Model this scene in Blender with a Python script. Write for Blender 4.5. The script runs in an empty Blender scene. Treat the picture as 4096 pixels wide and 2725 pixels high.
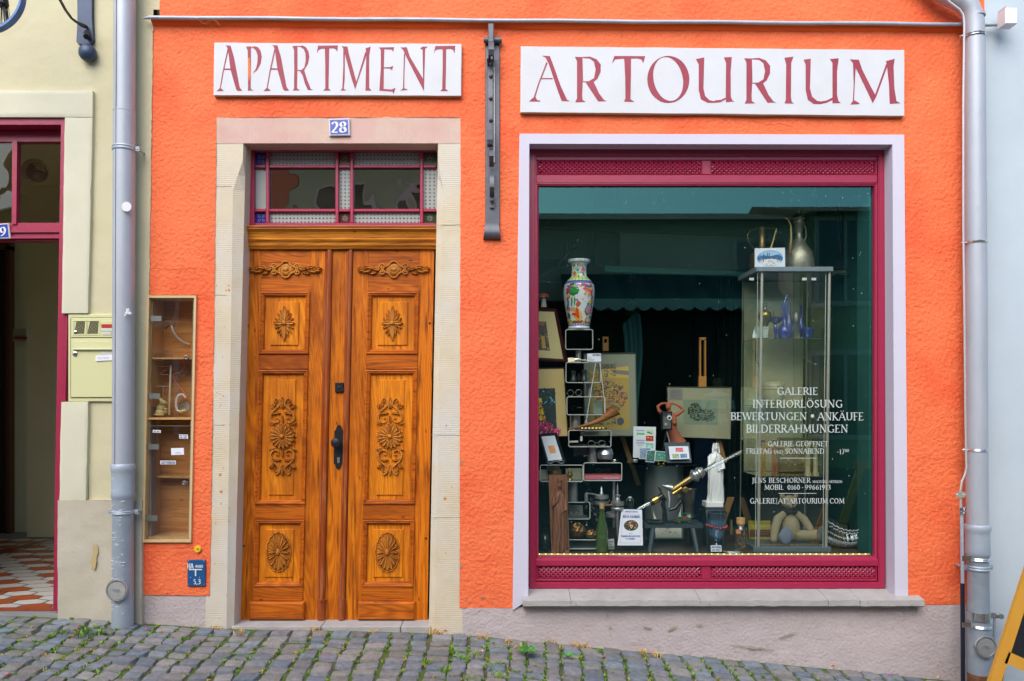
import bpy, math, random
from mathutils import Vector, Matrix, noise
S = bpy.context.scene
COL = S.collection
R = math.radians
rnd = random.Random(7)
# -- camera, sky, sun, exposure
D = 4.9          # camera stands 4.9 m in front of the facade plane (y = 0)
EYE = 1.5
HOR = 1590       # row of the horizon in the 4096 x 2725 photograph
cam = bpy.data.cameras.new('camera')
cam_o = bpy.data.objects.new('camera', cam)
COL.objects.link(cam_o)
cam_o.location = (0, -D, EYE)
cam_o.rotation_euler = (R(90), 0, 0)
cam.sensor_width = 36
cam.lens = 640 * D / 4096 * 36
cam.shift_y = (HOR - 1362.5) / 4096
cam.clip_start = 0.05
cam.clip_end = 500
S.camera = cam_o
SUN_EL, SUN_AZ = 44, 200         # bright overcast, soft light from above the street
w = bpy.data.worlds.new('World')
S.world = w
w.use_nodes = True
nt = w.node_tree
nt.nodes.clear()
sky = nt.nodes.new('ShaderNodeTexSky')
sky.sky_type = 'NISHITA'
sky.sun_disc = False
sky.sun_elevation = R(SUN_EL)
sky.sun_rotation = R(SUN_AZ)
sky.air_density = 0.8
sky.dust_density = 2.0
sky.ozone_density = 0.5
bg = nt.nodes.new('ShaderNodeBackground')
bg.inputs['Strength'].default_value = 0.15
wo = nt.nodes.new('ShaderNodeOutputWorld')
nt.links.new(sky.outputs[0], bg.inputs[0])
nt.links.new(bg.outputs[0], wo.inputs[0])
sun = bpy.data.lights.new('sun', 'SUN')
sun.energy = 1.4
sun.angle = R(60)
sun.color = (1.0, 0.975, 0.94)
sun_o = bpy.data.objects.new('sun', sun)
COL.objects.link(sun_o)
az = R(SUN_AZ)
sd = Vector((math.sin(az) * math.cos(R(SUN_EL)), math.cos(az) * math.cos(R(SUN_EL)), math.sin(R(SUN_EL))))
sun_o.rotation_euler = sd.to_track_quat('Z', 'Y').to_euler()
S.view_settings.view_transform = 'Standard'
S.view_settings.look = 'None'
S.view_settings.exposure = 0.92
S.view_settings.gamma = 1
S.cycles.max_bounces = 10
S.cycles.diffuse_bounces = 4
S.cycles.transparent_max_bounces = 24
S.cycles.caustics_reflective = False
S.cycles.caustics_refractive = False
# -- helpers
def PX(px, y=0.0):
 return (px - 2048) / 640 * (D + y) / D
def PZ(py, y=0.0):
 return EYE + (HOR - py) / 640 * (D + y) / D
def P(px, py, y=0.0):
 return Vector((PX(px, y), y, PZ(py, y)))
def U(n, y=0.0):
 return n / 640 * (D + y) / D
def h2l(h):
 h = h.lstrip('#')
 o = []
 for i in (0, 2, 4):
  c = int(h[i:i + 2], 16) / 255
  o.append(c / 12.92 if c < .04045 else ((c + .055) / 1.055) ** 2.4)
 return (o[0], o[1], o[2], 1)
MATS = {}
def mat(name, col, rough=.6, metal=0.0, bump=None, var=None, spec=.5, coat=0, trans=0, emit=None, alpha=1, stretch=(1, 1, 1), var2=None):
 """procedural principled material: var=(scale, amount, colour2), bump=(scale, strength, distance)"""
 if name in MATS: return MATS[name]
 m = bpy.data.materials.new(name)
 m.use_nodes = True
 n = m.node_tree; b = n.nodes['Principled BSDF']
 col = h2l(col) if isinstance(col, str) else tuple(col) + ((1,) if len(col) == 3 else ())
 b.inputs['Base Color'].default_value = col
 b.inputs['Roughness'].default_value = rough
 b.inputs['Metallic'].default_value = metal
 b.inputs['Specular IOR Level'].default_value = spec
 b.inputs['Coat Weight'].default_value = coat
 b.inputs['Transmission Weight'].default_value = trans
 b.inputs['Alpha'].default_value = alpha
 if emit:
  b.inputs['Emission Color'].default_value = emit[0] + (1,)
  b.inputs['Emission Strength'].default_value = emit[1]
 tc = n.nodes.new('ShaderNodeTexCoord')
 mp = n.nodes.new('ShaderNodeMapping')
 mp.inputs['Scale'].default_value = stretch
 n.links.new(tc.outputs['Object'], mp.inputs[0])
 last = None
 for v in (var, var2):
  if not v: continue
  t = n.nodes.new('ShaderNodeTexNoise')
  t.inputs['Scale'].default_value = v[0]
  t.inputs['Detail'].default_value = 6
  t.inputs['Roughness'].default_value = .65
  n.links.new(mp.outputs[0], t.inputs['Vector'])
  rp = n.nodes.new('ShaderNodeValToRGB')
  lo, hi = (v[3] if len(v) > 3 else (.35, .68))
  rp.color_ramp.elements[0].position = lo
  rp.color_ramp.elements[0].color = (0, 0, 0, 1)
  rp.color_ramp.elements[1].position = hi
  rp.color_ramp.elements[1].color = (v[1],) * 3 + (1,)
  n.links.new(t.outputs['Fac'], rp.inputs[0])
  mx = n.nodes.new('ShaderNodeMix'); mx.data_type = 'RGBA'
  n.links.new(rp.outputs[0], mx.inputs[0])
  if last: n.links.new(last, mx.inputs[6])
  else: mx.inputs[6].default_value = col
  mx.inputs[7].default_value = h2l(v[2]) if isinstance(v[2], str) else tuple(v[2]) + (1,)
  last = mx.outputs[2]
 if last: n.links.new(last, b.inputs['Base Color'])
 if bump:
  t = n.nodes.new('ShaderNodeTexNoise')
  t.inputs['Scale'].default_value = bump[0]
  t.inputs['Detail'].default_value = 5
  n.links.new(mp.outputs[0], t.inputs['Vector'])
  bp = n.nodes.new('ShaderNodeBump')
  bp.inputs['Strength'].default_value = bump[1]
  bp.inputs['Distance'].default_value = bump[2] if len(bump) > 2 else .005
  n.links.new(t.outputs['Fac'], bp.inputs['Height'])
  n.links.new(bp.outputs[0], b.inputs['Normal'])
 MATS[name] = m
 return m
def painted(name='painted', rough=.5, bump=None, spec=.4, mottling=0.0):
 """colour stored on the faces themselves (pictures, glazed decoration, stones)"""
 if name in MATS: return MATS[name]
 m = bpy.data.materials.new(name); m.use_nodes = True
 n = m.node_tree; b = n.nodes['Principled BSDF']
 a = n.nodes.new('ShaderNodeAttribute'); a.attribute_name = 'Col'
 b.inputs['Roughness'].default_value = rough
 b.inputs['Specular IOR Level'].default_value = spec
 src = a.outputs['Color']
 tc = n.nodes.new('ShaderNodeTexCoord')
 if mottling:
  t = n.nodes.new('ShaderNodeTexNoise'); t.inputs['Scale'].default_value = 28; t.inputs['Detail'].default_value = 8
  t.inputs['Roughness'].default_value = .75
  n.links.new(tc.outputs['Object'], t.inputs['Vector'])
  mr = n.nodes.new('ShaderNodeMapRange')
  mr.inputs[1].default_value = .3; mr.inputs[2].default_value = .7
  mr.inputs[3].default_value = 1 - mottling; mr.inputs[4].default_value = 1 + mottling
  n.links.new(t.outputs['Fac'], mr.inputs[0])
  mx = n.nodes.new('ShaderNodeVectorMath'); mx.operation = 'SCALE'
  n.links.new(src, mx.inputs[0]); n.links.new(mr.outputs[0], mx.inputs[3])
  src = mx.outputs[0]
 n.links.new(src, b.inputs['Base Color'])
 if bump:
  t = n.nodes.new('ShaderNodeTexNoise'); t.inputs['Scale'].default_value = bump[0]; t.inputs['Detail'].default_value = 6
  n.links.new(tc.outputs['Object'], t.inputs['Vector'])
  bp = n.nodes.new('ShaderNodeBump'); bp.inputs['Strength'].default_value = bump[1]; bp.inputs['Distance'].default_value = .006
  n.links.new(t.outputs['Fac'], bp.inputs['Height']); n.links.new(bp.outputs[0], b.inputs['Normal'])
 MATS[name] = m
 return m
class MB:
 """collects shapes and links them as one mesh object"""
 def __init__(self, M=None):
  self.v = []; self.f = []; self.c = []; self.col = None; self.M = M; self.mi = []; self.m = 0
 def add(self, vs, fs):
  o = len(self.v)
  for v in vs:
   v = Vector(v)
   self.v.append(self.M @ v if self.M else v)
  for f in fs:
   self.f.append([i + o for i in f]); self.c.append(self.col); self.mi.append(self.m)
  return self
 def box(self, x0, x1, y0, y1, z0, z1):
  return self.add([(x, y, z) for x in (x0, x1) for y in (y0, y1) for z in (z0, z1)],
      [(0, 1, 3, 2), (4, 6, 7, 5), (0, 4, 5, 1), (2, 3, 7, 6), (0, 2, 6, 4), (1, 5, 7, 3)])
 def bbox(self, x0, x1, y0, y1, z0, z1, b=.003):
  """box whose front (-y) edges are chamfered"""
  def ring(e, y): return [(x0 + e, y, z0 + e), (x1 - e, y, z0 + e), (x1 - e, y, z1 - e), (x0 + e, y, z1 - e)]
  vs = ring(0, y1) + ring(0, y0 + b) + ring(b, y0)
  fs = [(0, 3, 2, 1), (8, 9, 10, 11)]
  for k in (0, 4):
   for i in range(4):
    j = (i + 1) % 4
    fs.append((k + i, k + j, k + j + 4, k + i + 4))
  return self.add(vs, fs)
 def prism(self, pts, y0, y1):
  """pts = outline in x,z ; extruded from y0 to y1"""
  n = len(pts)
  vs = [(p[0], y0, p[1]) for p in pts] + [(p[0], y1, p[1]) for p in pts]
  fs = [tuple(range(n)), tuple(range(2 * n - 1, n - 1, -1))]
  fs += [(i, (i + 1) % n, (i + 1) % n + n, i + n) for i in range(n)]
  return self.add(vs, fs)
 def sheet(self, pts):
  return self.add(pts, [tuple(range(len(pts)))])
 def flat(self, pts, y):
  return self.add([(p[0], y, p[1]) for p in pts], [tuple(range(len(pts)))])
 def lathe(self, prof, c=(0, 0, 0), seg=20, axis='z', a0=0, sx=1, sy=1):
  """prof = [(r, h)]"""
  n = len(prof); vs = []; fs = []
  for k in range(seg):
   a = a0 + 2 * math.pi * k / seg
   for r, h in prof:
    p = (r * math.cos(a) * sx, r * math.sin(a) * sy, h)
    if axis == 'y': p = (p[0], p[2], p[1])
    if axis == 'x': p = (p[2], p[0], p[1])
    vs.append((c[0] + p[0], c[1] + p[1], c[2] + p[2]))
  for k in range(seg):
   l = (k + 1) % seg
   for i in range(n - 1):
    fs.append((k * n + i, l * n + i, l * n + i + 1, k * n + i + 1))
  if prof[0][0] > 1e-6: fs.append(tuple(k * n for k in reversed(range(seg))))
  if prof[-1][0] > 1e-6: fs.append(tuple(k * n + n - 1 for k in range(seg)))
  return self.add(vs, fs)
 def ball(self, c, r, u=12, v=8, rot=None):
  rx, ry, rz = (r, r, r) if not hasattr(r, '__len__') else r
  vs = []; fs = []
  for j in range(v + 1):
   t = math.pi * j / v
   for i in range(u):
    a = 2 * math.pi * i / u
    p = Vector((rx * math.sin(t) * math.cos(a), ry * math.sin(t) * math.sin(a), rz * math.cos(t)))
    if rot: p = rot @ p
    vs.append(p + Vector(c))
  for j in range(v):
   for i in range(u):
    k = (i + 1) % u
    fs.append((j * u + i, j * u + k, (j + 1) * u + k, (j + 1) * u + i))
  return self.add(vs, fs)
 def tube(self, pts, r, seg=8, closed=False, flat=1.0, up=None):
  """r = number or list; flat squashes the section along 'up' """
  pts = [Vector(p) for p in pts]; n = len(pts)
  rs = r if hasattr(r, '__len__') else [r] * n
  vs = []; fs = []; prev = None
  for i, p in enumerate(pts):
   if closed: t = (pts[(i + 1) % n] - pts[i - 1])
   else: t = pts[min(i + 1, n - 1)] - pts[max(i - 1, 0)]
   t.normalize()
   if up is not None: a = Vector(up)
   elif prev is not None: a = prev
   else: a = Vector((0, 0, 1)) if abs(t.z) < .9 else Vector((0, 1, 0))
   b1 = (a - t * a.dot(t))
   if b1.length < 1e-5: b1 = Vector((1, 0, 0)) - t * t.x
   b1.normalize(); prev = b1
   b2 = t.cross(b1)
   for k in range(seg):
    g = 2 * math.pi * (k + .5) / seg
    vs.append(p + b1 * (math.cos(g) * rs[i] * flat) + b2 * (math.sin(g) * rs[i]))
  m = n if closed else n - 1
  for i in range(m):
   j = (i + 1) % n
   for k in range(seg):
    l = (k + 1) % seg
    fs.append((i * seg + k, i * seg + l, j * seg + l, j * seg + k))
  if not closed:
   fs.append(tuple(range(seg - 1, -1, -1))); fs.append(tuple((n - 1) * seg + k for k in range(seg)))
  return self.add(vs, fs)
 def grid(self, fn, nu, nv):
  vs = [fn(i / nu, j / nv) for j in range(nv + 1) for i in range(nu + 1)]
  fs = [(j * (nu + 1) + i, j * (nu + 1) + i + 1, (j + 1) * (nu + 1) + i + 1, (j + 1) * (nu + 1) + i) for j in range(nv) for i in range(nu)]
  return self.add(vs, fs)
 def build(self, name, mats, parent=None, smooth=False, origin=None):
  vs = self.v
  if parent is not None: off = Vector(ORG[parent.name])
  elif origin is not None: off = Vector(origin)
  else:
   xs = [v.x for v in vs]; ys = [v.y for v in vs]; zs = [v.z for v in vs]
   off = Vector(((min(xs) + max(xs)) / 2, (min(ys) + max(ys)) / 2, min(zs)))
  me = bpy.data.meshes.new(name)
  me.from_pydata([v - off for v in vs], [], self.f)
  if not isinstance(mats, (list, tuple)): mats = [mats]
  for m in mats: me.materials.append(m)
  if any(self.mi): me.polygons.foreach_set('material_index', self.mi)
  if any(c is not None for c in self.c):
   at = me.color_attributes.new('Col', 'FLOAT_COLOR', 'CORNER')
   buf = []
   for p, c in zip(me.polygons, self.c):
    c = c or (.5, .5, .5, 1)
    buf += list(c) * p.loop_total
   at.data.foreach_set('color', buf)
  me.update()
  if smooth:
   me.polygons.foreach_set('use_smooth', [True] * len(me.polygons))
   if smooth is not True: me.set_sharp_from_angle(angle=R(smooth))
  o = bpy.data.objects.new(name, me)
  COL.objects.link(o)
  if parent is not None:
   o.parent = parent; ORG[o.name] = ORG[parent.name]
  else:
   o.location = off; ORG[o.name] = tuple(off)
  return o
ORG = {}
def tag(o, label=None, cat=None, group=None, kind=None):
 if label: o['label'] = label
 if cat: o['category'] = cat
 if group: o['group'] = group
 if kind: o['kind'] = kind
 return o
def thing(name, label, cat, loc=(0, 0, 0), group=None):
 o = bpy.data.objects.new(name, None); COL.objects.link(o)
 o.empty_display_size = .1
 o.location = loc; ORG[o.name] = tuple(loc)
 return tag(o, label, cat, group)
def C(h):
 return h2l(h)
# -- broad-pen capitals for the small writing
GL = {
 'A': (.74, [[(.02, 0), (.36, 1), 't'], [(.36, 1), (.72, 0)], [(.14, .35), (.58, .35), 't']], [(.02, 0), (.72, 0)]),
 'B': (.58, [[(.12, 0), (.12, 1)], [(.12, 1), (.38, 1), (.48, .9), (.5, .77), (.44, .6), (.12, .53)], [(.3, .53), (.5, .45), (.56, .28), (.5, .1), (.36, 0), (.12, 0)]], [(.1, 0), (.1, 1)]),
 'C': (.7, [[(.66, .82), (.55, .97), (.38, 1), (.16, .85), (.06, .5), (.16, .15), (.38, 0), (.56, .03), (.68, .18)]], []),
 'D': (.76, [[(.12, 0), (.12, 1)], [(.12, 1), (.4, 1), (.62, .85), (.7, .5), (.62, .15), (.4, 0), (.12, 0)]], [(.1, 0), (.1, 1)]),
 'E': (.56, [[(.12, 0), (.12, 1)], [(.12, 1), (.5, 1), (.5, .88), 't'], [(.12, .52), (.42, .52), 't'], [(.12, 0), (.5, 0), (.54, .14), 't']], [(.1, 0), (.1, 1)]),
 'F': (.52, [[(.12, 0), (.12, 1)], [(.12, 1), (.5, 1), (.5, .86), 't'], [(.12, .52), (.42, .52), 't']], [(.12, 0), (.1, 1)]),
 'G': (.76, [[(.66, .84), (.55, .97), (.38, 1), (.16, .85), (.06, .5), (.16, .15), (.38, 0), (.56, .02), (.66, .08)], [(.66, .05), (.66, .42)]], [(.66, .42)]),
 'H': (.78, [[(.12, 0), (.12, 1)], [(.66, 0), (.66, 1)], [(.12, .52), (.66, .52), 't']], [(.12, 0), (.12, 1), (.66, 0), (.66, 1)]),
 'I': (.28, [[(.14, 0), (.14, 1)]], [(.14, 0), (.14, 1)]),
 'J': (.3, [[(.16, 1), (.16, 0), (.1, -.2), (-.02, -.26)]], [(.16, 1)]),
 'K': (.68, [[(.12, 0), (.12, 1)], [(.16, .48), (.56, 1), 't'], [(.22, .55), (.62, 0)]], [(.12, 0), (.12, 1), (.56, 1), (.62, 0)]),
 'L': (.54, [[(.12, 0), (.12, 1)], [(.12, 0), (.48, 0), (.52, .16), 't']], [(.1, 0), (.12, 1)]),
 'M': (.9, [[(.1, 0), (.16, 1), 't'], [(.16, 1), (.46, .08)], [(.46, .08), (.76, 1), 't'], [(.76, 1), (.82, 0)]], [(.1, 0), (.14, 1), (.78, 1), (.82, 0)]),
 'N': (.78, [[(.12, 0), (.12, 1), 't'], [(.12, 1), (.66, 0)], [(.66, 0), (.66, 1), 't']], [(.12, 0), (.1, 1), (.66, 1)]),
 'O': (.8, [[(.4, 1), (.18, .88), (.06, .5), (.18, .12), (.4, 0), (.62, .12), (.74, .5), (.62, .88), (.4, 1)]], []),
 'P': (.56, [[(.12, 0), (.12, 1)], [(.12, 1), (.38, 1), (.52, .88), (.54, .72), (.46, .54), (.3, .47), (.12, .48)]], [(.12, 0), (.1, 1)]),
 'Q': (.8, [[(.4, 1), (.18, .88), (.06, .5), (.18, .12), (.4, 0), (.62, .12), (.74, .5), (.62, .88), (.4, 1)], [(.4, 0), (.8, -.2)]], []),
 'R': (.64, [[(.12, 0), (.12, 1)], [(.12, 1), (.36, 1), (.5, .9), (.52, .74), (.44, .56), (.3, .5), (.12, .5)], [(.3, .5), (.62, 0)]], [(.12, 0), (.1, 1), (.62, 0)]),
 'S': (.52, [[(.44, .86), (.3, 1), (.14, .95), (.08, .78), (.16, .6), (.38, .44), (.46, .24), (.38, .05), (.22, 0), (.06, .14)]], []),
 'T': (.64, [[(.32, 0), (.32, 1)], [(.02, .86), (.04, 1), (.6, 1), (.62, .86), 't']], [(.32, 0)]),
 'U': (.76, [[(.12, 1), (.12, .3), (.2, .06), (.38, 0), (.56, .06), (.64, .3), (.64, 1)]], [(.12, 1), (.64, 1)]),
 'V': (.7, [[(.04, 1), (.36, 0)], [(.36, 0), (.66, 1), 't']], [(.04, 1), (.66, 1)]),
 'W': (1.0, [[(.04, 1), (.3, 0)], [(.3, 0), (.52, 1), 't'], [(.52, 1), (.76, 0)], [(.76, 0), (.98, 1), 't']], [(.04, 1), (.52, 1), (.98, 1)]),
 'X': (.68, [[(.06, 1), (.62, 0)], [(.06, 0), (.62, 1), 't']], []),
 'Y': (.62, [[(.04, 1), (.32, .5)], [(.32, .5), (.6, 1), 't'], [(.32, .5), (.32, 0)]], [(.32, 0)]),
 'Z': (.6, [[(.06, 1), (.54, 1), 't'], [(.54, 1), (.06, 0)], [(.06, 0), (.56, 0), 't']], []),
 '0': (.56, [[(.28, 1), (.12, .85), (.07, .5), (.12, .15), (.28, 0), (.44, .15), (.49, .5), (.44, .85), (.28, 1)]], []),
 '1': (.36, [[(.06, .84), (.2, 1), (.2, 0)]], [(.2, 0)]),
 '2': (.54, [[(.08, .78), (.16, .97), (.34, 1), (.46, .8), (.4, .5), (.06, 0)], [(.06, .02), (.48, .02)]], []),
 '3': (.5, [[(.08, .85), (.22, 1), (.38, .94), (.4, .72), (.3, .56), (.16, .53)], [(.2, .53), (.4, .44), (.42, .2), (.3, .02), (.06, .06)]], []),
 '4': (.56, [[(.36, 0), (.36, 1)], [(.36, 1), (.04, .32), (.52, .32), 't']], []),
 '5': (.5, [[(.42, 1), (.14, 1), (.1, .56), (.3, .6), (.44, .42), (.42, .16), (.28, .01), (.06, .06)]], []),
 '6': (.56, [[(.46, 1), (.2, .82), (.07, .4), (.14, .1), (.28, 0), (.44, .1), (.5, .32), (.42, .54), (.28, .58), (.12, .46)]], []),
 '7': (.5, [[(.06, 1), (.46, 1), (.2, 0)]], []),
 '8': (.54, [[(.27, .54), (.1, .68), (.12, .9), (.27, 1), (.42, .9), (.44, .7), (.27, .54), (.08, .36), (.08, .12), (.27, 0), (.46, .12), (.46, .36), (.27, .54)]], []),
 '9': (.56, [[(.1, 0), (.36, .18), (.49, .6), (.42, .9), (.28, 1), (.12, .9), (.06, .68), (.14, .46), (.28, .42), (.44, .54)]], []),
 '-': (.4, [[(.06, .42), (.34, .42)]], []), ',': (.24, [[(.14, .1), (.06, -.16)]], []), '.': (.24, [[(.08, .05), (.16, .05)]], []),
 '[': (.3, [[(.24, 1.05), (.1, 1.05), (.1, -.15), (.24, -.15), 't']], []), ']': (.3, [[(.06, 1.05), (.2, 1.05), (.2, -.15), (.06, -.15), 't']], []),
 '@': (.5, [[(.1, .5), (.18, .56), (.26, .5), (.26, .42), (.18, .36), (.1, .42), (.1, .5)]], []), ' ': (.34, [], []),
}
def glyphs(text):
 dots = {'Ö': 'O', 'Ä': 'A', 'Ü': 'U'}
 for ch in text:
  up = ch.upper()
  s = 1.0 if (ch == up or up == 'ß') else .78
  yield dots.get(up, up), s, up in dots
def text_w(text, h, track=.08):
 return sum((GL.get(c, GL[' '])[0] + track) * s * h for c, s, _ in glyphs(text)) - track * h
def write(mb, text, x0, z0, h, fn, width=None, thick=.13, thin=.045, track=.08, serif=True):
 """strokes of the letters as ribbons; fn(x, z, layer) puts a point on its surface. x0,z0 = left end of the baseline."""
 k = 1.0
 if width: k = width / max(1e-6, text_w(text, h, track))
 x = x0; layer = 0
 def ribbon(pts, w):
  nonlocal layer
  L = []; Rr = []
  n = len(pts)
  for i, p in enumerate(pts):
   a = pts[max(i - 1, 0)]; b = pts[min(i + 1, n - 1)]
   dx, dz = b[0] - a[0], b[1] - a[1]
   l = math.hypot(dx, dz) or 1
   nx, nz = -dz / l, dx / l
   ww = (w(dx / l, dz / l) if callable(w) else w) / 2
   L.append((p[0] + nx * ww, p[1] + nz * ww)); Rr.append((p[0] - nx * ww, p[1] - nz * ww))
  for i in range(n - 1):
   mb.add([fn(*q, layer) for q in (L[i], Rr[i], Rr[i + 1], L[i + 1])], [(0, 1, 2, 3)])
  layer = (layer + 1) % 5
 for ch, s, dot in glyphs(text):
  g = GL.get(ch, GL[' '])
  hh = h * s
  for st in g[1]:
   th = st[-1] == 't'
   pts = [q for q in st if q != 't']
   if len(pts) > 3:      # round the curve
    for _ in range(1):
     q = [pts[0]]
     for a, b in zip(pts, pts[1:]):
      q += [(a[0] * .75 + b[0] * .25, a[1] * .75 + b[1] * .25), (a[0] * .25 + b[0] * .75, a[1] * .25 + b[1] * .75)]
     pts = q + [pts[-1]]
   pp = [(x + a * hh * k, z0 + b * hh) for a, b in pts]
   nib = R(15)
   ribbon(pp, thin * h if th else (lambda dx, dz: thin * h + (thick - thin) * h * abs(dx * math.sin(nib) - dz * math.cos(nib)) ** 1.3))
  if serif:
   for a, b in g[2]:
    cx, cz = x + a * hh * k, z0 + b * hh
    ribbon([(cx - .12 * hh * k, cz), (cx + .12 * hh * k, cz)], thin * h)
  if dot:
   for o in (-.14, .14):
    cx = x + (g[0] / 2 + o) * hh * k; cz = z0 + 1.2 * hh
    ribbon([(cx - .05 * hh, cz), (cx + .05 * hh, cz)], .11 * hh)
  x += (g[0] + track) * hh * k
 return x
# -- ground
def lerp(a, b, t): return a + (b - a) * t
WL = [(-3000, 2448), (0, 2448), (300, 2462), (600, 2484), (950, 2508), (1400, 2514), (1840, 2526), (2482, 2590), (3261, 2658), (3846, 2716), (4300, 2755), (7000, 2930)]
def wall_py(px):
 for (a, pa), (b, pb) in zip(WL, WL[1:]):
  if px <= b: return lerp(pa, pb, (px - a) / (b - a))
 return WL[-1][1]
def ground_z(x, y):
 px = x * 640 + 2048
 px = max(-2500, min(6500, px))
 z = PZ((wall_py(px - 60) + wall_py(px) + wall_py(px + 60)) / 3)
 d = max(0.0, -y)
 return z - .055 * min(d, 3.5) + .15 * max(0, d - 3.6)
gm = painted('cobble stone', rough=.62, bump=(60, .5), spec=.4, mottling=.38)
soil = mat('joint soil', '#45423a', .95, bump=(90, .8, .006), var=(9, .8, '#6a6250'), var2=(3, .9, '#4a6420', (.38, .5)))
g = MB()
def gfn(u, v):
 x = lerp(-14, 14, u); y = lerp(2.9, -14, v)
 return (x, y, ground_z(x, min(y, 0)) - .018)
g.grid(gfn, 112, 68)
tag(g.build('ground', soil, smooth=True, origin=(0, 0, 0)), kind='structure')
far = MB().box(-150, 150, -150, 60, -1.6, -1.5)
tag(far.build('far_ground', mat('far earth', '#6b675e', .9, var=(.3, .5, '#55524a')), origin=(0, 0, -1.6)), kind='structure')
pv = MB()
stones = ['#70767c', '#6e747c', '#747678', '#787876', '#6b7177', '#7c7d7e', '#73726f', '#66707c', '#76767a', '#6f787f', '#72736f', '#7c7a76']
OLD = ['#747880', '#6d737c', '#777573', '#7a7775', '#70757a', '#808083', '#736f6d', '#687180', '#7a7876', '#727a83', '#757274', '#7d7977']
GP = [-1, -.9, -.5, 0, .5, .9, 1]
def stone(cx, cy, hw, hd, rot, lift):
 n = 4
 ca, sa = math.cos(rot), math.sin(rot)
 base = C(rnd.choice(stones)); k = rnd.uniform(.90, 1.30)
 pv.col = (base[0] * k, base[1] * k, base[2] * k, 1)
 skew = rnd.uniform(-.18, .18); tx = rnd.uniform(-.06, .06); ty = rnd.uniform(-.06, .06)
 cr = [(rnd.uniform(-.07, .05), rnd.uniform(-.07, .05)) for _ in range(4)]
 vs = []
 N = 6
 for j in range(N + 1):
  for i in range(N + 1):
   u = GP[i]; v = GP[j]
   wx = u * (1 - .09 * v * v); wy = v * (1 - .11 * u * u)
   fu, fv = (u + 1) / 2, (v + 1) / 2
   dx = sum(c[0] * q for c, q in zip(cr, ((1 - fu) * (1 - fv), fu * (1 - fv), fu * fv, (1 - fu) * fv)))
   dy = sum(c[1] * q for c, q in zip(cr, ((1 - fu) * (1 - fv), fu * (1 - fv), fu * fv, (1 - fu) * fv)))
   lx = (wx * (1 + dx) + skew * wy * .5) * hw; ly = wy * (1 + dy) * hd
   x = cx + lx * ca - ly * sa; y = cy + lx * sa + ly * ca
   e = max(abs(u), abs(v))
   h = lift - .0025 * e ** 3 - (.024 if e > .99 else .003 if e > .8 else 0) + tx * lx + ty * ly
   if e < .99: h += .0035 * noise.noise(Vector((x * 30, y * 30, 3)))
   vs.append((x, y, ground_z(x, min(y, -.0)) + h))
 fs = [(j * (N + 1) + i, j * (N + 1) + i + 1, (j + 1) * (N + 1) + i + 1, (j + 1) * (N + 1) + i) for j in range(N) for i in range(N)]
 pv.add(vs, fs)
joints = []
cols_ = []; x = -6.2
while x < 5.2:
 hw = rnd.uniform(.046, .072); cols_.append([x + hw, hw]); x += 2 * hw
row = 0; y = -.03
while y > -3.2:
 hd = rnd.uniform(.037, .050)
 sh0 = rnd.uniform(-.006, .006)
 for k, (cc, hw) in enumerate(cols_):
  cols_[k][0] = cc = cc + .022 * noise.noise(Vector((cc * .9, y * 3, 4.0))) * .5
  nl = cols_[k - 1][0] + cols_[k - 1][1] if k else cc - hw
  a_ = nl; b_ = cc + hw if k == len(cols_) - 1 else (cc + hw + cols_[k + 1][0] - cols_[k + 1][1]) / 2
  if k: a_ = (cols_[k - 1][0] + cols_[k - 1][1] + cc - hw) / 2
  cx = (a_ + b_) / 2 + sh0 + rnd.uniform(-.008, .008); hx = (b_ - a_) / 2
  wob = .05 * math.sin(cx * 1.3 + .6) + .03 * math.sin(cx * 3.1) + .018 * cx
  cy = y - hd + wob * min(1, (-y) / .5)
  if cy < -.02 - hd * .8:
   stone(cx, cy + rnd.uniform(-.006, .006), hx - rnd.uniform(.002, .007), hd - rnd.uniform(-.001, .003), rnd.uniform(-.13, .13) + .05 * math.cos(cx * 1.3), rnd.uniform(-.008, .007))
  joints.append((cx + hx, cy))
 y -= 2 * hd + .003
 row += 1
tag(pv.build('pavement', gm, smooth=40, origin=(0, 0, 0)), kind='structure')
st = MB()
st.grid(lambda u, v: (lerp(-14, 14, u), lerp(-3.15, -9.4, v), ground_z(lerp(-14, 14, u), lerp(-3.15, -9.4, v)) - .012), 60, 20)
rs = mat('far cobbles', '#67686a', .75, bump=(14, .6, .02), var=(6, .6, '#4c4e52'))
tag(st.build('road', rs, smooth=True, origin=(0, 0, 0)), kind='structure')
gr = MB()
def tuft(x, y, n, h, cols, spread=.02, flat=.5):
 for _ in range(n):
  a = rnd.uniform(0, 6.28); r0 = rnd.uniform(0, spread)
  bx, by = x + r0 * math.cos(a), y + r0 * math.sin(a)
  bz = ground_z(bx, min(by, 0)) - .012
  hh = h * rnd.uniform(.5, 1.2); l = rnd.uniform(.1, flat) * hh * 1.6; wd = rnd.uniform(.0012, .0026)
  a2 = rnd.uniform(0, 6.28); px_, py_ = math.cos(a2 + 1.57) * wd, math.sin(a2 + 1.57) * wd
  c = C(rnd.choice(cols)); gr.col = c
  m = (bx + l * .45 * math.cos(a2), by + l * .45 * math.sin(a2), bz + hh * .7)
  t = (bx + l * math.cos(a2), by + l * math.sin(a2), bz + hh)
  gr.add([(bx - px_, by - py_, bz), (bx + px_, by + py_, bz), (m[0] + px_, m[1] + py_, m[2]), (m[0] - px_, m[1] - py_, m[2]), t], [(0, 1, 2, 3), (3, 2, 4)])
GREEN = ['#6f9a2a', '#86ad38', '#5c8a24', '#97b04a', '#4f7d22']; DRY = ['#c9a86a', '#d6b878', '#b8935a', '#c59f62']
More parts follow.
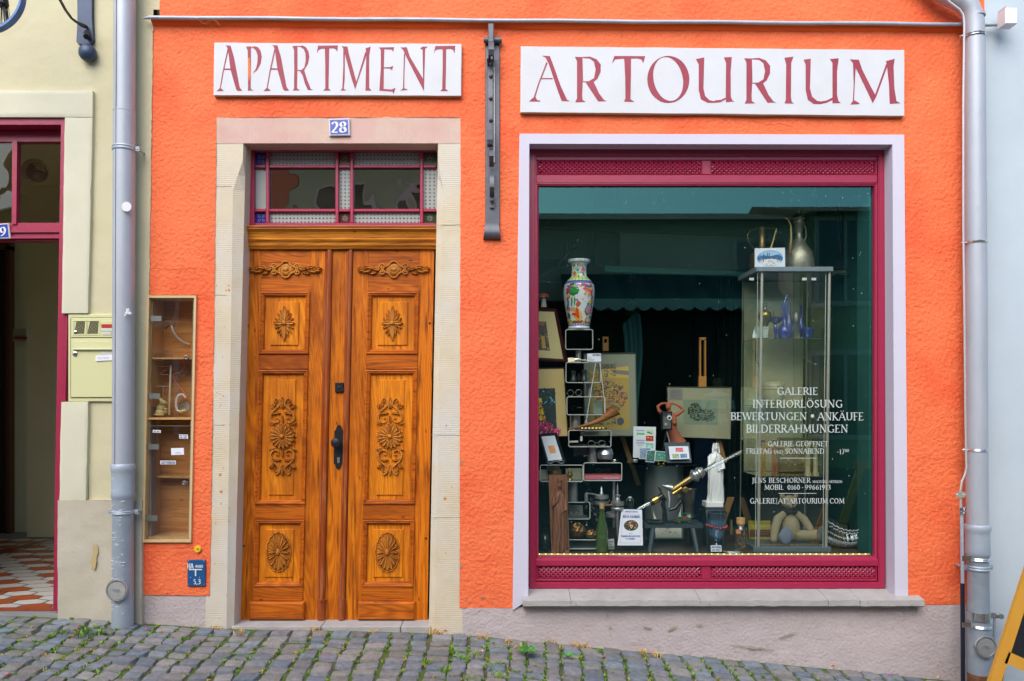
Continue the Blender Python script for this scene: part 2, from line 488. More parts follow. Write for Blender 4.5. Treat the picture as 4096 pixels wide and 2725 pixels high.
def gdens(x, y):
 px = x * 640 * D / (D + y) + 2048
 d = .75 + 1.3 * noise.noise(Vector((x * 2.3, y * 3.5, 1.7)))
 d += .25 if 1650 < px < 2700 else 0
 d -= .7 if px > 3000 else 0
 return d
for (jx, jy) in joints:
 if jy < -2.2 or abs(jx) > 4.6: continue
 d = gdens(jx, jy)
 for q in range(4):
  if rnd.random() < d * .5:
   ox, oy = rnd.uniform(-.006, .006), rnd.uniform(-.04, .04)
   if rnd.random() < .3: ox, oy = rnd.uniform(-.1, .0), .045 + rnd.uniform(-.005, .005)
   tuft(jx + ox, jy + oy, rnd.randint(10, 26), rnd.uniform(.008, .02), GREEN if rnd.random() < .8 else DRY + GREEN[:2], .014, .9)
for px, dd in [(2205, .03), (1730, .02), (1755, .05), (2030, .1), (2080, .18), (1930, .05), (2300, .05), (860, .05), (960, .1), (1255, .04), (1500, .06), (340, .3), (400, .25), (250, .28), (2340, .04), (2570, .05), (2620, .08)]:
 x = PX(px, -dd)
 tuft(x, -dd, 42, .03, DRY if dd < .2 else GREEN, .04, 1.1)
for px, dd in [(1850, .42), (1900, .35), (1810, .33), (350, .22), (1700, .5), (1960, .5), (2000, .46), (1780, .6), (1880, .7), (1990, .62)]:
 tuft(PX(px, -dd), -dd, 70, .028, GREEN, .04, .9)
tag(gr.build('grass', painted('grass blade', .6), origin=(0, 0, 0)), 'short green and dry grass growing in the paving joints', 'grass', kind='stuff')
for i, (px, py, s, lab) in enumerate([(2105, 2622, 1.0, 'larger rosette of toothed weed leaves in the cobbles below the window'), (2272, 2635, .6, 'small round leaved weed between cobbles right of the larger rosette')]):
 mb = MB(); rr = random.Random(i + 4)
 yy = 0.0
 for k in range(300):
  yy = -k * .01; x = PX(px, yy)
  if PZ(py, yy) >= ground_z(x, yy): break
 bx, by, bz = x, yy, ground_z(x, yy)
 for k in range(11):
  a = k * 2.4 + rr.uniform(-.3, .3); L = s * rr.uniform(.05, .085)
  ca, sa = math.cos(a), math.sin(a)
  mb.col = C(rr.choice(['#3f8a2c', '#57a03a', '#2f7524']))
  pts = []
  for t, wd in [(0, .002), (.25, .008), (.32, .005), (.5, .013), (.58, .008), (.78, .014), (1, 0)]:
   pts.append((t, wd * s))
  vs = []
  for t, wd in pts:
   z = bz + .012 + .04 * s * math.sin(t * 2.2) * rr.uniform(.7, 1)
   vs += [(bx + ca * L * t - sa * wd, by + sa * L * t + ca * wd, z), (bx + ca * L * t + sa * wd, by + sa * L * t - ca * wd, z - .001)]
  mb.add(vs, [(2 * q, 2 * q + 1, 2 * q + 3, 2 * q + 2) for q in range(6)])
 tag(mb.build('weed', painted('grass blade')), lab, 'weed')
def ground_at(px, py):
 for k in range(400):
  yy = -k * .005; x = PX(px, yy)
  if PZ(py, yy) >= ground_z(x, yy): return x, yy, ground_z(x, yy)
 return PX(px), 0, ground_z(PX(px), 0)
cig = [(1922, 2608, 'cigarette end in the cobbles left of the leafy weed'), (2218, 2577, 'cigarette end lying beside the dry tuft at the plinth'), (3330, 2646, 'cigarette end close to the plinth right of the window centre'), (3757, 2712, 'cigarette end at the foot of the plinth near the downpipe')]
for i, (px, py, lab) in enumerate(cig):
 x, yy, z = ground_at(px, py)
 a = i * 1.1 + .3
 root = thing('cigarette_end', lab, 'litter', (x, yy, z), 'cigarette ends on the cobbles')
 d = Vector((math.cos(a), math.sin(a), 0))
 p = Vector((x, yy, z + .008))
 MB().tube([p - d * .012, p + d * .006], .004, 8).build('filter', mat('filter cork', '#d9853c', .7), root)
 MB().tube([p + d * .006, p + d * .016], .004, 8).build('paper', mat('cig paper', '#e8e2d8', .7), root)
pet = [(1317, 2650, ''), (1290, 2628, ''), (1780, 2522, ''), (312, 2510, ''), (585, 2518, ''), (3560, 2700, ''), (2415, 2630, ''), (30, 2700, '')]
for i, (px, py, _) in enumerate(pet):
 x, yy, z = ground_at(px, py)
 mb = MB(); mb.ball((x, yy, z + .006), (.009, .006, .003), 8, 4)
 tag(mb.build('petal', mat('pink petal', '#e8478a', .6), smooth=True), 'tiny pink flower petal fallen on the grey cobbles', 'petal', 'pink petals on the cobbles')
# -- plaster, stone and timber materials
def rough_wall(name, col, var, bumps, rough=.75, var2=None):
 m = mat(name, col, rough, var=var, var2=var2, spec=.3)
 n = m.node_tree; b = n.nodes['Principled BSDF']
 tc = n.nodes.new('ShaderNodeTexCoord')
 prev = None
 for sc, st_, di, kind in bumps:
  if kind == 'v':
   t = n.nodes.new('ShaderNodeTexVoronoi'); t.feature = 'SMOOTH_F1'; t.inputs['Scale'].default_value = sc
   t.inputs['Smoothness'].default_value = .8
   o = t.outputs['Distance']
  else:
   t = n.nodes.new('ShaderNodeTexNoise'); t.inputs['Scale'].default_value = sc; t.inputs['Detail'].default_value = 3
   o = t.outputs['Fac']
  n.links.new(tc.outputs['Object'], t.inputs['Vector'])
  bp = n.nodes.new('ShaderNodeBump'); bp.inputs['Strength'].default_value = st_; bp.inputs['Distance'].default_value = di
  n.links.new(o, bp.inputs['Height'])
  if prev: n.links.new(prev, bp.inputs['Normal'])
  prev = bp.outputs[0]
 n.links.new(prev, b.inputs['Normal'])
 return m
orange = rough_wall('orange plaster', (.90, .190, .068), (2.2, .6, (.87, .140, .046)), [(42, .95, .011, 'n'), (95, .5, .004, 'n'), (6, .4, .02, 'n')], .75, (1.1, .75, (.82, .10, .035), (.5, .68)))
orange_s = mat('smooth orange paint', (.93, .17, .018), .6, bump=(12, .3, .004))
yellow = rough_wall('yellow green plaster', (.61, .57, .37), (1.6, .6, (.55, .51, .32)), [(9, .35, .02, 'n'), (140, .35, .002, 'n')], .85, (3, .3, (.64, .62, .46)))
cream = rough_wall('cream trim', (.66, .65, .50), (5, .5, (.60, .58, .42)), [(120, .35, .003, 'n')], .85)
greyplinth = rough_wall('grey green plinth', (.54, .50, .40), (4, .7, (.46, .42, .32)), [(60, .5, .004, 'n')], .9, (1.2, .7, (.58, .55, .45), (.5, .65)))
lilac = rough_wall('lilac render', (.62, .60, .70), (6, .3, (.56, .55, .64)), [(70, .2, .003, 'n')], .8)
plinth_m = rough_wall('rough plinth', (.53, .46, .465), (7, .6, (.45, .39, .385)), [(55, .8, .008, 'n')], .9, (30, .5, (.30, .25, .22), (.60, .72)))
blue = rough_wall('light blue plaster', (.50, .585, .64), (2.4, .8, (.45, .53, .585)), [(70, .25, .003, 'n')], .85)
def stone_mat(name, col, col2, col3, horizontal=True, ribs=24):
 m = mat(name, col, .85, var=(4.5, .8, col2), var2=(1.6, .75, col3, (.45, .65)))
 n = m.node_tree; b = n.nodes['Principled BSDF']
 tc = n.nodes.new('ShaderNodeTexCoord')
 wv = n.nodes.new('ShaderNodeTexWave'); wv.bands_direction = 'Z' if horizontal else 'X'
 wv.inputs['Scale'].default_value = ribs; wv.inputs['Distortion'].default_value = 1.2
 wv.inputs['Detail Scale'].default_value = 1.5; wv.inputs['Detail'].default_value = 2
 n.links.new(tc.outputs['Object'], wv.inputs['Vector'])
 ns = n.nodes.new('ShaderNodeTexNoise'); ns.inputs['Scale'].default_value = 5; ns.inputs['Detail'].default_value = 4
 n.links.new(tc.outputs['Object'], ns.inputs['Vector'])
 mr = n.nodes.new('ShaderNodeMapRange'); mr.inputs[1].default_value = .35; mr.inputs[2].default_value = .6
 n.links.new(ns.outputs['Fac'], mr.inputs[0])
 mu = n.nodes.new('ShaderNodeMath'); mu.operation = 'MULTIPLY'
 n.links.new(wv.outputs['Fac'], mu.inputs[0]); n.links.new(mr.outputs[0], mu.inputs[1])
 bp = n.nodes.new('ShaderNodeBump'); bp.inputs['Strength'].default_value = .4; bp.inputs['Distance'].default_value = .0024
 n.links.new(mu.outputs[0], bp.inputs['Height'])
 n2 = n.nodes.new('ShaderNodeTexNoise'); n2.inputs['Scale'].default_value = 80
 n.links.new(tc.outputs['Object'], n2.inputs['Vector'])
 b2 = n.nodes.new('ShaderNodeBump'); b2.inputs['Strength'].default_value = .35; b2.inputs['Distance'].default_value = .003
 n.links.new(n2.outputs['Fac'], b2.inputs['Height']); n.links.new(bp.outputs[0], b2.inputs['Normal'])
 n.links.new(b2.outputs[0], b.inputs['Normal'])
 return m
jamb_m = stone_mat('tooled sandstone', (.66, .59, .45), (.58, .48, .31), (.62, .61, .58))
lintel_m = stone_mat('pink tooled sandstone', (.64, .43, .37), (.58, .36, .30), (.64, .56, .44), False, 22)
sill_m = rough_wall('worn sill stone', (.44, .43, .41), (6, .9, (.34, .33, .32)), [(30, .5, .006, 'n'), (120, .4, .003, 'n')], .85, (22, .8, (.28, .27, .25), (.62, .68)))
def wood(name, c1, c2, c3, axis, rough=.5, ring=17):
 m = bpy.data.materials.new(name); m.use_nodes = True; MATS[name] = m
 n = m.node_tree; b = n.nodes['Principled BSDF']; b.inputs['Roughness'].default_value = rough
 b.inputs['Specular IOR Level'].default_value = .2
 tc = n.nodes.new('ShaderNodeTexCoord')
 mp = n.nodes.new('ShaderNodeMapping'); mp.inputs['Scale'].default_value = (1, 1, .07) if axis == 'z' else (.07, 1, 1)
 n.links.new(tc.outputs['Object'], mp.inputs[0])
 gr_ = n.nodes.new('ShaderNodeTexNoise'); gr_.inputs['Scale'].default_value = 3.0; gr_.inputs['Detail'].default_value = 1.5
 n.links.new(mp.outputs[0], gr_.inputs['Vector'])
 sn = n.nodes.new('ShaderNodeMath'); sn.operation = 'MULTIPLY'; sn.inputs[1].default_value = ring * 28
 n.links.new(gr_.outputs['Fac'], sn.inputs[0])
 si = n.nodes.new('ShaderNodeMath'); si.operation = 'SINE'; n.links.new(sn.outputs[0], si.inputs[0])
 fine = n.nodes.new('ShaderNodeTexNoise'); fine.inputs['Scale'].default_value = 60; fine.inputs['Detail'].default_value = 4
 n.links.new(mp.outputs[0], fine.inputs['Vector'])
 rp = n.nodes.new('ShaderNodeMapRange'); rp.inputs[1].default_value = -1; rp.inputs[2].default_value = 1; rp.inputs[3].default_value = 0; rp.inputs[4].default_value = .75
 n.links.new(si.outputs[0], rp.inputs[0])
 m1 = n.nodes.new('ShaderNodeMix'); m1.data_type = 'RGBA'; m1.inputs[6].default_value = c1 + (1,); m1.inputs[7].default_value = c2 + (1,)
 n.links.new(rp.outputs[0], m1.inputs[0])
 r2 = n.nodes.new('ShaderNodeMapRange'); r2.inputs[1].default_value = .52; r2.inputs[2].default_value = .72; r2.inputs[4].default_value = .85
 n.links.new(fine.outputs['Fac'], r2.inputs[0])
 m2 = n.nodes.new('ShaderNodeMix'); m2.data_type = 'RGBA'; m2.inputs[7].default_value = c3 + (1,)
 n.links.new(r2.outputs[0], m2.inputs[0]); n.links.new(m1.outputs[2], m2.inputs[6])
 wn = n.nodes.new('ShaderNodeTexNoise'); wn.inputs['Scale'].default_value = 2.3; wn.inputs['Detail'].default_value = 8; wn.inputs['Roughness'].default_value = .7
 mp2 = n.nodes.new('ShaderNodeMapping'); mp2.inputs['Scale'].default_value = (2.4, 1, .55) if axis == 'z' else (.6, 1, 2.4)
 n.links.new(tc.outputs['Object'], mp2.inputs[0]); n.links.new(mp2.outputs[0], wn.inputs['Vector'])
 r3 = n.nodes.new('ShaderNodeMapRange'); r3.inputs[1].default_value = .47; r3.inputs[2].default_value = .66; r3.inputs[4].default_value = .85
 n.links.new(wn.outputs['Fac'], r3.inputs[0])
 m3 = n.nodes.new('ShaderNodeMix'); m3.data_type = 'RGBA'; m3.inputs[7].default_value = tuple(.45 * a + .55 * q for a, q in zip(c2, c3)) + (1,)
 n.links.new(r3.outputs[0], m3.inputs[0]); n.links.new(m2.outputs[2], m3.inputs[6])
 vo = n.nodes.new('ShaderNodeTexVoronoi'); vo.inputs['Scale'].default_value = 7
 mp3 = n.nodes.new('ShaderNodeMapping'); mp3.inputs['Scale'].default_value = (1.6, 1, .6) if axis == 'z' else (.6, 1, 1.6)
 n.links.new(tc.outputs['Object'], mp3.inputs[0]); n.links.new(mp3.outputs[0], vo.inputs['Vector'])
 r4 = n.nodes.new('ShaderNodeMapRange'); r4.inputs[1].default_value = .07; r4.inputs[2].default_value = .03; r4.inputs[4].default_value = .8
 n.links.new(vo.outputs['Distance'], r4.inputs[0])
 m4 = n.nodes.new('ShaderNodeMix'); m4.data_type = 'RGBA'; m4.inputs[7].default_value = tuple(q * .4 for q in c3) + (1,)
 n.links.new(r4.outputs[0], m4.inputs[0]); n.links.new(m3.outputs[2], m4.inputs[6])
 n.links.new(m4.outputs[2], b.inputs['Base Color'])
 bp = n.nodes.new('ShaderNodeBump'); bp.inputs['Strength'].default_value = .3; bp.inputs['Distance'].default_value = .002
 n.links.new(fine.outputs['Fac'], bp.inputs['Height']); n.links.new(bp.outputs[0], b.inputs['Normal'])
 return m
c1, c2, c3 = (.70, .205, .008), (.46, .098, .005), (.11, .022, .004)
wood_v = wood('pine upright grain', c1, c2, c3, 'z')
wood_h = wood('pine cross grain', (.56, .145, .009), (.36, .072, .006), (.11, .025, .005), 'x')
wood_l = wood('pine light', (.78, .265, .010), (.58, .150, .007), (.26, .07, .007), 'z', ring=13)
wood_c = wood('carved pine', (.58, .235, .035), (.44, .15, .022), (.16, .05, .012), 'z', .5)
wood_r = wood('red brown moulding', (.30, .060, .012), (.24, .05, .010), (.45, .17, .07), 'z', .35)
raw_wood = wood('raw pine', (.58, .36, .15), (.50, .28, .10), (.36, .18, .06), 'z', .55)
ply = wood('plywood', (.60, .29, .09), (.46, .19, .05), (.28, .10, .03), 'x', .5, 3)
red_paint = mat('crimson gloss paint', (.36, .016, .062), .38, bump=(26, .35, .003), var=(9, .5, (.30, .012, .058)), spec=.6)
zinc = mat('zinc', (.47, .51, .56), .5, .25, bump=(18, .15, .003), var=(5, .8, (.38, .42, .48)), var2=(16, .5, (.30, .33, .37), (.58, .75)), stretch=(1, 1, .35))
zinc_old = mat('galvanised old', (.38, .46, .55), .5, .3, bump=(30, .3, .003), var=(11, .9, (.48, .54, .58)), stretch=(1, 1, 1.5), var2=(5, .5, (.28, .35, .43)))
iron = mat('grey iron', (.10, .11, .13), .5, .4, bump=(40, .3, .002), var=(12, .6, (.16, .17, .19)))
blue_iron = mat('blue black iron', (.035, .05, .09), .42, .3, bump=(30, .3, .002), var=(7, .7, (.06, .09, .16)))
black_iron = mat('black fittings', (.025, .027, .032), .4, .5, bump=(50, .2, .001))
steel = mat('bright steel', (.75, .75, .74), .18, 1.0)
white_paint = mat('white board paint', (.63, .65, .68), .55, bump=(8, .25, .004), var=(5, .5, (.56, .57, .57)), var2=(30, .5, (.50, .48, .42), (.64, .8)))
board_edge = mat('board edge', (.60, .52, .28), .7, var=(12, .6, (.5, .4, .2)))
sign_red = mat('faded red lettering', (.30, .030, .058), .6, var=(7, .6, (.37, .06, .09)))
def glass(name, tint=(1, 1, 1), refl=(1, 1, 1), ior=1.5, boost=1.0, rough=0.0, wob=0.0, ws=1.0):
 m = bpy.data.materials.new(name); m.use_nodes = True; MATS[name] = m
 n = m.node_tree; n.nodes.clear()
 out = n.nodes.new('ShaderNodeOutputMaterial')
 tr = n.nodes.new('ShaderNodeBsdfTransparent'); tr.inputs[0].default_value = tint + (1,)
 gl = n.nodes.new('ShaderNodeBsdfGlossy'); gl.inputs['Color'].default_value = refl + (1,); gl.inputs['Roughness'].default_value = rough
 ge = n.nodes.new('ShaderNodeNewGeometry'); dt = n.nodes.new('ShaderNodeVectorMath'); dt.operation = 'DOT_PRODUCT'
 n.links.new(ge.outputs['Incoming'], dt.inputs[0]); n.links.new(ge.outputs['Normal'], dt.inputs[1])
 def mth(op, a, b_=None):
  q = n.nodes.new('ShaderNodeMath'); q.operation = op
  for i, v in enumerate((a, b_)):
   if v is None: continue
   if hasattr(v, 'links'): n.links.new(v, q.inputs[i])
   else: q.inputs[i].default_value = v
  return q
 fr = mth('SUBTRACT', 1.0, mth('ABSOLUTE', dt.outputs['Value']).outputs[0])
 fr = mth('POWER', fr.outputs[0], 5.0); fr = mth('MULTIPLY', fr.outputs[0], .9); fr = mth('ADD', fr.outputs[0], .05)
 mu = n.nodes.new('ShaderNodeMath'); mu.operation = 'MULTIPLY'; mu.inputs[1].default_value = boost; mu.use_clamp = True
 mx = n.nodes.new('ShaderNodeMixShader')
 n.links.new(fr.outputs[0], mu.inputs[0]); n.links.new(mu.outputs[0], mx.inputs[0])
 n.links.new(tr.outputs[0], mx.inputs[1]); n.links.new(gl.outputs[0], mx.inputs[2]); n.links.new(mx.outputs[0], out.inputs[0])
 if wob:
  tc = n.nodes.new('ShaderNodeTexCoord'); t = n.nodes.new('ShaderNodeTexNoise'); t.inputs['Scale'].default_value = ws; t.inputs['Detail'].default_value = 1
  n.links.new(tc.outputs['Object'], t.inputs['Vector'])
  bp = n.nodes.new('ShaderNodeBump'); bp.inputs['Strength'].default_value = wob; bp.inputs['Distance'].default_value = .02
  n.links.new(t.outputs['Fac'], bp.inputs['Height']); n.links.new(bp.outputs[0], gl.inputs['Normal'])
 return m
shop_glass = glass('shop glass', (.93, .98, .96), (.28, .78, .70), 1.5, 2.4, wob=.02, ws=.6)
old_glass = glass('old wavy glass', (.75, .77, .72), (.80, .80, .76), 1.5, 6.5, wob=.14, ws=5)
clear_glass = glass('thin clear glass', (.90, .95, .93), (1, 1, 1), 1.5, 1.5)
case_glass = glass('wall case glass', (.93, .95, .94), (1, 1, 1), 1.5, 2.0, wob=.08, ws=3)
frost = mat('frosted glass', (.34, .37, .35), .35, spec=.6)
blue_gl = mat('blue stained glass', (.02, .03, .28), .15, spec=.8)
red_gl = mat('ruby stained glass', (.10, .03, .02), .15, spec=.8)
green_gl = mat('green stained glass', (.03, .06, .02), .15, spec=.8)
# -- the orange house
def relief(x, z, a):
 v = Vector((x, 0, z))
 return a * (noise.noise(v * 2.2) * .9 + noise.noise(v * 7) * .5 + noise.noise(v * 19) * .45)
def wall_piece(mb, q, step=.035, amp=.006, y=0.0, jag=.0025):
 """q = four photo points tl, tr, br, bl on the wall plane, cut into small cells with uneven relief"""
 A, B, Cc, Dd = [P(*p) for p in q]
 nu = max(1, int((B - A).length / step)); nv = max(1, int((Dd - A).length / step))
 def fn(u, v):
  p = (A * (1 - u) + B * u) * (1 - v) + (Dd * (1 - u) + Cc * u) * v
  x, z = p.x, p.z
  jx = jag * noise.noise(Vector((x * 23, 5.1, z * 23))); jz = jag * noise.noise(Vector((x * 23, 9.7, z * 23)))
  return (x + jx, y - relief(x, z, amp), z + jz)
 mb.grid(fn, nu, nv)
oh = thing('orange_house', 'bright orange plastered house with carved door and crimson shop window', 'house', (0, 0, 0))
wl = MB()
LX = [(646, -1200), (646, 62), (612, 100), (605, 500), (596, 1180), (575, 2165), (567, 2380)]
wall_piece(wl, [(646, -1200), (3937, -1200), (3937, 96), (640, 70)])
wall_piece(wl, [(612, 96), (862, 96), (862, 470), (605, 470)])
wall_piece(wl, [(605, 470), (866, 470), (858, 1180), (596, 1180)])
wall_piece(wl, [(789, 1182), (858, 1180), (843, 2172), (768, 2172)])
wall_piece(wl, [(575, 2168), (843, 2172), (838, 2384), (567, 2380)])
wall_piece(wl, [(862, 96), (1842, 96), (1842, 470), (862, 470)])
wall_piece(wl, [(1842, 96), (2082, 96), (2082, 540), (1842, 540)])
wall_piece(wl, [(1842, 540), (2082, 540), (2055, 2432), (1838, 2434)])
wall_piece(wl, [(2082, 96), (3612, 96), (3612, 544), (2082, 540)])
wall_piece(wl, [(3612, 96), (3937, 96), (3937, 544), (3612, 544)])
wall_piece(wl, [(3612, 544), (3937, 544), (3937, 2420), (3628, 2420)])
wl.build('wall', orange, oh, smooth=True)
core = MB()
for q in [(646, 3937, -1200, 460), (612, 840, 460, 1190), (780, 835, 1190, 2160), (1760, 2100, 460, 2450), (3600, 3937, 460, 2450), (612, 3937, 440, 520)]:
 x0, x1 = PX(q[0]), PX(q[1]); z1, z0 = PZ(q[2]), PZ(q[3])
 core.box(x0, x1, .03, .10, z0, z1)
core.box(PX(646), PX(3937), .35, .4, PZ(470), PZ(-1200))
core.build('masonry', mat('masonry', (.25, .2, .17), .9), oh)
up = MB()
up.box(PX(646), PX(3937), .1, 9, PZ(-1200), PZ(-2800))
up.build('upper_storey', orange, oh)
rf = MB()
for a in (0,):
 x0, x1 = PX(600), PX(4000); zt = PZ(-2800)
 rf.add([(x0, -.5, zt - .1), (x1, -.5, zt - .1), (x1, 4.5, zt + 4.2), (x0, 4.5, zt + 4.2), (x0, 9.5, zt - .1), (x1, 9.5, zt - .1)], [(0, 1, 2, 3), (3, 2, 5, 4), (0, 3, 4), (1, 5, 2)])
rf.build('roof', mat('roof tile', (.25, .07, .035), .8, bump=(10, .6, .03)), oh)
ml = MB()
prof = [(0.0, 0), (-.035, 0), (-.038, -.006), (-.03, -.012), (-.028, -.02), (-.018, -.03), (-.006, -.04), (.002, -.042)]
def mould(mb, xa, za, xb, zb, prof):
 n = len(prof); vs = []
 for x, z in ((xa, za), (xb, zb)):
  for (yy, dz) in prof: vs.append((x, yy, z + dz))
 mb.add(vs, [(i, i + 1, n + i + 1, n + i) for i in range(n - 1)] + [tuple(range(n)), tuple(range(2 * n - 1, n - 1, -1))])
mould(ml, PX(612), PZ(78), PX(3850), PZ(106), prof)
ml.build('string_moulding', orange_s, oh, smooth=35)
pe = MB()
for i in range(60):
 t = i / 60; py = lerp(110, 1180, t); px = lerp(612, 596, t)
 wd = U(rnd.uniform(2, 7)); x = PX(px) - wd * .5
 pe.box(x, x + wd, -.007 - rnd.uniform(0, .002), .01, PZ(py + 18), PZ(py))
pe.build('plaster_edge', mat('old cream plaster', (.62, .58, .42), .9, var=(20, .8, (.5, .42, .25)), bump=(60, .6)), oh)
pl = MB()
ptop = [(1838, 2432), (2055, 2430), (2300, 2424), (2800, 2420), (3400, 2424), (3862, 2420), (3937, 2420)]
def pfn(u, v):
 px = lerp(1838, 3937, u)
 for (a, pa), (b, pb) in zip(ptop, ptop[1:]):
  if px <= b: top = lerp(pa, pb, (px - a) / (b - a)); break
 x = PX(px); z = lerp(PZ(top), ground_z(x, 0) - .12, v)
 return (x, .004 - relief(x + 40, z, .006), z)
pl.grid(pfn, 110, 26)
pl.build('plinth', plinth_m, oh, smooth=True)
p2 = MB()
p2.grid(lambda u, v: (PX(lerp(567, 838, u)), .006 - relief(lerp(0, 2, u), v, .003), lerp(PZ(2378), PZ(2560), v)), 20, 12)
p2.build('plinth', plinth_m, oh, smooth=True)
fl = MB()
def blob(mb, cx, cz, rx, rz, y, seed=0, n=14, rot=0):
 rr = random.Random(seed); pts = []
 for k in range(n):
  a = 6.283 * k / n; r = rr.uniform(*((.65, 1.15) if n < 20 else (.35, 1.25)))
  dx, dz = rx * r * math.cos(a), rz * r * math.sin(a)
  pts.append((cx + dx * math.cos(rot) - dz * math.sin(rot), y, cz + dx * math.sin(rot) + dz * math.cos(rot)))
 mb.sheet(pts)
for i, (px, py, rx, rz, ro) in enumerate([(2690, 2512, 26, 8, .5), (3150, 2540, 62, 7, .35), (3010, 2590, 90, 8, -.1), (2590, 2510, 28, 5, -.3), (2800, 2500, 20, 6, 0), (2440, 2508, 8, 8, 0), (2430, 2462, 6, 8, 0), (1930, 2388, 14, 6, 0), (1846, 1850, 6, 14, 0), (1845, 2262, 7, 12, 0), (3634, 2170, 3, 12, 0), (3638, 1985, 3, 5, 0), (1965, 2402, 9, 4, 0), (1868, 2398, 10, 3, 0)]):
 fl = MB(); blob(fl, PX(px), PZ(py), U(rx) * .8, U(rz) * .8, -.0085, i, 34, ro)
 fl.build('flaked_patch', mat('bare render', (.44, .38, .29), .95, bump=(60, .9, .008), var=(30, .8, (.25, .2, .13))), oh)
for i, q in enumerate(([(606, 1078), (650, 1072), (700, 1080), (760, 1074), (850, 1078)], [(3660, 1836), (3700, 1828), (3745, 1838), (3800, 1830)], [(1850, 1062), (1880, 1120), (1872, 1190), (1892, 1250)], [(3000, 478), (3060, 500), (3120, 494), (3190, 512)], [(700, 2190), (760, 2194), (800, 2188)])):
 ck = MB(); pts = []
 for (a, b), (c_, d_) in zip(q, q[1:]):
  for t in range(5): pts.append(P(lerp(a, c_, t / 5) + rnd.uniform(-2, 2), lerp(b, d_, t / 5) + rnd.uniform(-2, 2)))
 pts = [Vector((p.x, -relief(p.x, p.z, .006) - .0004, p.z)) for p in pts]; ck.tube(pts, [.0006 + .0009 * rnd.random() for _ in pts], 4)
 ck.build('crack', mat('crack line', (.45, .07, .02), .9), oh)
ss = MB()
def leanL(py): return lerp(0, -37, (py - 992) / 1488)
def leanR(py): return lerp(0, -28, (py - 992) / 1488)
def col_strip(mb, pts_fn, pys, ys):
 """vertical strip: pts_fn(py) -> px list matching the depths ys"""
 n = len(ys); vs = []; fs = []
 for py in pys:
  for px, yy in zip(pts_fn(py), ys):
   vs.append((PX(px, 0), yy, PZ(py, 0)))
 for j in range(len(pys) - 1):
  for i in range(n - 1):
   fs.append((j * n + i, j * n + i + 1, (j + 1) * n + i + 1, (j + 1) * n + i))
 mb.add(vs, fs)
DY = .16      # depth of the door plane
def xl(py):   # left jamb: outer edge, face edge, chamfer edge, back at the door
 out = lerp(864, 832, (py - 470) / 2040) - 12
 t = min(1, max(0, (py - 640) / 120))
 face = lerp(970, 932, t) + lerp(0, -27, (py - 700) / 1800)
 ch = 966 + leanL(py)
 back = ch + 0
 return [out, face, ch, back - 2]
pys = [570, 640, 700, 760, 900, 1100, 1400, 1700, 2000, 2300, 2540]
col_strip(ss, xl, pys, [.004, .004, .034, .26])
def xr(py):
 out = lerp(1844, 1840, (py - 470) / 2040) + 10
 t = min(1, max(0, (py - 640) / 120))
 face = lerp(1744, 1768, t) + leanR(py)
 ch = 1742 + leanR(py)
 return [ch, ch, face, out]
col_strip(ss, xr, pys, [.26, .034, .004, .004])
ss.build('door_jamb', jamb_m, oh)
ln = MB()
a = P(853, 468); b = P(1852, 468); c = P(1842, 573); d = P(853, 573)
ln.add([(a.x, .002, a.z), (b.x, .002, b.z), (b.x, .002, c.z), (a.x, .002, c.z), (a.x, .26, c.z), (b.x, .26, c.z), (a.x, .26, a.z), (b.x, .26, a.z)], [(0, 1, 2, 3), (3, 2, 5, 4), (0, 6, 7, 1), (0, 3, 4, 6), (1, 7, 5, 2)])
ln.build('lintel', lintel_m, oh)
jn = MB()
for px0, px1, py in [(852, 905, 1180), (1735, 1842, 900), (1725, 1840, 1740), (1725, 1840, 2070), (848, 900, 1700), (850, 925, 745)]:
 pts = []
 for i in range(12):
  t = i / 11
  pts.append((PX(lerp(px0, px1, t)), .003, PZ(py + 3 * noise.noise(Vector((t * 5, py, 0))))))
 jn.tube(pts, .0016, 4)
jn.build('stone_joint', mat('joint line', (.36, .34, .28), .9), oh)  # thin joint lines in a darker stone tone
rust = MB()
rr = random.Random(3)
for i in range(46):
 py = rr.uniform(1100, 2480); px = rr.uniform(852, 925) + lerp(0, -10, (py - 1000) / 1500)
 if rr.random() < .25: px = rr.uniform(1760, 1835)
 r = U(rr.uniform(1.2, 3.6)); blob(rust, PX(px), PZ(py), r, r * rr.uniform(.7, 1.6), .0035, i, 7)
for px, py in [(880, 1900), (884, 1968), (1780, 1995)]: blob(rust, PX(px), PZ(py), U(7), U(7), .0032, 9)
rust.build('rust_spot', mat('rust stain', (.55, .25, .07), .9), oh)
th = MB()
x0, x1 = PX(935), PX(1745)
th.bbox(PX(924), PX(1280), .012, .3, PZ(2560), PZ(2480, .16), .004)
th.bbox(PX(1283), PX(1600), .012, .3, PZ(2560), PZ(2480, .16), .004)
th.bbox(PX(1603), PX(1722), .014, .3, PZ(2560), PZ(2480, .16), .004)
th.build('threshold', sill_m, oh)
MB().box(PX(900), PX(1760), .31, .33, PZ(2560), PZ(560)).build('lobby_wall', mat('dark lobby', (.02, .02, .018), .9), oh)
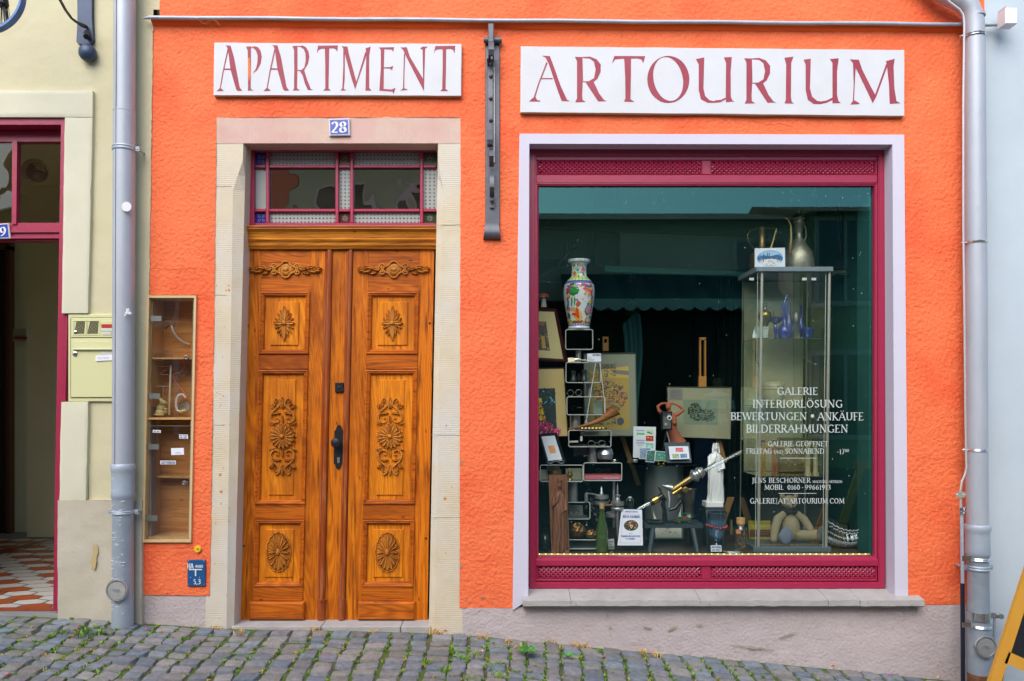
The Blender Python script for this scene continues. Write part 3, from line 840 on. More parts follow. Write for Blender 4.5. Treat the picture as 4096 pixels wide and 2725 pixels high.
# ---- transom light
TY = .17
def TQ(px, py): return P(px, py, TY)
tf = MB()
def bar_v(px0, px1, py0, py1, mb, y0=-.02, y1=.0, m=None):
 a = P(px0, py0, TY); b = P(px1, py1, TY)
 mb.bbox(min(a.x, b.x), max(a.x, b.x), TY + y0, TY + y1, min(a.z, b.z), max(a.z, b.z), .004)
bar_v(1000, 1022, 598, 912, tf, -.03); bar_v(1022, 1745, 598, 612, tf, -.03); bar_v(1022, 1745, 896, 912, tf, -.03)
for px in (1074, 1351, 1410, 1688): bar_v(px - 7, px + 6, 612, 896, tf, -.022)
xs = [1022, 1067, 1080, 1344, 1357, 1403, 1416, 1681, 1694, 1745]
for a_, b_ in ((1022, 1067), (1080, 1344), (1357, 1403), (1416, 1681), (1694, 1745)):
 for py in (669, 844): bar_v(a_, b_, py - 6, py + 6, tf, -.018)
tf.m = 0
tro = tf.build('transom_window', red_paint, oh)
pats = MB(); decor = {}
cells = [(1022, 1067), (1080, 1344), (1357, 1403), (1416, 1681), (1694, 1745)]
rows = [(612, 663), (675, 838), (850, 896)]
def cell(px, py, y=.006):
 a = P(px[0], py[0], TY); b = P(px[1], py[1], TY)
 return (a.x, b.x, b.z, a.z, TY + y)
def pane(px, py, m, name='glass_pane'):
 x0, x1, z0, z1, y = cell(px, py)
 mb = MB(); mb.sheet([(x0 - .004, y, z0 - .004), (x1 + .004, y, z0 - .004), (x1 + .004, y, z1 + .004), (x0 - .004, y, z1 + .004)])
 return mb.build(name, m, tro)
for i, cx in enumerate(cells):
 for j, ry in enumerate(rows):
  corner = i in (0, 2, 4) and j in (0, 2)
  big = i in (1, 3) and j == 1
  if corner: pane(cx, ry, [blue_gl, None, red_gl, None, green_gl][i], 'stained_pane')
  elif big: pane(cx, ry, old_glass)
  else: pane(cx, ry, frost, 'frosted_pane')
  x0, x1, z0, z1, y = cell(cx, ry, .003)
  mb = pats
  if corner:
   cxm, czm = (x0 + x1) / 2, (z0 + z1) / 2; mb = MB()
   r = min(x1 - x0, z1 - z0) * .42
   for k in range(4 if i == 0 else 7):
    aa = R(45) + k * 6.283 / (4 if i == 0 else 7);
    d = Vector((math.cos(aa), 0, math.sin(aa))); nn = Vector((-d.z, 0, d.x))
    cc = Vector((cxm, y - .0005 * (k % 2), czm))
    ra = r * (1.15 if i == 0 else .75)
    for sg in (-1, 1):
     mb.sheet([cc + d * ra * .12, cc + d * ra * .5 + nn * sg * ra * .2, cc + d * ra, cc + d * ra * .5 + nn * sg * ra * .14])
   mb.build('etched_flower', mat('etched lines', (.45, .48, .50), .5), tro)
  elif not big and j != 1 or (not big and i in (2, 4)):
   s = U(14, TY); nx = max(1, int((x1 - x0) / s)); nz = max(1, int((z1 - z0) / s))
   for a_ in range(nx):
    for b_ in range(nz):
     u_, v_ = x0 + (a_ + .5) * (x1 - x0) / nx, z0 + (b_ + .5) * (z1 - z0) / nz
     e = s * .28; t_ = s * .07
     decor.setdefault('d', MB()).flat([(u_ - e, v_ - t_), (u_ + e, v_ - t_), (u_ + e, v_ + t_), (u_ - e, v_ + t_)], y)
     decor['d'].flat([(u_ - t_, v_ - e), (u_ + t_, v_ - e), (u_ + t_, v_ + e), (u_ - t_, v_ + e)], y + .0004)
decor['d'].build('etched_cross', mat('clear crosses', (.06, .075, .07), .3), tro)
# ---- carved double door
DZ = DY
def dx_(px, py):
 """photo x of a door feature given in straightened columns"""
 f = (px - 993) / 740
 return px + lerp(-37, -28, f) * (py - 992) / 1488
def dp(px, py, y=0):
 """door point: px straightened, y = relief towards the street"""
 yy = DZ - y
 return P(dx_(px, py), py, DZ) - Vector((0, y, 0))
def dbox(mb, px0, px1, py0, py1, y0, y1, ch=.004, inset=None):
 """skewed raised block: front at relief y1, back at y0 ; ch = chamfer"""
 q = [(px0, py1), (px1, py1), (px1, py0), (px0, py0)]
 e = ch * 640
 i_ = [(px0 + e, py1 - e), (px1 - e, py1 - e), (px1 - e, py0 + e), (px0 + e, py0 + e)]
 vs = [dp(*p, y0) for p in q] + [dp(*p, y1 - min(ch, y1 - y0)) for p in q] + [dp(*p, y1) for p in i_]
 fs = [(8, 9, 10, 11)]
 for k in (0, 4):
  for i in range(4):
   j = (i + 1) % 4; fs.append((k + i, k + j, k + j + 4, k + i + 4))
 mb.add(vs, fs)
def dframe(mb, px0, px1, py0, py1, prof):
 """mitred picture-frame moulding: prof = [(inset px, relief)]"""
 n = len(prof); vs = []
 for e, yv in prof:
  for p in [(px0 + e, py1 - e), (px1 - e, py1 - e), (px1 - e, py0 + e), (px0 + e, py0 + e)]:
   vs.append(dp(*p, yv))
 fs = []
 for k in range(n - 1):
  for i in range(4):
   j = (i + 1) % 4; fs.append((4 * k + i, 4 * k + j, 4 * k + 4 + j, 4 * k + 4 + i))
 mb.add(vs, fs)
def petals(mb, c, n, rx, rz, y, wid=.5, tip=1.0, ph=0.0, hub=.22, thick=.012):
 """ring of tapering raised petals around c (Vector)"""
 for k in range(n):
  a = ph + 6.2832 * k / n
  ex = Vector((math.cos(a) * rx, 0, math.sin(a) * rz)); L = ex.length; ex.normalize()
  ez = Vector((-ex.z, 0, ex.x))
  wd = L * wid * 3.14 / n * 1.05
  vs = []; N = 6
  for i in range(N + 1):
   t = i / N
   ww = wd * (.25 + .95 * t) * (1 if t < .8 else math.sqrt(max(.02, 1 - ((t - .8) / .2) ** 2)))
   hh = thick * (.45 + .7 * math.sin(min(1, t * 1.1) * 2.6))
   p = c + ex * (L * t * tip) - Vector((0, y, 0))
   vs += [p - ez * ww - Vector((0, -.004, 0)), p - ez * ww * .55 - Vector((0, hh, 0)), p - Vector((0, hh * .55, 0)), p + ez * ww * .55 - Vector((0, hh, 0)), p + ez * ww - Vector((0, -.004, 0))]
  fs = [(i * 5 + j, i * 5 + j + 1, i * 5 + 6 + j, i * 5 + 5 + j) for i in range(N) for j in range(4)]
  mb.add(vs, fs)
 mb.ball(c - Vector((0, y + thick * .6, 0)), (rx * hub, .016, rz * hub), 12, 8)
def scroll(mb, c, s, sx=1, sz=1, r=.007, turns=1.3, y=.012, a0=0, tail=None):
 pts = []; rs = []
 N = 22
 for i in range(N + 1):
  t = i / N; a = a0 + t * turns * 6.283; rad = s * (1 - t) ** .8 + s * .08
  pts.append(c + Vector((sx * rad * math.cos(a), -y, sz * rad * math.sin(a)))); rs.append(r * (1 - .35 * t))
 if tail:
  pre = [c + Vector((sx * q[0], -y, sz * q[1])) for q in tail]
  pts = pre + pts; rs = [r * (.5 + .5 * i / max(1, len(pre))) for i in range(len(pre))] + rs
 mb.tube(pts, rs, 6)
 mb.ball(pts[-1], (r * 1.3, r * 1.3, r * 1.3), 8, 6)
def leaf(mb, base, ang, L, wd, y=.008, bend=0, h=.010, lobes=3):
 vs = []; N = 9; d0 = ang
 p = Vector(base)
 for i in range(N + 1):
  t = i / N
  a = d0 + bend * t
  d = Vector((math.cos(a), 0, math.sin(a))); nn = Vector((-d.z, 0, d.x))
  ww = wd * math.sin(min(1, t * .9 + .1) * 3.0) * (1 - .25 * abs(math.sin(t * lobes * 3.14)))
  ww = max(ww, wd * .05)
  q = p - Vector((0, y, 0))
  vs += [q - nn * ww + Vector((0, .006, 0)), q - nn * ww * .5 - Vector((0, h, 0)), q - Vector((0, h * .5, 0)), q + nn * ww * .5 - Vector((0, h, 0)), q + nn * ww + Vector((0, .006, 0))]
  p = p + d * (L / N)
 mb.add(vs, [(i * 5 + j, i * 5 + j + 1, i * 5 + 6 + j, i * 5 + 5 + j) for i in range(N) for j in range(4)])
co = MB()
cp = [(0, 0), (.075, 0), (.078, -.006), (.070, -.012), (.072, -.02), (.052, -.035), (.046, -.05), (.044, -.075), (.050, -.082), (.046, -.09), (.036, -.10), (.034, -.118), (.024, -.128), (.02, -.138), (0, -.138)]
vs = []
xa, xb = PX(988, DZ), PX(1742, DZ); zt = PZ(906, DZ - .05)
for x, sgn in ((xa, -1), (xb, 1)):
 for o_, dz in cp: vs.append((x + sgn * o_ * .35, DZ - o_, zt + dz))
n_ = len(cp)
co.add(vs, [(i, i + 1, n_ + i + 1, n_ + i) for i in range(n_ - 1)] + [tuple(range(n_)), tuple(range(2 * n_ - 1, n_ - 1, -1))])
cornice = co.build('door_cornice', wood('cornice pine', (.60, .23, .022), (.46, .14, .014), (.20, .055, .01), 'x', ring=14), oh, smooth=30)
def door_leaf(name, x0, x1, pxl, pxr, label):
 """x0..x1 leaf edges, pxl..pxr panel column, straightened pixels at the top"""
 leafo = MB();
 dbox(leafo, x0, pxl, 992, 2482, -.03, 0, .0005)
 dbox(leafo, pxr, x1, 992, 2482, -.03, 0, .0005)
 lo = leafo.build(name, wood_v, oh); tag(lo, label)
 for i, (a, b, y_, ch) in enumerate(((992, 1166, -.001, .0015), (1419, 1478, .006, .004), (2019, 2077, .006, .004), (2348, 2404, .008, .004), (2404, 2476, .034, .010))):
  r_ = MB(); e = 9 * (i == 4); dbox(r_, pxl - e, pxr + e, a, b, -.03, y_, ch); r_.build('kick_board' if e else 'rail', wood_h, lo)
 fr = MB(); pn = MB()
 for a, b in ((1167, 1418), (1479, 2018), (2078, 2347)):
  dframe(fr, pxl, pxr, a, b, [(0, -.002), (1, .012), (6, .014), (10, .008), (12, .010), (17, .003), (20, -.012)])
  dbox(pn, pxl + 18, pxr - 18, a + 18, b - 18, -.02, -.012, .0003)
  e = 50 if b - a > 300 else 44
  dbox(pn, pxl + e, pxr - e, a + 40, b - 36, -.0125, -.004, .004)
 fr.build('panel_moulding', wood_h, lo)
 pn.build('panel', wood_l, lo)
 cx = (pxl + pxr) / 2 - .5
 gm_ = MB()
 c = dp(cx + 1, 1079)
 def ell(rx, rz, r, y, sq=1.0):
  pts = []
  for k in range(28):
   a = 6.283 * k / 28
   q = 1 + .18 * math.cos(4 * a) * sq
   pts.append(c + Vector((U(rx) * math.cos(a) * q, -y, U(rz) * math.sin(a) * q)))
  gm_.tube(pts, r, 6, closed=True)
 ell(37, 29, .006, .008); ell(21, 14, .0035, .008, .5)
 gm_.ball(c, (U(34), .012, U(25)), 16, 8)
 gm_.ball(c - Vector((0, .008, 0)), (U(15), .010, U(9)), 12, 8)
 for sg in (-1, 1):
  scroll(gm_, c + Vector((sg * U(46), 0, U(12))), U(12), sg, 1, .005, 1.1)
  scroll(gm_, c + Vector((sg * U(46), 0, -U(10))), U(11), sg, -1, .005, 1.1)
  scroll(gm_, c + Vector((sg * U(62), 0, U(2))), U(13), sg, -1, .006, 1.2, a0=2)
  for k, (px_, dz_, an, L_, wd_) in enumerate([(66, -6, .5, 38, 9), (78, 2, .25, 46, 10), (92, -5, -.28, 42, 9), (102, 3, .12, 44, 9), (112, 0, .35, 30, 8), (116, -2, -.3, 32, 8), (70, -12, -.35, 30, 8), (120, 0, 0, 30, 7)]):
   an2 = an if sg > 0 else math.pi - an
   leaf(gm_, c + Vector((sg * U(px_), 0, U(dz_ + 2))), an2, U(L_), U(wd_), .008 + .002 * (k % 3), bend=-.25 * sg * (1 if an > 0 else -1))
 gm_.build('carved_garland', wood_c, lo, smooth=50)
 uf = MB(); c = dp(cx - 1, 1293, -.004)
 for ang, L_, wd_ in [(90, 70, 17), (-90, 72, 17), (0, 44, 13), (180, 44, 13), (55, 50, 9), (125, 50, 9), (-55, 50, 9), (-125, 50, 9), (28, 44, 9), (152, 44, 9), (-28, 44, 9), (-152, 44, 9), (72, 56, 9), (108, 56, 9), (-72, 56, 9), (-108, 56, 9)]:
  leaf(uf, c, R(ang), U(L_), U(wd_), .004 + (.004 if abs(ang) in (90, 0, 180) else 0), lobes=4, h=.009)
 uf.ball(c - Vector((0, .016, 0)), (U(9.5), .010, U(9.5)), 12, 8)
 uf.build('carved_flower', wood_c, lo, smooth=50)
 mc = MB(); c = dp(cx - 1 + (4 if x0 < 1200 else 0), 1746, -.004)
 petals(mc, c, 16, U(51), U(51), .008, wid=.95, ph=.1, hub=.19, thick=.013)
 for k in range(18):
  a = 6.283 * k / 18
  mc.ball(c + Vector((U(52) * math.cos(a), -.003, U(52) * math.sin(a))), (.006, .007, .006), 6, 5)
 for sz in (1, -1):
  for sg in (-1, 1):
   pts = []; rs = []
   for t, (ax_, az_) in enumerate([(2, 150), (8, 132), (22, 118), (38, 104), (47, 88), (49, 74), (43, 62), (30, 56), (18, 60), (13, 68), (17, 76), (24, 76)]):
    pts.append(c + Vector((sg * U(ax_), -.010, sz * U(az_)))); rs.append(.0035 + .004 * math.sin(3.14 * min(1, t / 9)))
   mc.tube(pts, rs, 6)
   mc.ball(pts[-1], (.006, .006, .006), 8, 6)
   leaf(mc, c + Vector((sg * U(42), 0, sz * U(92))), R(90 + sg * 90) + (-sg) * sz * .35, U(36), U(7), .008, bend=.5 * sg * sz, lobes=1)
   pts = [c + Vector((sg * U(q[0]), -.009, sz * U(q[1]))) for q in [(4, 118), (10, 134), (14, 150), (26, 158), (32, 150), (27, 141), (21, 146)]]
   mc.tube(pts, [.004, .0055, .006, .006, .005, .004, .004], 6)
   for q in [(34, 122, 1.2, 26), (38, 128, .7, 22), (30, 136, 1.4, 20)]:
    an = q[2] if sg > 0 else math.pi - q[2]
    if sz < 0: an = -an
    leaf(mc, c + Vector((sg * U(q[0]), 0, sz * U(q[1] - 12))), an, U(q[3]), U(7), .006, lobes=2)
   leaf(mc, c + Vector((sg * U(34), 0, sz * U(50))), (0.25 if sg > 0 else math.pi - .25) * sz, U(24), U(6), .006, lobes=1)
  leaf(mc, c + Vector((0, 0, sz * U(118))), R(90) * sz, U(44), U(10), .010, lobes=2)
  leaf(mc, c + Vector((0, 0, sz * U(56))), R(90) * sz, U(30), U(8), .006, lobes=1)
 mc.build('carved_scrollwork', wood_c, lo, smooth=50)
 lf = MB(); c = dp(cx - 2, 2208, -.004)
 petals(lf, c, 16, U(46), U(76), .006, wid=.75, ph=.0, hub=.2, thick=.014)
 for k in range(16):
  a = 6.283 * k / 16
  pts = []
  for q in range(7):
   b = a + (q - 3) * .055; rr_ = 1.0 + .06 * math.cos((q - 3) * .5)
   pts.append(c + Vector((U(47) * rr_ * math.cos(b), -.007, U(78) * rr_ * math.sin(b))))
  lf.tube(pts, .0042, 5)
 lf.build('carved_rosette', wood_c, lo, smooth=50)
 return lo
dl = door_leaf('door', 990, 1301, 1046, 1245, 'left wooden door leaf without a handle')
dr = door_leaf('door', 1414, 1737, 1474, 1680, 'right wooden door leaf beside the knob')
cs = MB(); dbox(cs, 1331, 1387, 992, 2482, -.03, -.004, .001)
cso = cs.build('meeting_stile', wood_v, oh)
def half_round(px0, px1, py0, py1, y, mb, n=8, k=1.0):
 vs = []
 for py in (py0, (py0 + py1) / 2, py1):
  for i in range(n + 1):
   a = math.pi * i / n
   px = (px0 + px1) / 2 - (px1 - px0) / 2 * math.cos(a)
   vs.append(dp(px, py, y + U(px1 - px0) / 2 * math.sin(a) * k))
 mb.add(vs, [(j * (n + 1) + i, j * (n + 1) + i + 1, (j + 1) * (n + 1) + i + 1, (j + 1) * (n + 1) + i) for j in range(2) for i in range(n)] + [tuple(range(n + 1)), tuple(range(3 * n + 2, 2 * n + 1, -1))])
hm = MB()
half_round(1301, 1312, 1000, 2482, -.004, hm); half_round(1310, 1331, 1000, 2400, 0, hm, 10, 1.3); half_round(1304, 1335, 2400, 2482, 0, hm, 10, 1.2); half_round(1303, 1337, 2396, 2402, 0, hm, 10, 1.3)
hm.build('cover_moulding', wood_r, cso, smooth=40)
hm = MB()
half_round(1387, 1398, 1000, 2400, -.004, hm); half_round(1396, 1412, 1000, 2400, 0, hm, 10, 1.3)
half_round(1384, 1414, 2394, 2478, 0, hm, 6, 1.2)
hm.build('cover_moulding', wood_r, cso, smooth=40)
kp = MB()
def dpoly(mb, pts, y0, y1):
 vs = [dp(a, b, y1) for a, b in pts] + [dp(a, b, y0) for a, b in pts]; n = len(pts)
 mb.add(vs, [tuple(range(n)), tuple(range(2 * n - 1, n - 1, -1))] + [(i, i + n, (i + 1) % n + n, (i + 1) % n) for i in range(n)])
kx = 1372
def rplate(cx, w_, y0, y1):
 pts = []
 for k in range(9):
  a = math.pi * k / 8; pts.append((cx - (w_ - 6) * math.cos(a), y0 + 20 - 20 * math.sin(a)))
 pts += [(cx + w_, y0 + 22), (cx + w_, y1 - 22)]
 for k in range(9):
  a = math.pi * k / 8; pts.append((cx + (w_ - 6) * math.cos(a), y1 - 20 + 20 * math.sin(a)))
 pts += [(cx - w_, y1 - 22), (cx - w_, y0 + 22)]
 return pts
dpoly(kp, rplate(kx, 18, 1700, 1877), -.004, .003)
plate = kp.build('handle_plate', black_iron, cso)
kn = MB(); c = dp(kx - 4, 1770, .003)
prof = [(.012, 0), (.011, -.03), (.02, -.034), (.031, -.042), (.033, -.052), (.028, -.062), (.012, -.067), (0, -.068)]
kn.lathe(prof, c, 24, 'y'); kn.build('knob', black_iron, plate, smooth=40)
ck = MB(); c = dp(kx + 1, 1834, .004); ck.lathe([(.009, .001), (.009, -.004), (0, -.004)], c, 14, 'y')
a, b = dp(kx - 3.5, 1834, .004), dp(kx + 5, 1852, .008); ck.box(a.x, b.x, a.y - .003, a.y + .001, b.z, a.z)
ck.build('lock_cylinder', mat('brass nickel', (.72, .70, .60), .3, .9), plate)
sl = MB(); c = dp(kx + 1, 1832, .009); sl.box(c.x - .0012, c.x + .0012, c.y - .0008, c.y + .0008, c.z - .005, c.z + .005); sl.build('keyhole', mat('black hole', (.01, .01, .01), .8), plate)
lk = MB(); dbox(lk, 1354, 1387, 1531, 1569, -.004, .012, .003)
lko = lk.build('night_lock', black_iron, cso)
c = dp(1370, 1551, .012); l2 = MB(); l2.lathe([(.008, 0), (.008, -.003), (.006, -.004), (.006, -.002), (0, -.002)], c, 14, 'y'); l2.build('lock_cylinder', mat('dark lock', (.06, .06, .065), .3, .8), lko)
for px, py in [(999, 1303), (1724, 1293), (1006, 2184), (1726, 2153)]:
 bl = MB(); c = dp(px, py, 0); bl.lathe([(.008, .002), (.008, -.004), (.004, -.006), (0, -.006)], c, 4, 'y', a0=.2); bl.build('bolt_head', black_iron, dl if px < 1200 else dr)
# -- shop window of the orange house
WY = .12
sr = MB()
def quad_px(mb, q, ys):
 mb.add([P(*p, 0) * 1 + Vector((0, y, 0)) for p, y in zip(q, ys)], [(0, 1, 2, 3)])
O = [(2078, 537), (3614, 541), (3630, 2440), (2050, 2440)]
I = [(2117, 577), (3567, 580), (3577, 2400), (2113, 2400)]
f = -.003
def W(p, y): v = P(p[0], p[1], 0); return Vector((v.x, y, v.z))
def surround(mb, O, I, f):
 def strip(a, b, c_, d_, n=16):
  for i in range(n):
   t0, t1 = i / n, (i + 1) / n
   pts = [W(a, f).lerp(W(b, f), t0), W(a, f).lerp(W(b, f), t1), W(d_, f).lerp(W(c_, f), t1), W(d_, f).lerp(W(c_, f), t0)]
   mb.add(pts, [(0, 1, 2, 3)])
 strip(O[0], O[1], I[1], I[0]); strip(O[1], O[2], I[2], I[1]); strip(O[3], O[0], I[0], I[3])
 Y = .2
 for a, b in ((I[0], I[1]), (I[1], I[2]), (I[3], I[0])):
  mb.add([W(a, f), W(b, f), W(b, Y), W(a, Y)], [(0, 1, 2, 3)])
 for a, b in ((O[0], O[1]), (O[1], O[2]), (O[3], O[0])):
  mb.add([W(a, .02), W(b, .02), W(b, f), W(a, f)], [(0, 1, 2, 3)])
surround(sr, O, I, -.009)
sr.build('window_surround', lilac, oh)
sl = MB()
xs = [2090, 2280, 2790, 3295, 3420, 3675]
for a, b in zip(xs, xs[1:]):
 x0, x1 = PX(a) + .001, PX(b) - .001
 N = 8
 def sfn(u, v, x0=x0, x1=x1, a=a):
  x = lerp(x0, x1, u)
  prof = [(.16, PZ(2348, .12)), (.02, PZ(2380, 0)), (-.062, PZ(2399, -.06)), (-.07, PZ(2402, -.07)), (-.07, PZ(2424, -.07)), (-.05, PZ(2428, -.05)), (.03, PZ(2430, 0))]
  k = v * 6; i = min(5, int(k)); t = k - i
  y = lerp(prof[i][0], prof[i + 1][0], t); z = lerp(prof[i][1], prof[i + 1][1], t)
  nn = .003 * noise.noise(Vector((x * 14, a, z * 14)))
  return (x, y + nn - (.003 if a == 2090 or a == 3420 else 0), z + nn)
 sl.grid(sfn, max(4, int((x1 - x0) / .02)), 24)
sl.build('window_sill', sill_m, oh, smooth=50)
sw = MB()
def WQ(px, py, y=0): return P(px, py, WY) - Vector((0, y, 0))
def wframe(mb, x0, x1, y0, y1, prof, base=None):
 """mitred moulding at the window plane, prof = [(inset px, relief m)]"""
 n = len(prof); vs = []
 for e, yv in prof:
  for p in [(x0 + e, y1 - e), (x1 - e, y1 - e), (x1 - e, y0 + e), (x0 + e, y0 + e)]:
   vs.append(WQ(*p, yv))
 mb.add(vs, [(4 * k + i, 4 * k + (i + 1) % 4, 4 * k + 4 + (i + 1) % 4, 4 * k + 4 + i) for k in range(n - 1) for i in range(4)])
def wbar(mb, x0, x1, y0, y1, r0, r1, b=.004):
 a = WQ(x0, y1); c_ = WQ(x1, y0)
 mb.bbox(a.x, c_.x, WY - r1, WY - r0, a.z, c_.z, b)
wframe(sw, 2116, 3534, 600, 2352, [(0, -.05), (0, .02), (2, .022), (22, .022), (24, .016), (27, .016)])
swo = sw.build('shop_window', red_paint, oh)
cm_ = MB()
wbar(cm_, 2143, 3507, 627, 644, -.05, .012)          # above the lattice
wbar(cm_, 2143, 3507, 701, 734, -.05, .012)
wbar(cm_, 2143, 2150, 644, 701, -.05, .010); wbar(cm_, 3501, 3507, 644, 701, -.05, .010); wbar(cm_, 2806, 2840, 644, 701, -.05, .012)
wbar(cm_, 2143, 3507, 2236, 2262, -.05, .024); wbar(cm_, 2143, 3507, 2316, 2325, -.05, .010)
wbar(cm_, 2143, 2150, 2262, 2316, -.05, .010); wbar(cm_, 3501, 3507, 2262, 2316, -.05, .010); wbar(cm_, 2806, 2840, 2262, 2316, -.05, .012)
wframe(cm_, 2148, 3503, 738, 2232, [(-6, -.03), (-6, .008), (-2, .010), (1, .004), (5, .002), (7, -.02)])
cm_.build('casing', red_paint, swo, smooth=30)
for (x0, x1, y0, y1) in [(2150, 2806, 645, 700), (2840, 3501, 645, 700), (2150, 2806, 2263, 2315), (2840, 3501, 2263, 2315)]:
 lt = MB()
 wframe(lt, x0, x1, y0, y1, [(0, .008), (3, .011), (6, .004), (8, -.008)])
 a = WQ(x0 + 6, y1 - 6, -.012); b = WQ(x1 - 6, y0 + 6, -.012)
 lt.box(a.x, b.x, WY + .008, WY + .02, a.z, b.z)
 xL, xR, zB, zT = a.x, b.x, a.z, b.z
 h_ = zT - zB; n = int((xR - xL) / .030)
 for k in range(n + 2):
  cx = xL + k * .030
  for sg, yo in ((1, .0), (-1, -.004)):
   pts = []
   for i in range(9):
    t = i / 8
    px_ = cx + sg * (t - .5) * h_ * 1.15; pz = zB + h_ * t
    if px_ < xL or px_ > xR: continue
    pts.append((px_, WY - .001 + yo - .006 * math.sin(3.14159 * t) , pz))
   if len(pts) > 2: lt.tube(pts, .0068, 5)
 lt.build('lattice_panel', red_paint, swo, smooth=40)
gp = MB()
a = WQ(2152, 2230); b = WQ(3499, 742)
gy = WY + .022
gp.sheet([(a.x, gy, a.z), (b.x, gy, a.z), (b.x, gy, b.z), (a.x, gy, b.z)])
gpo = gp.build('glass_pane', shop_glass, swo)
tx = MB()
ly = gy + .004
def tfn(x, z, l): return (x, ly + .0004 * l, z)
def tline(t, px0, px1, py0, py1, **k):
 """text between photo columns, letter height from py0 (top) to py1 (base)"""
 x0 = PX(px0, ly); wdt = PX(px1, ly) - x0; z0 = PZ(py1, ly); h = PZ(py0, ly) - z0
 write(tx, t, x0, z0, h, tfn, width=wdt, **k)
K = dict(thick=.155, thin=.075)
tline('GALERIE', 3109, 3271, 1551, 1579, **K)
tline('INTERIORLÖSUNG', 3011, 3370, 1601, 1630, **K)
tline('BEWERTUNGEN', 2923, 3227, 1651, 1680, **K)
bl_ = MB()
c = P(3250, 1664, ly); tx.add([(c.x + U(7) * math.cos(k * .5236), ly, c.z + U(7) * math.sin(k * .5236)) for k in range(12)], [tuple(range(12))])
tline('ANKÄUFE', 3271, 3454, 1651, 1681, **K)
tline('BILDERRAHMUNGEN', 2985, 3392, 1700, 1730, **K)
tline('GALERIE GEÖFFNET', 3071, 3312, 1766, 1785, **K)
tline('FREITAG', 2985, 3087, 1795, 1815, **K); tline('UND', 3096, 3132, 1803, 1815, **K); tline('SONNABEND', 3141, 3297, 1795, 1815, **K)
tline('-17', 3347, 3378, 1797, 1817, **K); tline('00', 3380, 3396, 1797, 1809, **K)
tline('JENS BESCHORNER', 3009, 3242, 1912, 1931, **K); tline('MAGISTER ARTRIUM', 3250, 3369, 1922, 1932, **K)
tline('MOBIL', 3058, 3135, 1940, 1959, **K); tline('0160', 3150, 3200, 1940, 1959, **K); tline('-', 3206, 3214, 1940, 1959, **K); tline('99661913', 3220, 3323, 1940, 1959, **K)
tline('GALERIE[AT]ARTOURIUM.COM', 3000, 3377, 1994, 2014, **K)
for a_, b_, py in ((3118, 3268, 1833), (3114, 3266, 1974)):
 p, q = P(a_, py, ly), P(b_, py, ly); tx.box(p.x, q.x, ly, ly + .0005, p.z - .0016, p.z + .0016)
tx.build('window_lettering', mat('white vinyl', (.80, .82, .82), .5), gpo)
sp = MB(); rr = random.Random(11)
for i in range(260):
 px = rr.uniform(2160, 3490); py = rr.choice([rr.uniform(745, 830), rr.uniform(745, 1400), rr.uniform(1500, 2225)])
 if py < 830 and px < 2450: continue
 c = P(px, py, gy); r = U(rr.uniform(.5, 1.7));
 sp.add([(c.x + r * math.cos(k * 1.2566), gy - .0012, c.z + r * 1.3 * math.sin(k * 1.2566)) for k in range(5)], [tuple(range(5))])
sp.build('dust_speck', mat('dust', (.45, .55, .52), .9), gpo)
# ---- the room behind the glass
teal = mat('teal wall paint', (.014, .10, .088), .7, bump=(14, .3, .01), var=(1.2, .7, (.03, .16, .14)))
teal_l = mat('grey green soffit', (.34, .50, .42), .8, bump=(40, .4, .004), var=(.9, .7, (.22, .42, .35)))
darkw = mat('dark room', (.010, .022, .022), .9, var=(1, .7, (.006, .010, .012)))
FLZ = EYE - 1.0225          # display floor
room = MB()
RX0, RX1 = PX(2050), PX(3620)
CZ = PZ(700, .3)
room.box(RX0 - .06, RX0, .36, 1.3, -.2, CZ + .3)
room.box(RX0 - 1.3, RX0 - 1.2, 1.3, 4.6, -.2, CZ + .3)
room.box(RX0 - 1.2, RX0 - .06, 1.25, 1.3, -.2, CZ + .3)
room.box(RX1 + .0, RX1 + .06, .2, 4.6, -.2, CZ + .3)
room.build('room_wall', teal, oh)
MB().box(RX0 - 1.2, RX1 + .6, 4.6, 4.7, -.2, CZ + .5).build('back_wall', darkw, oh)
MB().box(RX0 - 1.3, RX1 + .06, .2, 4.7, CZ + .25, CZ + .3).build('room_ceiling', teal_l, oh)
MB().box(RX0 - 1.3, RX1 + .06, 1.3, 4.6, -.1, -.05).build('room_floor', mat('room floor', (.03, .025, .02), .6), oh)
cb = MB()
cb.box(RX0 - .06, PX(2120), .18, .36, -.2, CZ + .3); cb.box(PX(3530), RX1 + .06, .18, .36, -.2, CZ + .3)
cb.box(PX(2120), PX(3530), .18, .22, PZ(690, .18), CZ + .3)
cb.build('room_wall', teal, oh)
sg_ = MB(); sg_.box(RX0, RX1, .15, 1.28, FLZ - .6, FLZ)
sg_.build('display_floor', mat('brown display floor', (.055, .035, .03), .5, bump=(30, .2, .002), var=(3, .6, (.08, .055, .045))), oh)
bm = MB()
y1 = 1.45
bm.box(PX(2480, y1), PX(3600, y1), y1, y1 + .12, PZ(1078, y1), PZ(700, y1))
bm.build('soffit_beam', teal_l, oh)
b2 = MB()
b2.box(PX(2130, 2.4), PX(2480, 2.4), 2.4, 2.5, PZ(1030, 2.4), PZ(700, 2.4))
b2.build('soffit_beam', teal_l, oh)
b3 = MB(); yy = 1.2
b3.add([P(2130, 838, yy), P(2480, 852, yy), P(3020, 880, yy), P(3240, 870, yy), P(3240, 950, yy), P(3000, 946, yy), P(2480, 918, yy), P(2130, 905, yy)], [tuple(range(8))])
b3v = MB(); q = [(2100, 818), (3240, 866), (3240, 946), (2100, 905)]
v_ = [P(a, b, 1.22) for a, b in q]; v2 = [v + Vector((0, .12, 0)) for v in v_]
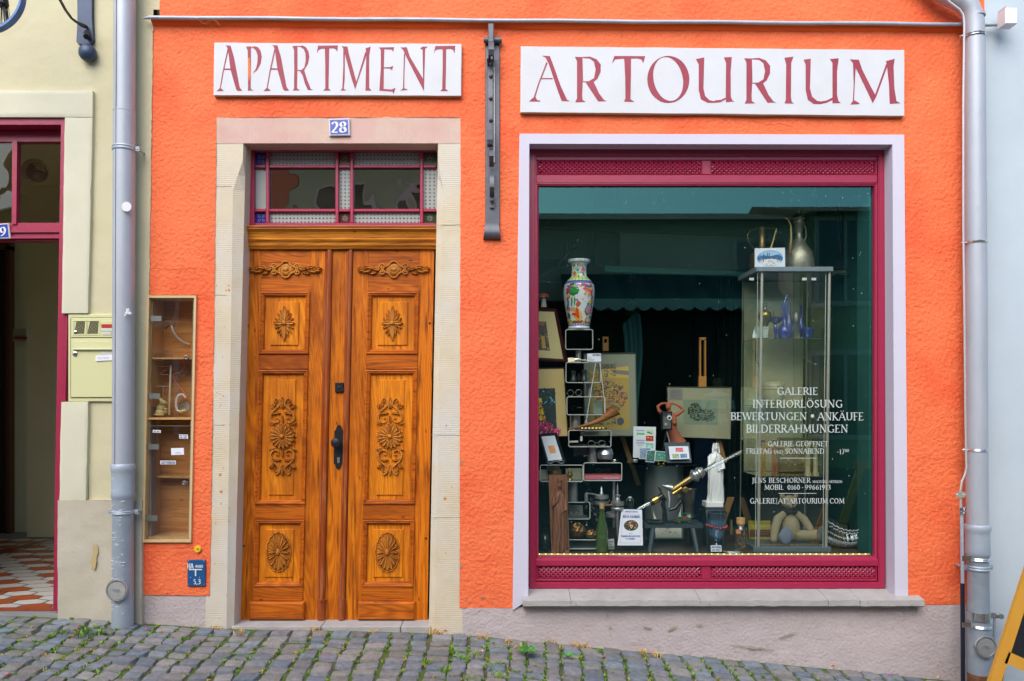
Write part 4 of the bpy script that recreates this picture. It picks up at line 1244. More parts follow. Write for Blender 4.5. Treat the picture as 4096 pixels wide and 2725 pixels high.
b3v.add(v_ + v2, [(0, 1, 2, 3), (7, 6, 5, 4), (0, 4, 5, 1), (3, 2, 6, 7), (0, 3, 7, 4), (1, 5, 6, 2)])
b3v.build('ceiling_beam', mat('dark teal beam', (.008, .10, .08), .6), oh)
b4 = MB()
for a_, b_ in (((2420, 1078), (3130, 1104)),):
 q = [(a_[0], a_[1] - 16), (b_[0], b_[1] - 10), (b_[0], b_[1] + 8), (a_[0], a_[1] + 8)]
 v_ = [P(a, b, 1.3) for a, b in q]; v2 = [v + Vector((0, .05, 0)) for v in v_]
 b4.add(v_ + v2, [(0, 1, 2, 3), (7, 6, 5, 4), (0, 4, 5, 1), (3, 2, 6, 7), (0, 3, 7, 4), (1, 5, 6, 2)])
b4.build('curtain_rail', mat('teal rail', (.08, .45, .36), .5), oh)
MB().box(PX(2380, 1.5), PX(2474, 1.5), 1.5, 1.6, PZ(1060, 1.5), PZ(700, 1.5)).build('post', mat('brown post', (.035, .04, .03), .7), oh)
MB().box(PX(2778, 3.5), PX(2868, 3.5), 3.5, 3.56, -.05, PZ(1108, 3.5)).build('inner_door', mat('deep blue door', (.01, .05, .16), .5), oh)
# -- signs
def sign(name, label, q, zoom, letters, extra=None):
 A, B, Cc, Dd = [P(*p, -.03) for p in q]
 root = thing(name, label, 'sign', ((A.x + B.x) / 2, 0, Dd.z))
 b = MB()
 def ring(e, y):
  return [Vector((p.x + sx * e, y, p.z + sz * e)) for p, sx, sz in ((A, 1, -1), (B, -1, -1), (Cc, -1, 1), (Dd, 1, 1))]
 def rough(r):
  return r
 N = 24
 front = [];
 R_ = ring(.0, -.03)
 for a, b_ in ((R_[0], R_[1]), (R_[1], R_[2]), (R_[2], R_[3]), (R_[3], R_[0])):
  n = 30 if abs(a.x - b_.x) > .5 else 6
  for i in range(n):
   t = i / n; p = a.lerp(b_, t)
   j = .0022 * noise.noise(Vector((p.x * 6, 2.2, p.z * 6)))
   front.append(Vector((p.x + j, -.031, p.z + j)))
 cen = sum(front, Vector()) / len(front)
 n = len(front)
 inner = [p + (cen - p).normalized() * .003 + Vector((0, -.002, 0)) for p in front]
 back = [Vector((p.x, .004, p.z)) for p in front]
 b.m = 0
 b.add(inner, [tuple(range(n))])
 b.add(inner + front, [(i, (i + 1) % n, n + (i + 1) % n, n + i) for i in range(n)])
 b.m = 1
 b.add(front + back, [(i, (i + 1) % n, n + (i + 1) % n, n + i) for i in range(n)])
 bo = b.build('board', [white_paint, board_edge], root)
 l = MB()
 zx, zy, sc = zoom
 for k, poly in enumerate(letters):
  pts = []
  for (x, y) in poly: pts.append((PX(zx + x * sc, -.033), PZ(zy + y * sc, -.033)))
  l.flat(pts, -.0338 - .0003 * (k % 4))
 l.build('lettering', sign_red, bo)
 if extra:
  e = MB()
  for poly in extra: e.flat([(PX(zx + x * sc, -.033), PZ(zy + y * sc, -.033)) for x, y in poly], -.0354)
  e.build('paint_patch', orange_s, bo)
 return root
def sh(poly, dx, dy=0): return [(x + dx, y + dy) for x, y in poly]
A1 = [[(213, 113), (262, 113), (291, 210), (340, 470), (362, 500), (325, 503), (310, 490), (262, 320), (240, 150), (228, 120)],
  [(238, 135), (246, 150), (205, 330), (178, 480), (203, 497), (195, 503), (142, 506), (170, 478), (195, 330)],
  [(203, 310), (268, 311), (268, 322), (203, 322)]]
ap = A1 + [[(395, 122), (437, 120), (436, 300), (434, 485), (458, 496), (410, 500), (412, 480), (412, 300), (410, 160)],
  [(437, 128), (470, 118), (500, 130), (520, 160), (530, 210), (520, 270), (490, 325), (452, 353), (480, 310), (492, 260), (494, 200), (482, 160), (460, 135), (437, 135)]]
ap += [sh(p, 402, -2) for p in A1]
ap += [[(790, 117), (835, 115), (836, 300), (832, 480), (857, 497), (795, 500), (806, 480), (808, 300), (806, 150)],
  [(835, 118), (880, 113), (910, 128), (930, 165), (937, 210), (925, 270), (893, 325), (865, 332), (835, 330), (835, 324), (870, 322), (895, 300), (906, 240), (904, 180), (890, 145), (862, 125), (835, 124)],
  [(858, 335), (893, 325), (920, 410), (950, 485), (972, 494), (925, 494), (900, 440), (880, 370)],
  [(1012, 115), (1183, 112), (1176, 168), (1165, 145), (1145, 136), (1040, 140), (1015, 150), (1002, 180)],
  [(1070, 136), (1108, 136), (1105, 300), (1102, 480), (1122, 500), (1055, 500), (1074, 480), (1074, 300)],
  [(1228, 135), (1242, 170), (1240, 400), (1232, 485), (1258, 496), (1205, 500), (1220, 480), (1228, 300)],
  [(1212, 119), (1264, 122), (1275, 180), (1345, 440), (1330, 488), (1300, 400), (1240, 180), (1228, 135)],
  [(1330, 488), (1336, 440), (1418, 165), (1428, 190), (1345, 440)],
  [(1420, 135), (1463, 123), (1450, 200), (1450, 400), (1450, 475), (1473, 500), (1418, 500), (1422, 350), (1425, 200)],
  [(1533, 130), (1665, 127), (1655, 170), (1645, 148), (1580, 145), (1576, 300), (1574, 485), (1640, 490), (1676, 476), (1660, 530), (1650, 508), (1545, 500), (1537, 500), (1550, 300), (1550, 150)],
  [(1574, 300), (1630, 298), (1656, 287), (1646, 327), (1630, 310), (1574, 308)],
  [(1748, 180), (1758, 190), (1752, 350), (1750, 480), (1784, 490), (1718, 500), (1740, 480), (1745, 300)],
  [(1718, 130), (1772, 127), (1800, 210), (1895, 370), (1920, 410), (1920, 505), (1870, 410), (1770, 215), (1740, 150)],
  [(1885, 138), (1910, 122), (1953, 123), (1930, 140), (1925, 300), (1920, 505), (1912, 400), (1908, 150)],
  [(2018, 118), (2188, 115), (2182, 180), (2170, 150), (2150, 142), (2040, 145), (2015, 155), (2003, 182)],
  [(2080, 142), (2110, 142), (2108, 300), (2104, 485), (2127, 502), (2060, 503), (2076, 485), (2080, 300)]]
sign('sign_board', 'white board painted with the word APARTMENT above the wooden door', [(857, 172), (1847, 176), (1845, 384), (854, 382)], (800, 130, .46669), ap,
  [[(412, 220), (430, 222), (434, 370), (420, 420), (414, 350)], [(446, 118), (462, 120), (466, 131), (448, 133)]])
Rr = [[(367, 115), (412, 117), (415, 240), (410, 340), (412, 368), (431, 380), (370, 382), (380, 360), (380, 240), (380, 140)],
  [(412, 116), (455, 113), (495, 128), (520, 160), (519, 205), (500, 245), (480, 262), (440, 265), (412, 264), (412, 259), (450, 258), (480, 240), (490, 190), (480, 145), (455, 125), (412, 122)],
  [(430, 264), (478, 262), (510, 330), (540, 370), (557, 376), (505, 378), (480, 340)]]
art = [[(173, 108), (220, 110), (250, 190), (285, 290), (322, 368), (340, 377), (290, 376), (265, 310), (215, 160), (195, 120)],
  [(200, 145), (207, 152), (160, 270), (135, 350), (145, 370), (168, 374), (160, 378), (97, 378), (125, 352), (150, 275)],
  [(165, 240), (235, 240), (238, 246), (163, 246)]] + Rr
art += [[(600, 110), (782, 111), (770, 152), (760, 130), (735, 124), (640, 126), (605, 130), (585, 155)], [(658, 124), (698, 126), (697, 250), (695, 365), (717, 380), (657, 378), (665, 360), (664, 240)]]
N = 36
for k in range(N):
 def oo(k): a = 6.2832 * k / N; return (918 + 124 * math.cos(a), 248 + 139 * math.sin(a))
 def ii(k):
  a = 6.2832 * k / N; x, y = 86 * math.cos(a), 131 * math.sin(a); r_ = R(-12)
  return (917 + x * math.cos(r_) - y * math.sin(r_), 245 + x * math.sin(r_) + y * math.cos(r_))
 art.append([oo(k), oo(k + 1), ii(k + 1), ii(k)])
art += [[(1080, 128), (1130, 118), (1125, 300), (1135, 345), (1160, 370), (1195, 378), (1195, 386), (1150, 386), (1110, 365), (1097, 310), (1097, 160)],
  [(1190, 372), (1230, 368), (1255, 355), (1257, 365), (1225, 382), (1190, 386)],
  [(1245, 118), (1292, 116), (1285, 200), (1286, 350), (1295, 372), (1310, 377), (1258, 382), (1256, 340), (1258, 150)]]
art += [sh(p, 998, 8) for p in Rr]
art += [[(1602, 120), (1655, 114), (1642, 150), (1640, 350), (1645, 380), (1658, 390), (1602, 389), (1610, 370), (1612, 160)],
  [(1715, 132), (1757, 126), (1752, 300), (1765, 350), (1795, 375), (1820, 378), (1820, 393), (1775, 392), (1740, 368), (1727, 310), (1727, 160)],
  [(1815, 378), (1850, 372), (1885, 355), (1888, 368), (1850, 386), (1815, 393)],
  [(1870, 128), (1922, 123), (1912, 200), (1912, 340), (1920, 375), (1934, 387), (1885, 389), (1885, 300), (1885, 150)],
  [(2006, 150), (2022, 165), (2015, 300), (2012, 370), (2045, 388), (2040, 393), (1990, 396), (2005, 375), (2010, 280)],
  [(1988, 130), (2040, 132), (2060, 190), (2110, 290), (2143, 350), (2122, 387), (2100, 340), (2040, 215), (2005, 150)],
  [(2122, 387), (2126, 366), (2202, 155), (2209, 170), (2143, 350)],
  [(2200, 140), (2252, 127), (2245, 170), (2250, 300), (2262, 375), (2285, 388), (2222, 392), (2218, 280), (2205, 160)]]
sign('sign_board', 'white board painted with the word ARTOURIUM above the shop window', [(2083, 186), (3617, 201), (3617, 464), (2081, 450)], (2050, 150, .67884), art)
def enamel(label, q, digits, y=-.012):
 A, B, Cc, Dd = [P(*p, y) for p in q]
 root = thing('number_plate', label, 'number plate', ((A.x + B.x) / 2, y, Dd.z))
 m = MB()
 pts = [A, B, Cc, Dd]; cen = sum(pts, Vector()) / 4
 def ring(s, yy): return [Vector((cen.x + (p.x - cen.x) * s, yy, cen.z + (p.z - cen.z) * s)) for p in pts]
 r0, r1, r2 = ring(1.0, y + .008), ring(1.0, y), ring(.93, y - .004)
 m.add(r0 + r1 + r2, [(i, (i + 1) % 4, 4 + (i + 1) % 4, 4 + i) for i in range(4)] + [(4 + i, 4 + (i + 1) % 4, 8 + (i + 1) % 4, 8 + i) for i in range(4)] + [(8, 9, 10, 11)])
 b = m.build('plate', mat('enamel white', (.62, .64, .62), .25, var=(40, .5, (.35, .25, .15), (.6, .75))), root)
 m = MB(); r = ring(.86, y - .0045); m.sheet(r)
 fld = m.build('field', mat('enamel blue', (.02, .055, .40), .22, spec=.7), b)
 w_ = B.x - A.x; h = A.z - Dd.z
 t = MB()
 write(t, digits, A.x + w_ * .13, Dd.z + h * .2, h * .6, lambda x, z, l: (x, y - .0055 - .0003 * l, z), width=w_ * .74, thick=.24, thin=.07, track=.06, serif=False)
 t.build('digits', mat('enamel digits', (.75, .77, .76), .3), b)
 return root
enamel('blue enamel house number plate reading 28 on the pink lintel', [(1314, 476), (1398, 474), (1401, 543), (1317, 545)], '28')
root = thing('hydrant_plate', 'small blue plate with HA Wasser and 5,3 on the orange wall', 'sign', (PX(785), -.008, PZ(2345)))
m = MB(); a = P(750, 2345, -.01); b = P(821, 2240, -.01); m.bbox(a.x, b.x, -.012, .0, a.z, b.z, .002)
bp_ = m.build('plate', mat('plate blue', (.012, .09, .25), .35), root)
t = MB(); ff = lambda x, z, l: (x, -.0128 - .0002 * l, z)
def hp(t_, x0, x1, y0, y1, **k): write(t, t_, PX(x0), PZ(y1), PZ(y0) - PZ(y1), ff, width=PX(x1) - PX(x0), serif=False, **k)
hp('HA', 753, 777, 2252, 2273, thick=.17, thin=.13); hp('WASSER', 785, 815, 2259, 2269, thick=.16, thin=.13)
hp('5,3', 777, 806, 2316, 2335, thick=.17, thin=.13)
hp(',', 763, 768, 2296, 2308, thick=.2, thin=.1); hp(',', 799, 804, 2296, 2308, thick=.2, thin=.1)
t.box(PX(759), PX(811), -.0128, -.0122, PZ(2279), PZ(2275)); t.box(PX(783), PX(788), -.0132, -.0122, PZ(2303), PZ(2278))
t.build('lettering', mat('plate white', (.75, .78, .8), .4), bp_)
m = MB()
for px, py in ((755, 2245), (816, 2245), (755, 2340), (816, 2340)): m.lathe([(.004, 0), (.003, -.002), (0, -.003)], P(px, py, -.012), 8, 'y')
m.build('screw', steel, root)
root = thing('marker_disc', 'small yellow round marker disc screwed to the orange wall', 'marker', P(791, 2197, -.005))
m = MB(); m.lathe([(U(14), .01), (U(14), -.004), (U(12), -.007), (0, -.007)], P(791, 2197, -.004), 24, 'y'); m.build('disc', mat('yellow plastic', (.85, .52, .01), .4), root, smooth=40)
m = MB(); m.lathe([(U(4), 0), (U(3), -.002), (0, -.0025)], P(791, 2197, -.0115), 10, 'y'); m.build('screw', steel, root)
# -- metal rail above the moulding
root = thing('metal_rail', 'long thin grey metal rail running above the orange moulding', 'rail', P(2200, 85, -.05))
m = MB(); pts = [P(575, 73, -.04)] + [P(lerp(600, 3860, i / 20), lerp(70, 98, i / 20) + 1.2 * math.sin(i * 1.7), -.05) for i in range(21)]
m.tube(pts, [.006] + [U(7.5)] * 21, 10); m.build('tube', zinc_old, root, smooth=40)
m = MB(); m.tube([P(3925, 100, -.05), P(3990, 97, -.05)], U(8), 10); m.build('end_tube', zinc_old, root, smooth=40)
m = MB(); m.tube([P(800 + k * 9, 82 + 10 * math.sin(k * .8) + k * 1.3, -.055 - .004 * math.sin(k)) for k in range(10)], .0012, 4); m.build('wire', mat('dry fibre', (.4, .28, .12), .8), root)
root = thing('wall_lamp', 'square white box lamp on the end of the rail at the light blue wall', 'lamp', P(4010, 95, -.07))
m = MB(); a = P(3985, 122, -.05); b = P(4032, 60, -.05); m.bbox(a.x, b.x, -.14, -.06, a.z, b.z, .003); m.build('housing', mat('white plastic box', (.78, .79, .80), .4), root)
m = MB(); m.bbox(PX(3972), PX(3984), -.13, -.05, PZ(126), PZ(64), .003); m.build('back_plate', mat('grey plastic', (.5, .52, .52), .5), root)
# -- downpipes
def pipe(label, segs, seam=True, oy=-.10):
 root = thing('downpipe', label, 'downpipe', (segs[0][0][0][0], oy, 0.1))
 return root
def pxc(py, top=(499, 0), bot=(491, 2500)): return lerp(top[0], bot[0], (py - top[1]) / (bot[1] - top[1]))
PYD = -.09
lp = thing('downpipe', 'tall zinc downpipe between the yellow green wall and the orange wall', 'downpipe', P(491, 2500, PYD))
def ptube(mb, py0, py1, r, cx=pxc, n=10, seg=28, y=PYD):
 mb.tube([P(cx(lerp(py0, py1, i / n)), lerp(py0, py1, i / n), y) for i in range(n + 1)], r if hasattr(r, '__len__') else [r] * (n + 1), seg)
UY = lambda n: U(n, PYD)
m = MB(); ptube(m, -900, 448, UY(40.5)); ptube(m, 446, 1862, UY(41.5)); ptube(m, 444, 450, UY(42.5), n=1)
m.build('upper_pipe', zinc, lp, smooth=40)
m = MB(); m.tube([P(pxc(py) - 14, py, PYD) - Vector((0, UY(39.5), 0)) for py in range(-900, 1861, 60)], .0022, 4); m.build('seam', mat('seam metal', (.12, .13, .15), .5, .5), lp)  # dark metal line along the pipe seam
m = MB()
prof = [(1855, 44), (1858, 46), (1876, 47), (1886, 44.5), (1900, 43), (1970, 43.5), (1982, 46), (1990, 43), (2000, 40), (2506, 41)]
pts = [P(pxc(a), a, PYD) for a, b in prof]
m.tube(pts, [UY(b) for a, b in prof], 28); m.build('lower_pipe', zinc_old, lp, smooth=40)
def clamp(py, root, cx=pxc, w_=.018, m_=zinc_old, lugs=True, y=PYD, r=43.5, side=1):
 m = MB(); c = P(cx(py), py, y)
 m.lathe([(UY(r - 1), -w_ / 2), (UY(r), -w_ / 2), (UY(r) + .003, -w_ / 4), (UY(r), 0), (UY(r) + .003, w_ / 4), (UY(r), w_ / 2), (UY(r - 1), w_ / 2)], c, 28)
 if lugs:
  for s in ((-1, 1) if lugs == 2 else (1,)):
   m.box(*sorted((c.x + s * UY(r - 3), c.x + s * UY(r + 17))), c.y - .002, c.y + .006, c.z - .014, c.z + .014)
   m.lathe([(.006, .002), (.006, -.005), (0, -.005)], (c.x + s * UY(r + 9), c.y - .002, c.z), 6, 'y')
   m.box(*sorted((c.x + s * UY(r + 6), c.x + s * UY(r + 12))), c.y + .006, .0, c.z - .005, c.z + .005)
 return m.build('pipe_clamp', m_, root, smooth=35)
clamp(596, lp, w_=.03); clamp(2048, lp, w_=.022, lugs=2)
def cleanout(px, py, r, root, y=PYD, infinity=True):
 m = MB(); c = P(px, py, y - .07)
 m.lathe([(UY(r - 6), .07), (UY(r - 4), .0), (UY(r - 5), -.004), (0, -.005)], c, 32, 'y')
 o = m.build('cleanout_cap', mat('cap metal', (.36, .38, .38), .6, .4, bump=(50, .5, .003), var=(14, .8, (.5, .5, .46))), root, smooth=40)
 m = MB(); m.tube([(c.x + UY(r) * math.cos(k * .2094), c.y - .002, c.z + UY(r) * math.sin(k * .2094)) for k in range(30)], .006, 6, closed=True)
 m.tube([(c.x - .01, c.y, c.z - UY(r)), (c.x - .012, c.y, c.z - UY(r) - .012), (c.x + .014, c.y, c.z - UY(r) - .01), (c.x + .012, c.y, c.z - UY(r))], .004, 6)
 m.build('clamp_ring', mat('worn ring', (.5, .5, .5), .35, .8), o, smooth=40)
 m = MB()
 for s in (-1, 1): m.tube([(c.x + s * UY(7) + UY(6) * math.cos(k * .5236), c.y - .006, c.z + UY(5) * math.sin(k * .5236)) for k in range(12)], .0015, 4, closed=True)
 m.build('embossing', mat('worn ring'), o) if False else m.build('embossing', MATS['worn ring'], o)
 return o
cleanout(468, 2362, 40, lp)
st_ = MB(); c = P(506, 827, PYD - .068); st_.lathe([(UY(19), .001), (UY(19), -.0006), (0, -.0006)], c, 28, 'y'); o = st_.build('sticker', mat('white sticker', (.72, .74, .76), .5), lp)
o = MB(); rr = random.Random(5)
for k in range(14):
 a = rr.uniform(0, 6.28); L = rr.uniform(8, 19); c = P(509, 1251, PYD - .0675)
 d = Vector((math.cos(a), 0, math.sin(a))) * UY(L); nn = Vector((-d.z, 0, d.x)).normalized() * UY(rr.uniform(2, 4))
 o.sheet([c - nn - Vector((0, .0002 * k, 0)), c + d - nn * .6 - Vector((0, .0002 * k, 0)), c + d + nn * .5 - Vector((0, .0002 * k, 0)), c + nn - Vector((0, .0002 * k, 0))])
o.build('torn_sticker', MATS['white sticker'], lp)
sm = MB(); rr = random.Random(9)
for k in range(60):
 py = rr.uniform(1900, 2480); px = 491 + rr.uniform(-24, 20)
 dx = (px - pxc(py)) / 41; yy = PYD - UY(41.6) * math.sqrt(1 - dx * dx) - .001
 c = P(px, py, PYD); c.y = yy; w_ = UY(rr.uniform(5, 13)); h_ = UY(rr.uniform(2, 4))
 sm.sheet([c + Vector((-w_, w_ * .1, -h_ * .2)), c + Vector((-w_ * .3, 0, -h_)), c + Vector((w_, w_ * .1, h_ * .1)), c + Vector((w_ * .2, 0, h_))])
sm.build('paint_smear', mat('pale smear', (.50, .56, .60), .6), lp)
RYD = -.10
def rxc(py): return lerp(3897, 3908, (py - 100) / 1900) if py < 2000 else lerp(3908, 3918, (py - 2000) / 700)
rp = thing('downpipe', 'zinc downpipe with bent top beside the light blue wall', 'downpipe', P(3915, 2720, RYD))
m = MB()
pts = [P(3560, -260, RYD), P(3640, -160, RYD), P(3730, -70, RYD), P(3790, -20, RYD), P(3845, 5, RYD), P(3876, 28, RYD), P(3890, 62, RYD), P(3896, 100, RYD), P(3897, 150, RYD)]
m.tube(pts, UY(38), 28)
def rt(py0, py1, r, n=8): m.tube([P(rxc(lerp(py0, py1, i / n)), lerp(py0, py1, i / n), RYD) for i in range(n + 1)], U(r, RYD), 28)
rt(148, 246, 38.5); rt(244, 745, 39.3); rt(743, 2105, 40.2)
m.tube([P(rxc(a), a, RYD) for a in (62, 66, 70)], U(40, RYD), 28)
m.build('upper_pipe', zinc, rp, smooth=40)
prof = [(2098, 46), (2102, 48), (2118, 48), (2128, 45), (2138, 44), (2200, 45), (2212, 46), (2222, 43), (2228, 39), (2450, 40), (2700, 42), (2800, 42)]
m = MB(); m.tube([P(rxc(a), a, RYD) for a, b in prof], [U(b, RYD) for a, b in prof], 28); m.build('lower_pipe', zinc_old, rp, smooth=40)
m = MB(); prof = [(2692, 43), (2700, 43.5), (2800, 43.5)]; m.tube([P(rxc(a), a, RYD) for a, b in prof], [U(b, RYD) for a, b in prof], 28); m.build('rusty_foot', mat('rust', (.16, .06, .03), .9, bump=(50, .8, .005), var=(30, .8, (.30, .14, .06))), rp, smooth=40)
for py, m_, r, w_, lug in ((147, steel, 40.5, .02, 0), (972, steel, 42, .014, 0), (1800, steel, 42, .016, 0), (2235, steel, 43, .02, 0), (2502, steel, 44, .016, 0)):
 clamp(py, rp, rxc, w_, m_, lug, RYD, r)
 q = MB(); c = P(rxc(py) - 46, py, RYD - .02); q.tube([c + Vector((-.02, 0, 0)), c + Vector((.02, 0, 0))], .006, 6); q.tube([c + Vector((-.012, 0, 0)), c + Vector((-.002, 0, 0))], .010, 6); q.build('clamp_screw', steel, rp, smooth=40)
clamp(2270, rp, rxc, .03, zinc_old, 2, RYD, 42.5)
m = MB(); c = P(rxc(2460), 2462, RYD); m.lathe([(U(41), -.026), (U(43.5), -.026), (U(43.5), .026), (U(41), .026)], c, 28); m.box(c.x + U(42), c.x + U(75), c.y - .01, c.y + .01, c.z - .016, c.z + .016)
m.lathe([(.016, -.02), (.016, .02)], (c.x + U(78), c.y - .01, c.z), 12, 'y'); m.build('pipe_clamp', mat('bright zinc', (.55, .57, .58), .25, .9), rp, smooth=40)
m = MB(); m.tube([P(3978, 2450, RYD), P(3978, 2760, RYD)], U(5), 8); m.build('strut', zinc_old, rp, smooth=40)
cleanout(3942, 2588, 40, rp, RYD)
lc = thing('lightning_rod', 'thin grey conductor wire and rod running down left of the right downpipe', 'cable', P(3850, 2700, -.12))
m = MB(); wy = -.155
pts = [P(3758, -30, wy), P(3800, 10, wy), P(3838, 38, wy), P(3852, 58, wy), P(3857, 90, wy), P(3853, 400, wy), P(3853, 900, wy), P(3858, 1300, wy), P(3862, 1700, wy), P(3866, 1870, wy), P(3860, 1898, wy), P(3848, 1925, wy), P(3842, 1960, wy), P(3843, 2030, wy)]
m.tube(pts, U(4), 8); m.build('wire', mat('bare aluminium', (.62, .63, .64), .45, .6), lc, smooth=40)
m = MB(); m.tube([P(3846, 2030, wy), P(3850, 2335, wy)], U(6.5), 10); m.build('rod', zinc_old, lc, smooth=40)
m = MB(); m.tube([P(3850, 2333, wy), P(3852, 2760, wy)], U(8), 10); m.build('sleeve', mat('black sleeve', (.012, .014, .03), .35), lc, smooth=40)
m = MB(); c = P(3843, 1979, wy - .01); m.add([(c.x + U(22) * math.cos(k * .3927) , c.y, c.z + U(13) * math.sin(k * .3927)) for k in range(16)], [tuple(range(16))]); m.lathe([(.006, 0), (0, -.005)], (c.x - .02, c.y, c.z), 6, 'y'); m.lathe([(.006, 0), (0, -.005)], (c.x + .02, c.y, c.z), 6, 'y')
m.build('tag_plate', mat('tag metal', (.62, .58, .50), .4, .6), lc)
m = MB()
for py in (2034, 2050): m.tube([P(3836, py, wy - .01), P(3862, py, wy - .01)], U(6), 8); m.lathe([(.007, 0), (.006, -.008), (0, -.008)], P(3858, py + 3, wy - .02), 6, 'y')
m.build('connector', steel, lc, smooth=40)
m = MB()
for py in (2232, 2498): m.box(PX(3845, wy), PX(3880, wy), wy - .012, wy + .01, PZ(py + 10, wy), PZ(py - 10, wy))
m.build('bracket', steel, lc)
# -- wrought iron bracket between the signs
ib = thing('wall_bracket', 'long vertical grey iron awning bracket between door and shop window', 'bracket', P(1968, 950, -.01))
m = MB(); a = P(1941, 900, -.01); b = P(1999, 170, -.01)
m.bbox(a.x, b.x, -.016, .004, a.z, b.z, .003); m.build('back_plate', iron, ib)
m = MB(); m.tube([P(1935, 161, -.035), P(2007, 161, -.035)], U(12), 12); m.build('top_roll', iron, ib, smooth=40)
m = MB(); m.bbox(PX(1953, -.06), PX(1975, -.06), -.075, -.03, PZ(172, -.06), PZ(98, -.06), .003); m.build('stub', iron, ib)
m = MB()
def sw_(mb, cx, hw, pts, ya, yb=None):
 """strip seen from the front: pts = [(py, y)] a curved bar of half width hw px"""
 vs = []
 for (py, y) in pts:
  for s in (-1, 1):
   for dy in (0, -.008): p = P(cx + s * hw, py, y); vs.append(p + Vector((0, dy, 0)))
 fs = []
 for i in range(len(pts) - 1):
  o = 4 * i
  fs += [(o, o + 1, o + 5, o + 4), (o + 2, o + 6, o + 7, o + 3), (o + 1, o + 3, o + 7, o + 5), (o, o + 4, o + 6, o + 2)]
 fs += [(0, 2, 3, 1), (len(vs) - 4, len(vs) - 3, len(vs) - 1, len(vs) - 2)]
 mb.add(vs, fs)
sw_(m, 1965, 11, [(170, -.10), (180, -.13), (200, -.145), (222, -.13), (236, -.09), (250, -.05)], 0)
sw_(m, 1962, 9, [(255, -.03), (270, -.04), (520, -.04)], 0)
sw_(m, 1960, 11, [(520, -.05), (545, -.09), (560, -.11), (578, -.10), (590, -.06)], 0)
sw_(m, 1966, 9, [(595, -.05), (605, -.10), (625, -.12), (640, -.10), (655, -.05), (668, -.03)], 0)
sw_(m, 1968, 9, [(690, -.03), (700, -.08), (720, -.105), (750, -.10), (775, -.06), (788, -.03)], 0)
sw_(m, 1968, 9, [(788, -.025), (832, -.025)], 0)
m.build('scroll_bar', iron, ib, smooth=40)
m = MB(); a, b = P(1975, 650, -.03), P(1979, 270, -.03); m.box(a.x, b.x, -.035, -.016, a.z, b.z)
m.build('white_edge', mat('worn white edge', (.55, .55, .56), .5), ib)
for py, px in ((306, 1964), (395, 1963), (482, 1964), (803, 1968)):
 m = MB(); m.lathe([(.014, 0), (.012, -.006), (.004, -.02), (0, -.021)], P(px, py, -.048), 10, 'y'); m.build('rivet', iron, ib, smooth=30)
m = MB()
m.box(PX(1950), PX(1956), -.13, -.02, PZ(270), PZ(235)); m.box(PX(1966), PX(1972), -.13, -.02, PZ(272), PZ(235)); m.build('fork', iron, ib)
m = MB(); vs = []
for k, (py, hw, y) in enumerate([(893, 28, -.018), (900, 28, -.03), (925, 30, -.045), (945, 34, -.04), (956, 35, -.02), (957, 34, .0)]):
 vs += [P(1968 - hw, py, y), P(1968 + hw, py, y)]
m.add(vs, [(2 * i, 2 * i + 1, 2 * i + 3, 2 * i + 2) for i in range(5)])
vs2 = [Vector((v.x, .0, v.z)) for v in vs]
m.add([v for v in vs[::2]] + [v for v in vs2[::2]], [(i, i + 1, i + 7, i + 6) for i in range(5)])
m.add([v for v in vs[1::2]] + [v for v in vs2[1::2]], [(i, i + 1, i + 7, i + 6) for i in range(5)])
m.build('foot', iron, ib, smooth=50)
# -- glazed wall case
wc = thing('display_case', 'narrow tall glazed wooden wall case on the orange wall beside the drainpipe', 'display case', P(680, 2165, 0))
def case_edge(py): # outer left, outer right
 t = (py - 1183) / (2168 - 1183)
 return lerp(592, 573, t), lerp(789, 768, t)
m = MB()
def cpoly(mb, pts, y0, y1):
 n = len(pts); v = [P(a, b, 0) for a, b in pts]
 mb.add([Vector((p.x, y0, p.z)) for p in v] + [Vector((p.x, y1, p.z)) for p in v], [tuple(range(n)), tuple(range(2 * n - 1, n - 1, -1))] + [(i, i + n, (i + 1) % n + n, (i + 1) % n) for i in range(n)])
l0, r0 = case_edge(1183); l1, r1 = case_edge(2168)
cpoly(m, [(l0, 1183), (r0, 1183), (r0 - 9, 1193), (l0 + 9, 1193)], -.016, .18)
cpoly(m, [(l0, 1183), (l0 + 9, 1193), (l1 + 9, 2158), (l1, 2168)], -.016, .18)
cpoly(m, [(r0, 1183), (r1, 2168), (r1 - 9, 2158), (r0 - 9, 1193)], -.016, .18)
cpoly(m, [(l1, 2168), (l1 + 9, 2158), (r1 - 9, 2158), (r1, 2168)], -.016, .18)
m.build('frame', mat('pale varnished pine', (.66, .50, .26), .5, bump=(30, .2, .001), var=(8, .6, (.58, .40, .18)), stretch=(1, 1, .2)), wc)
def cx_(px, py): return px + lerp(0, -20, (py - 1183) / 985)    # px straightened at the top
m = MB()
cpoly(m, [(600, 1190), (782, 1190), (762, 2160), (580, 2160)], .185, .195)
m.build('back_panel', ply, wc)
m = MB(); cpoly(m, [(600, 1191), (605, 1191), (585, 2160), (580, 2160)], .02, .184); cpoly(m, [(770, 1191), (781, 1191), (761, 2160), (750, 2160)], .01, .184); m.build('side_lining', raw_wood, wc)
for py, px0, px1, hgt in ((1430, 605, 775, 6), (1671, 584, 775, 8), (2150, 581, 765, 7)):
 m = MB(); d = cx_(0, py)
 cpoly(m, [(px0 + d * .3, py), (px1 + d, py), (px1 + d, py + hgt), (px0 + d * .3, py + hgt)], -.002 if py == 1671 else .02, .184); m.build('shelf', raw_wood, wc)
m = MB(); d = -13; cpoly(m, [(610 + d, 1911), (758 + d, 1915), (758 + d, 1921), (610 + d, 1917)], .10, .184); m.build('shelf', raw_wood, wc)
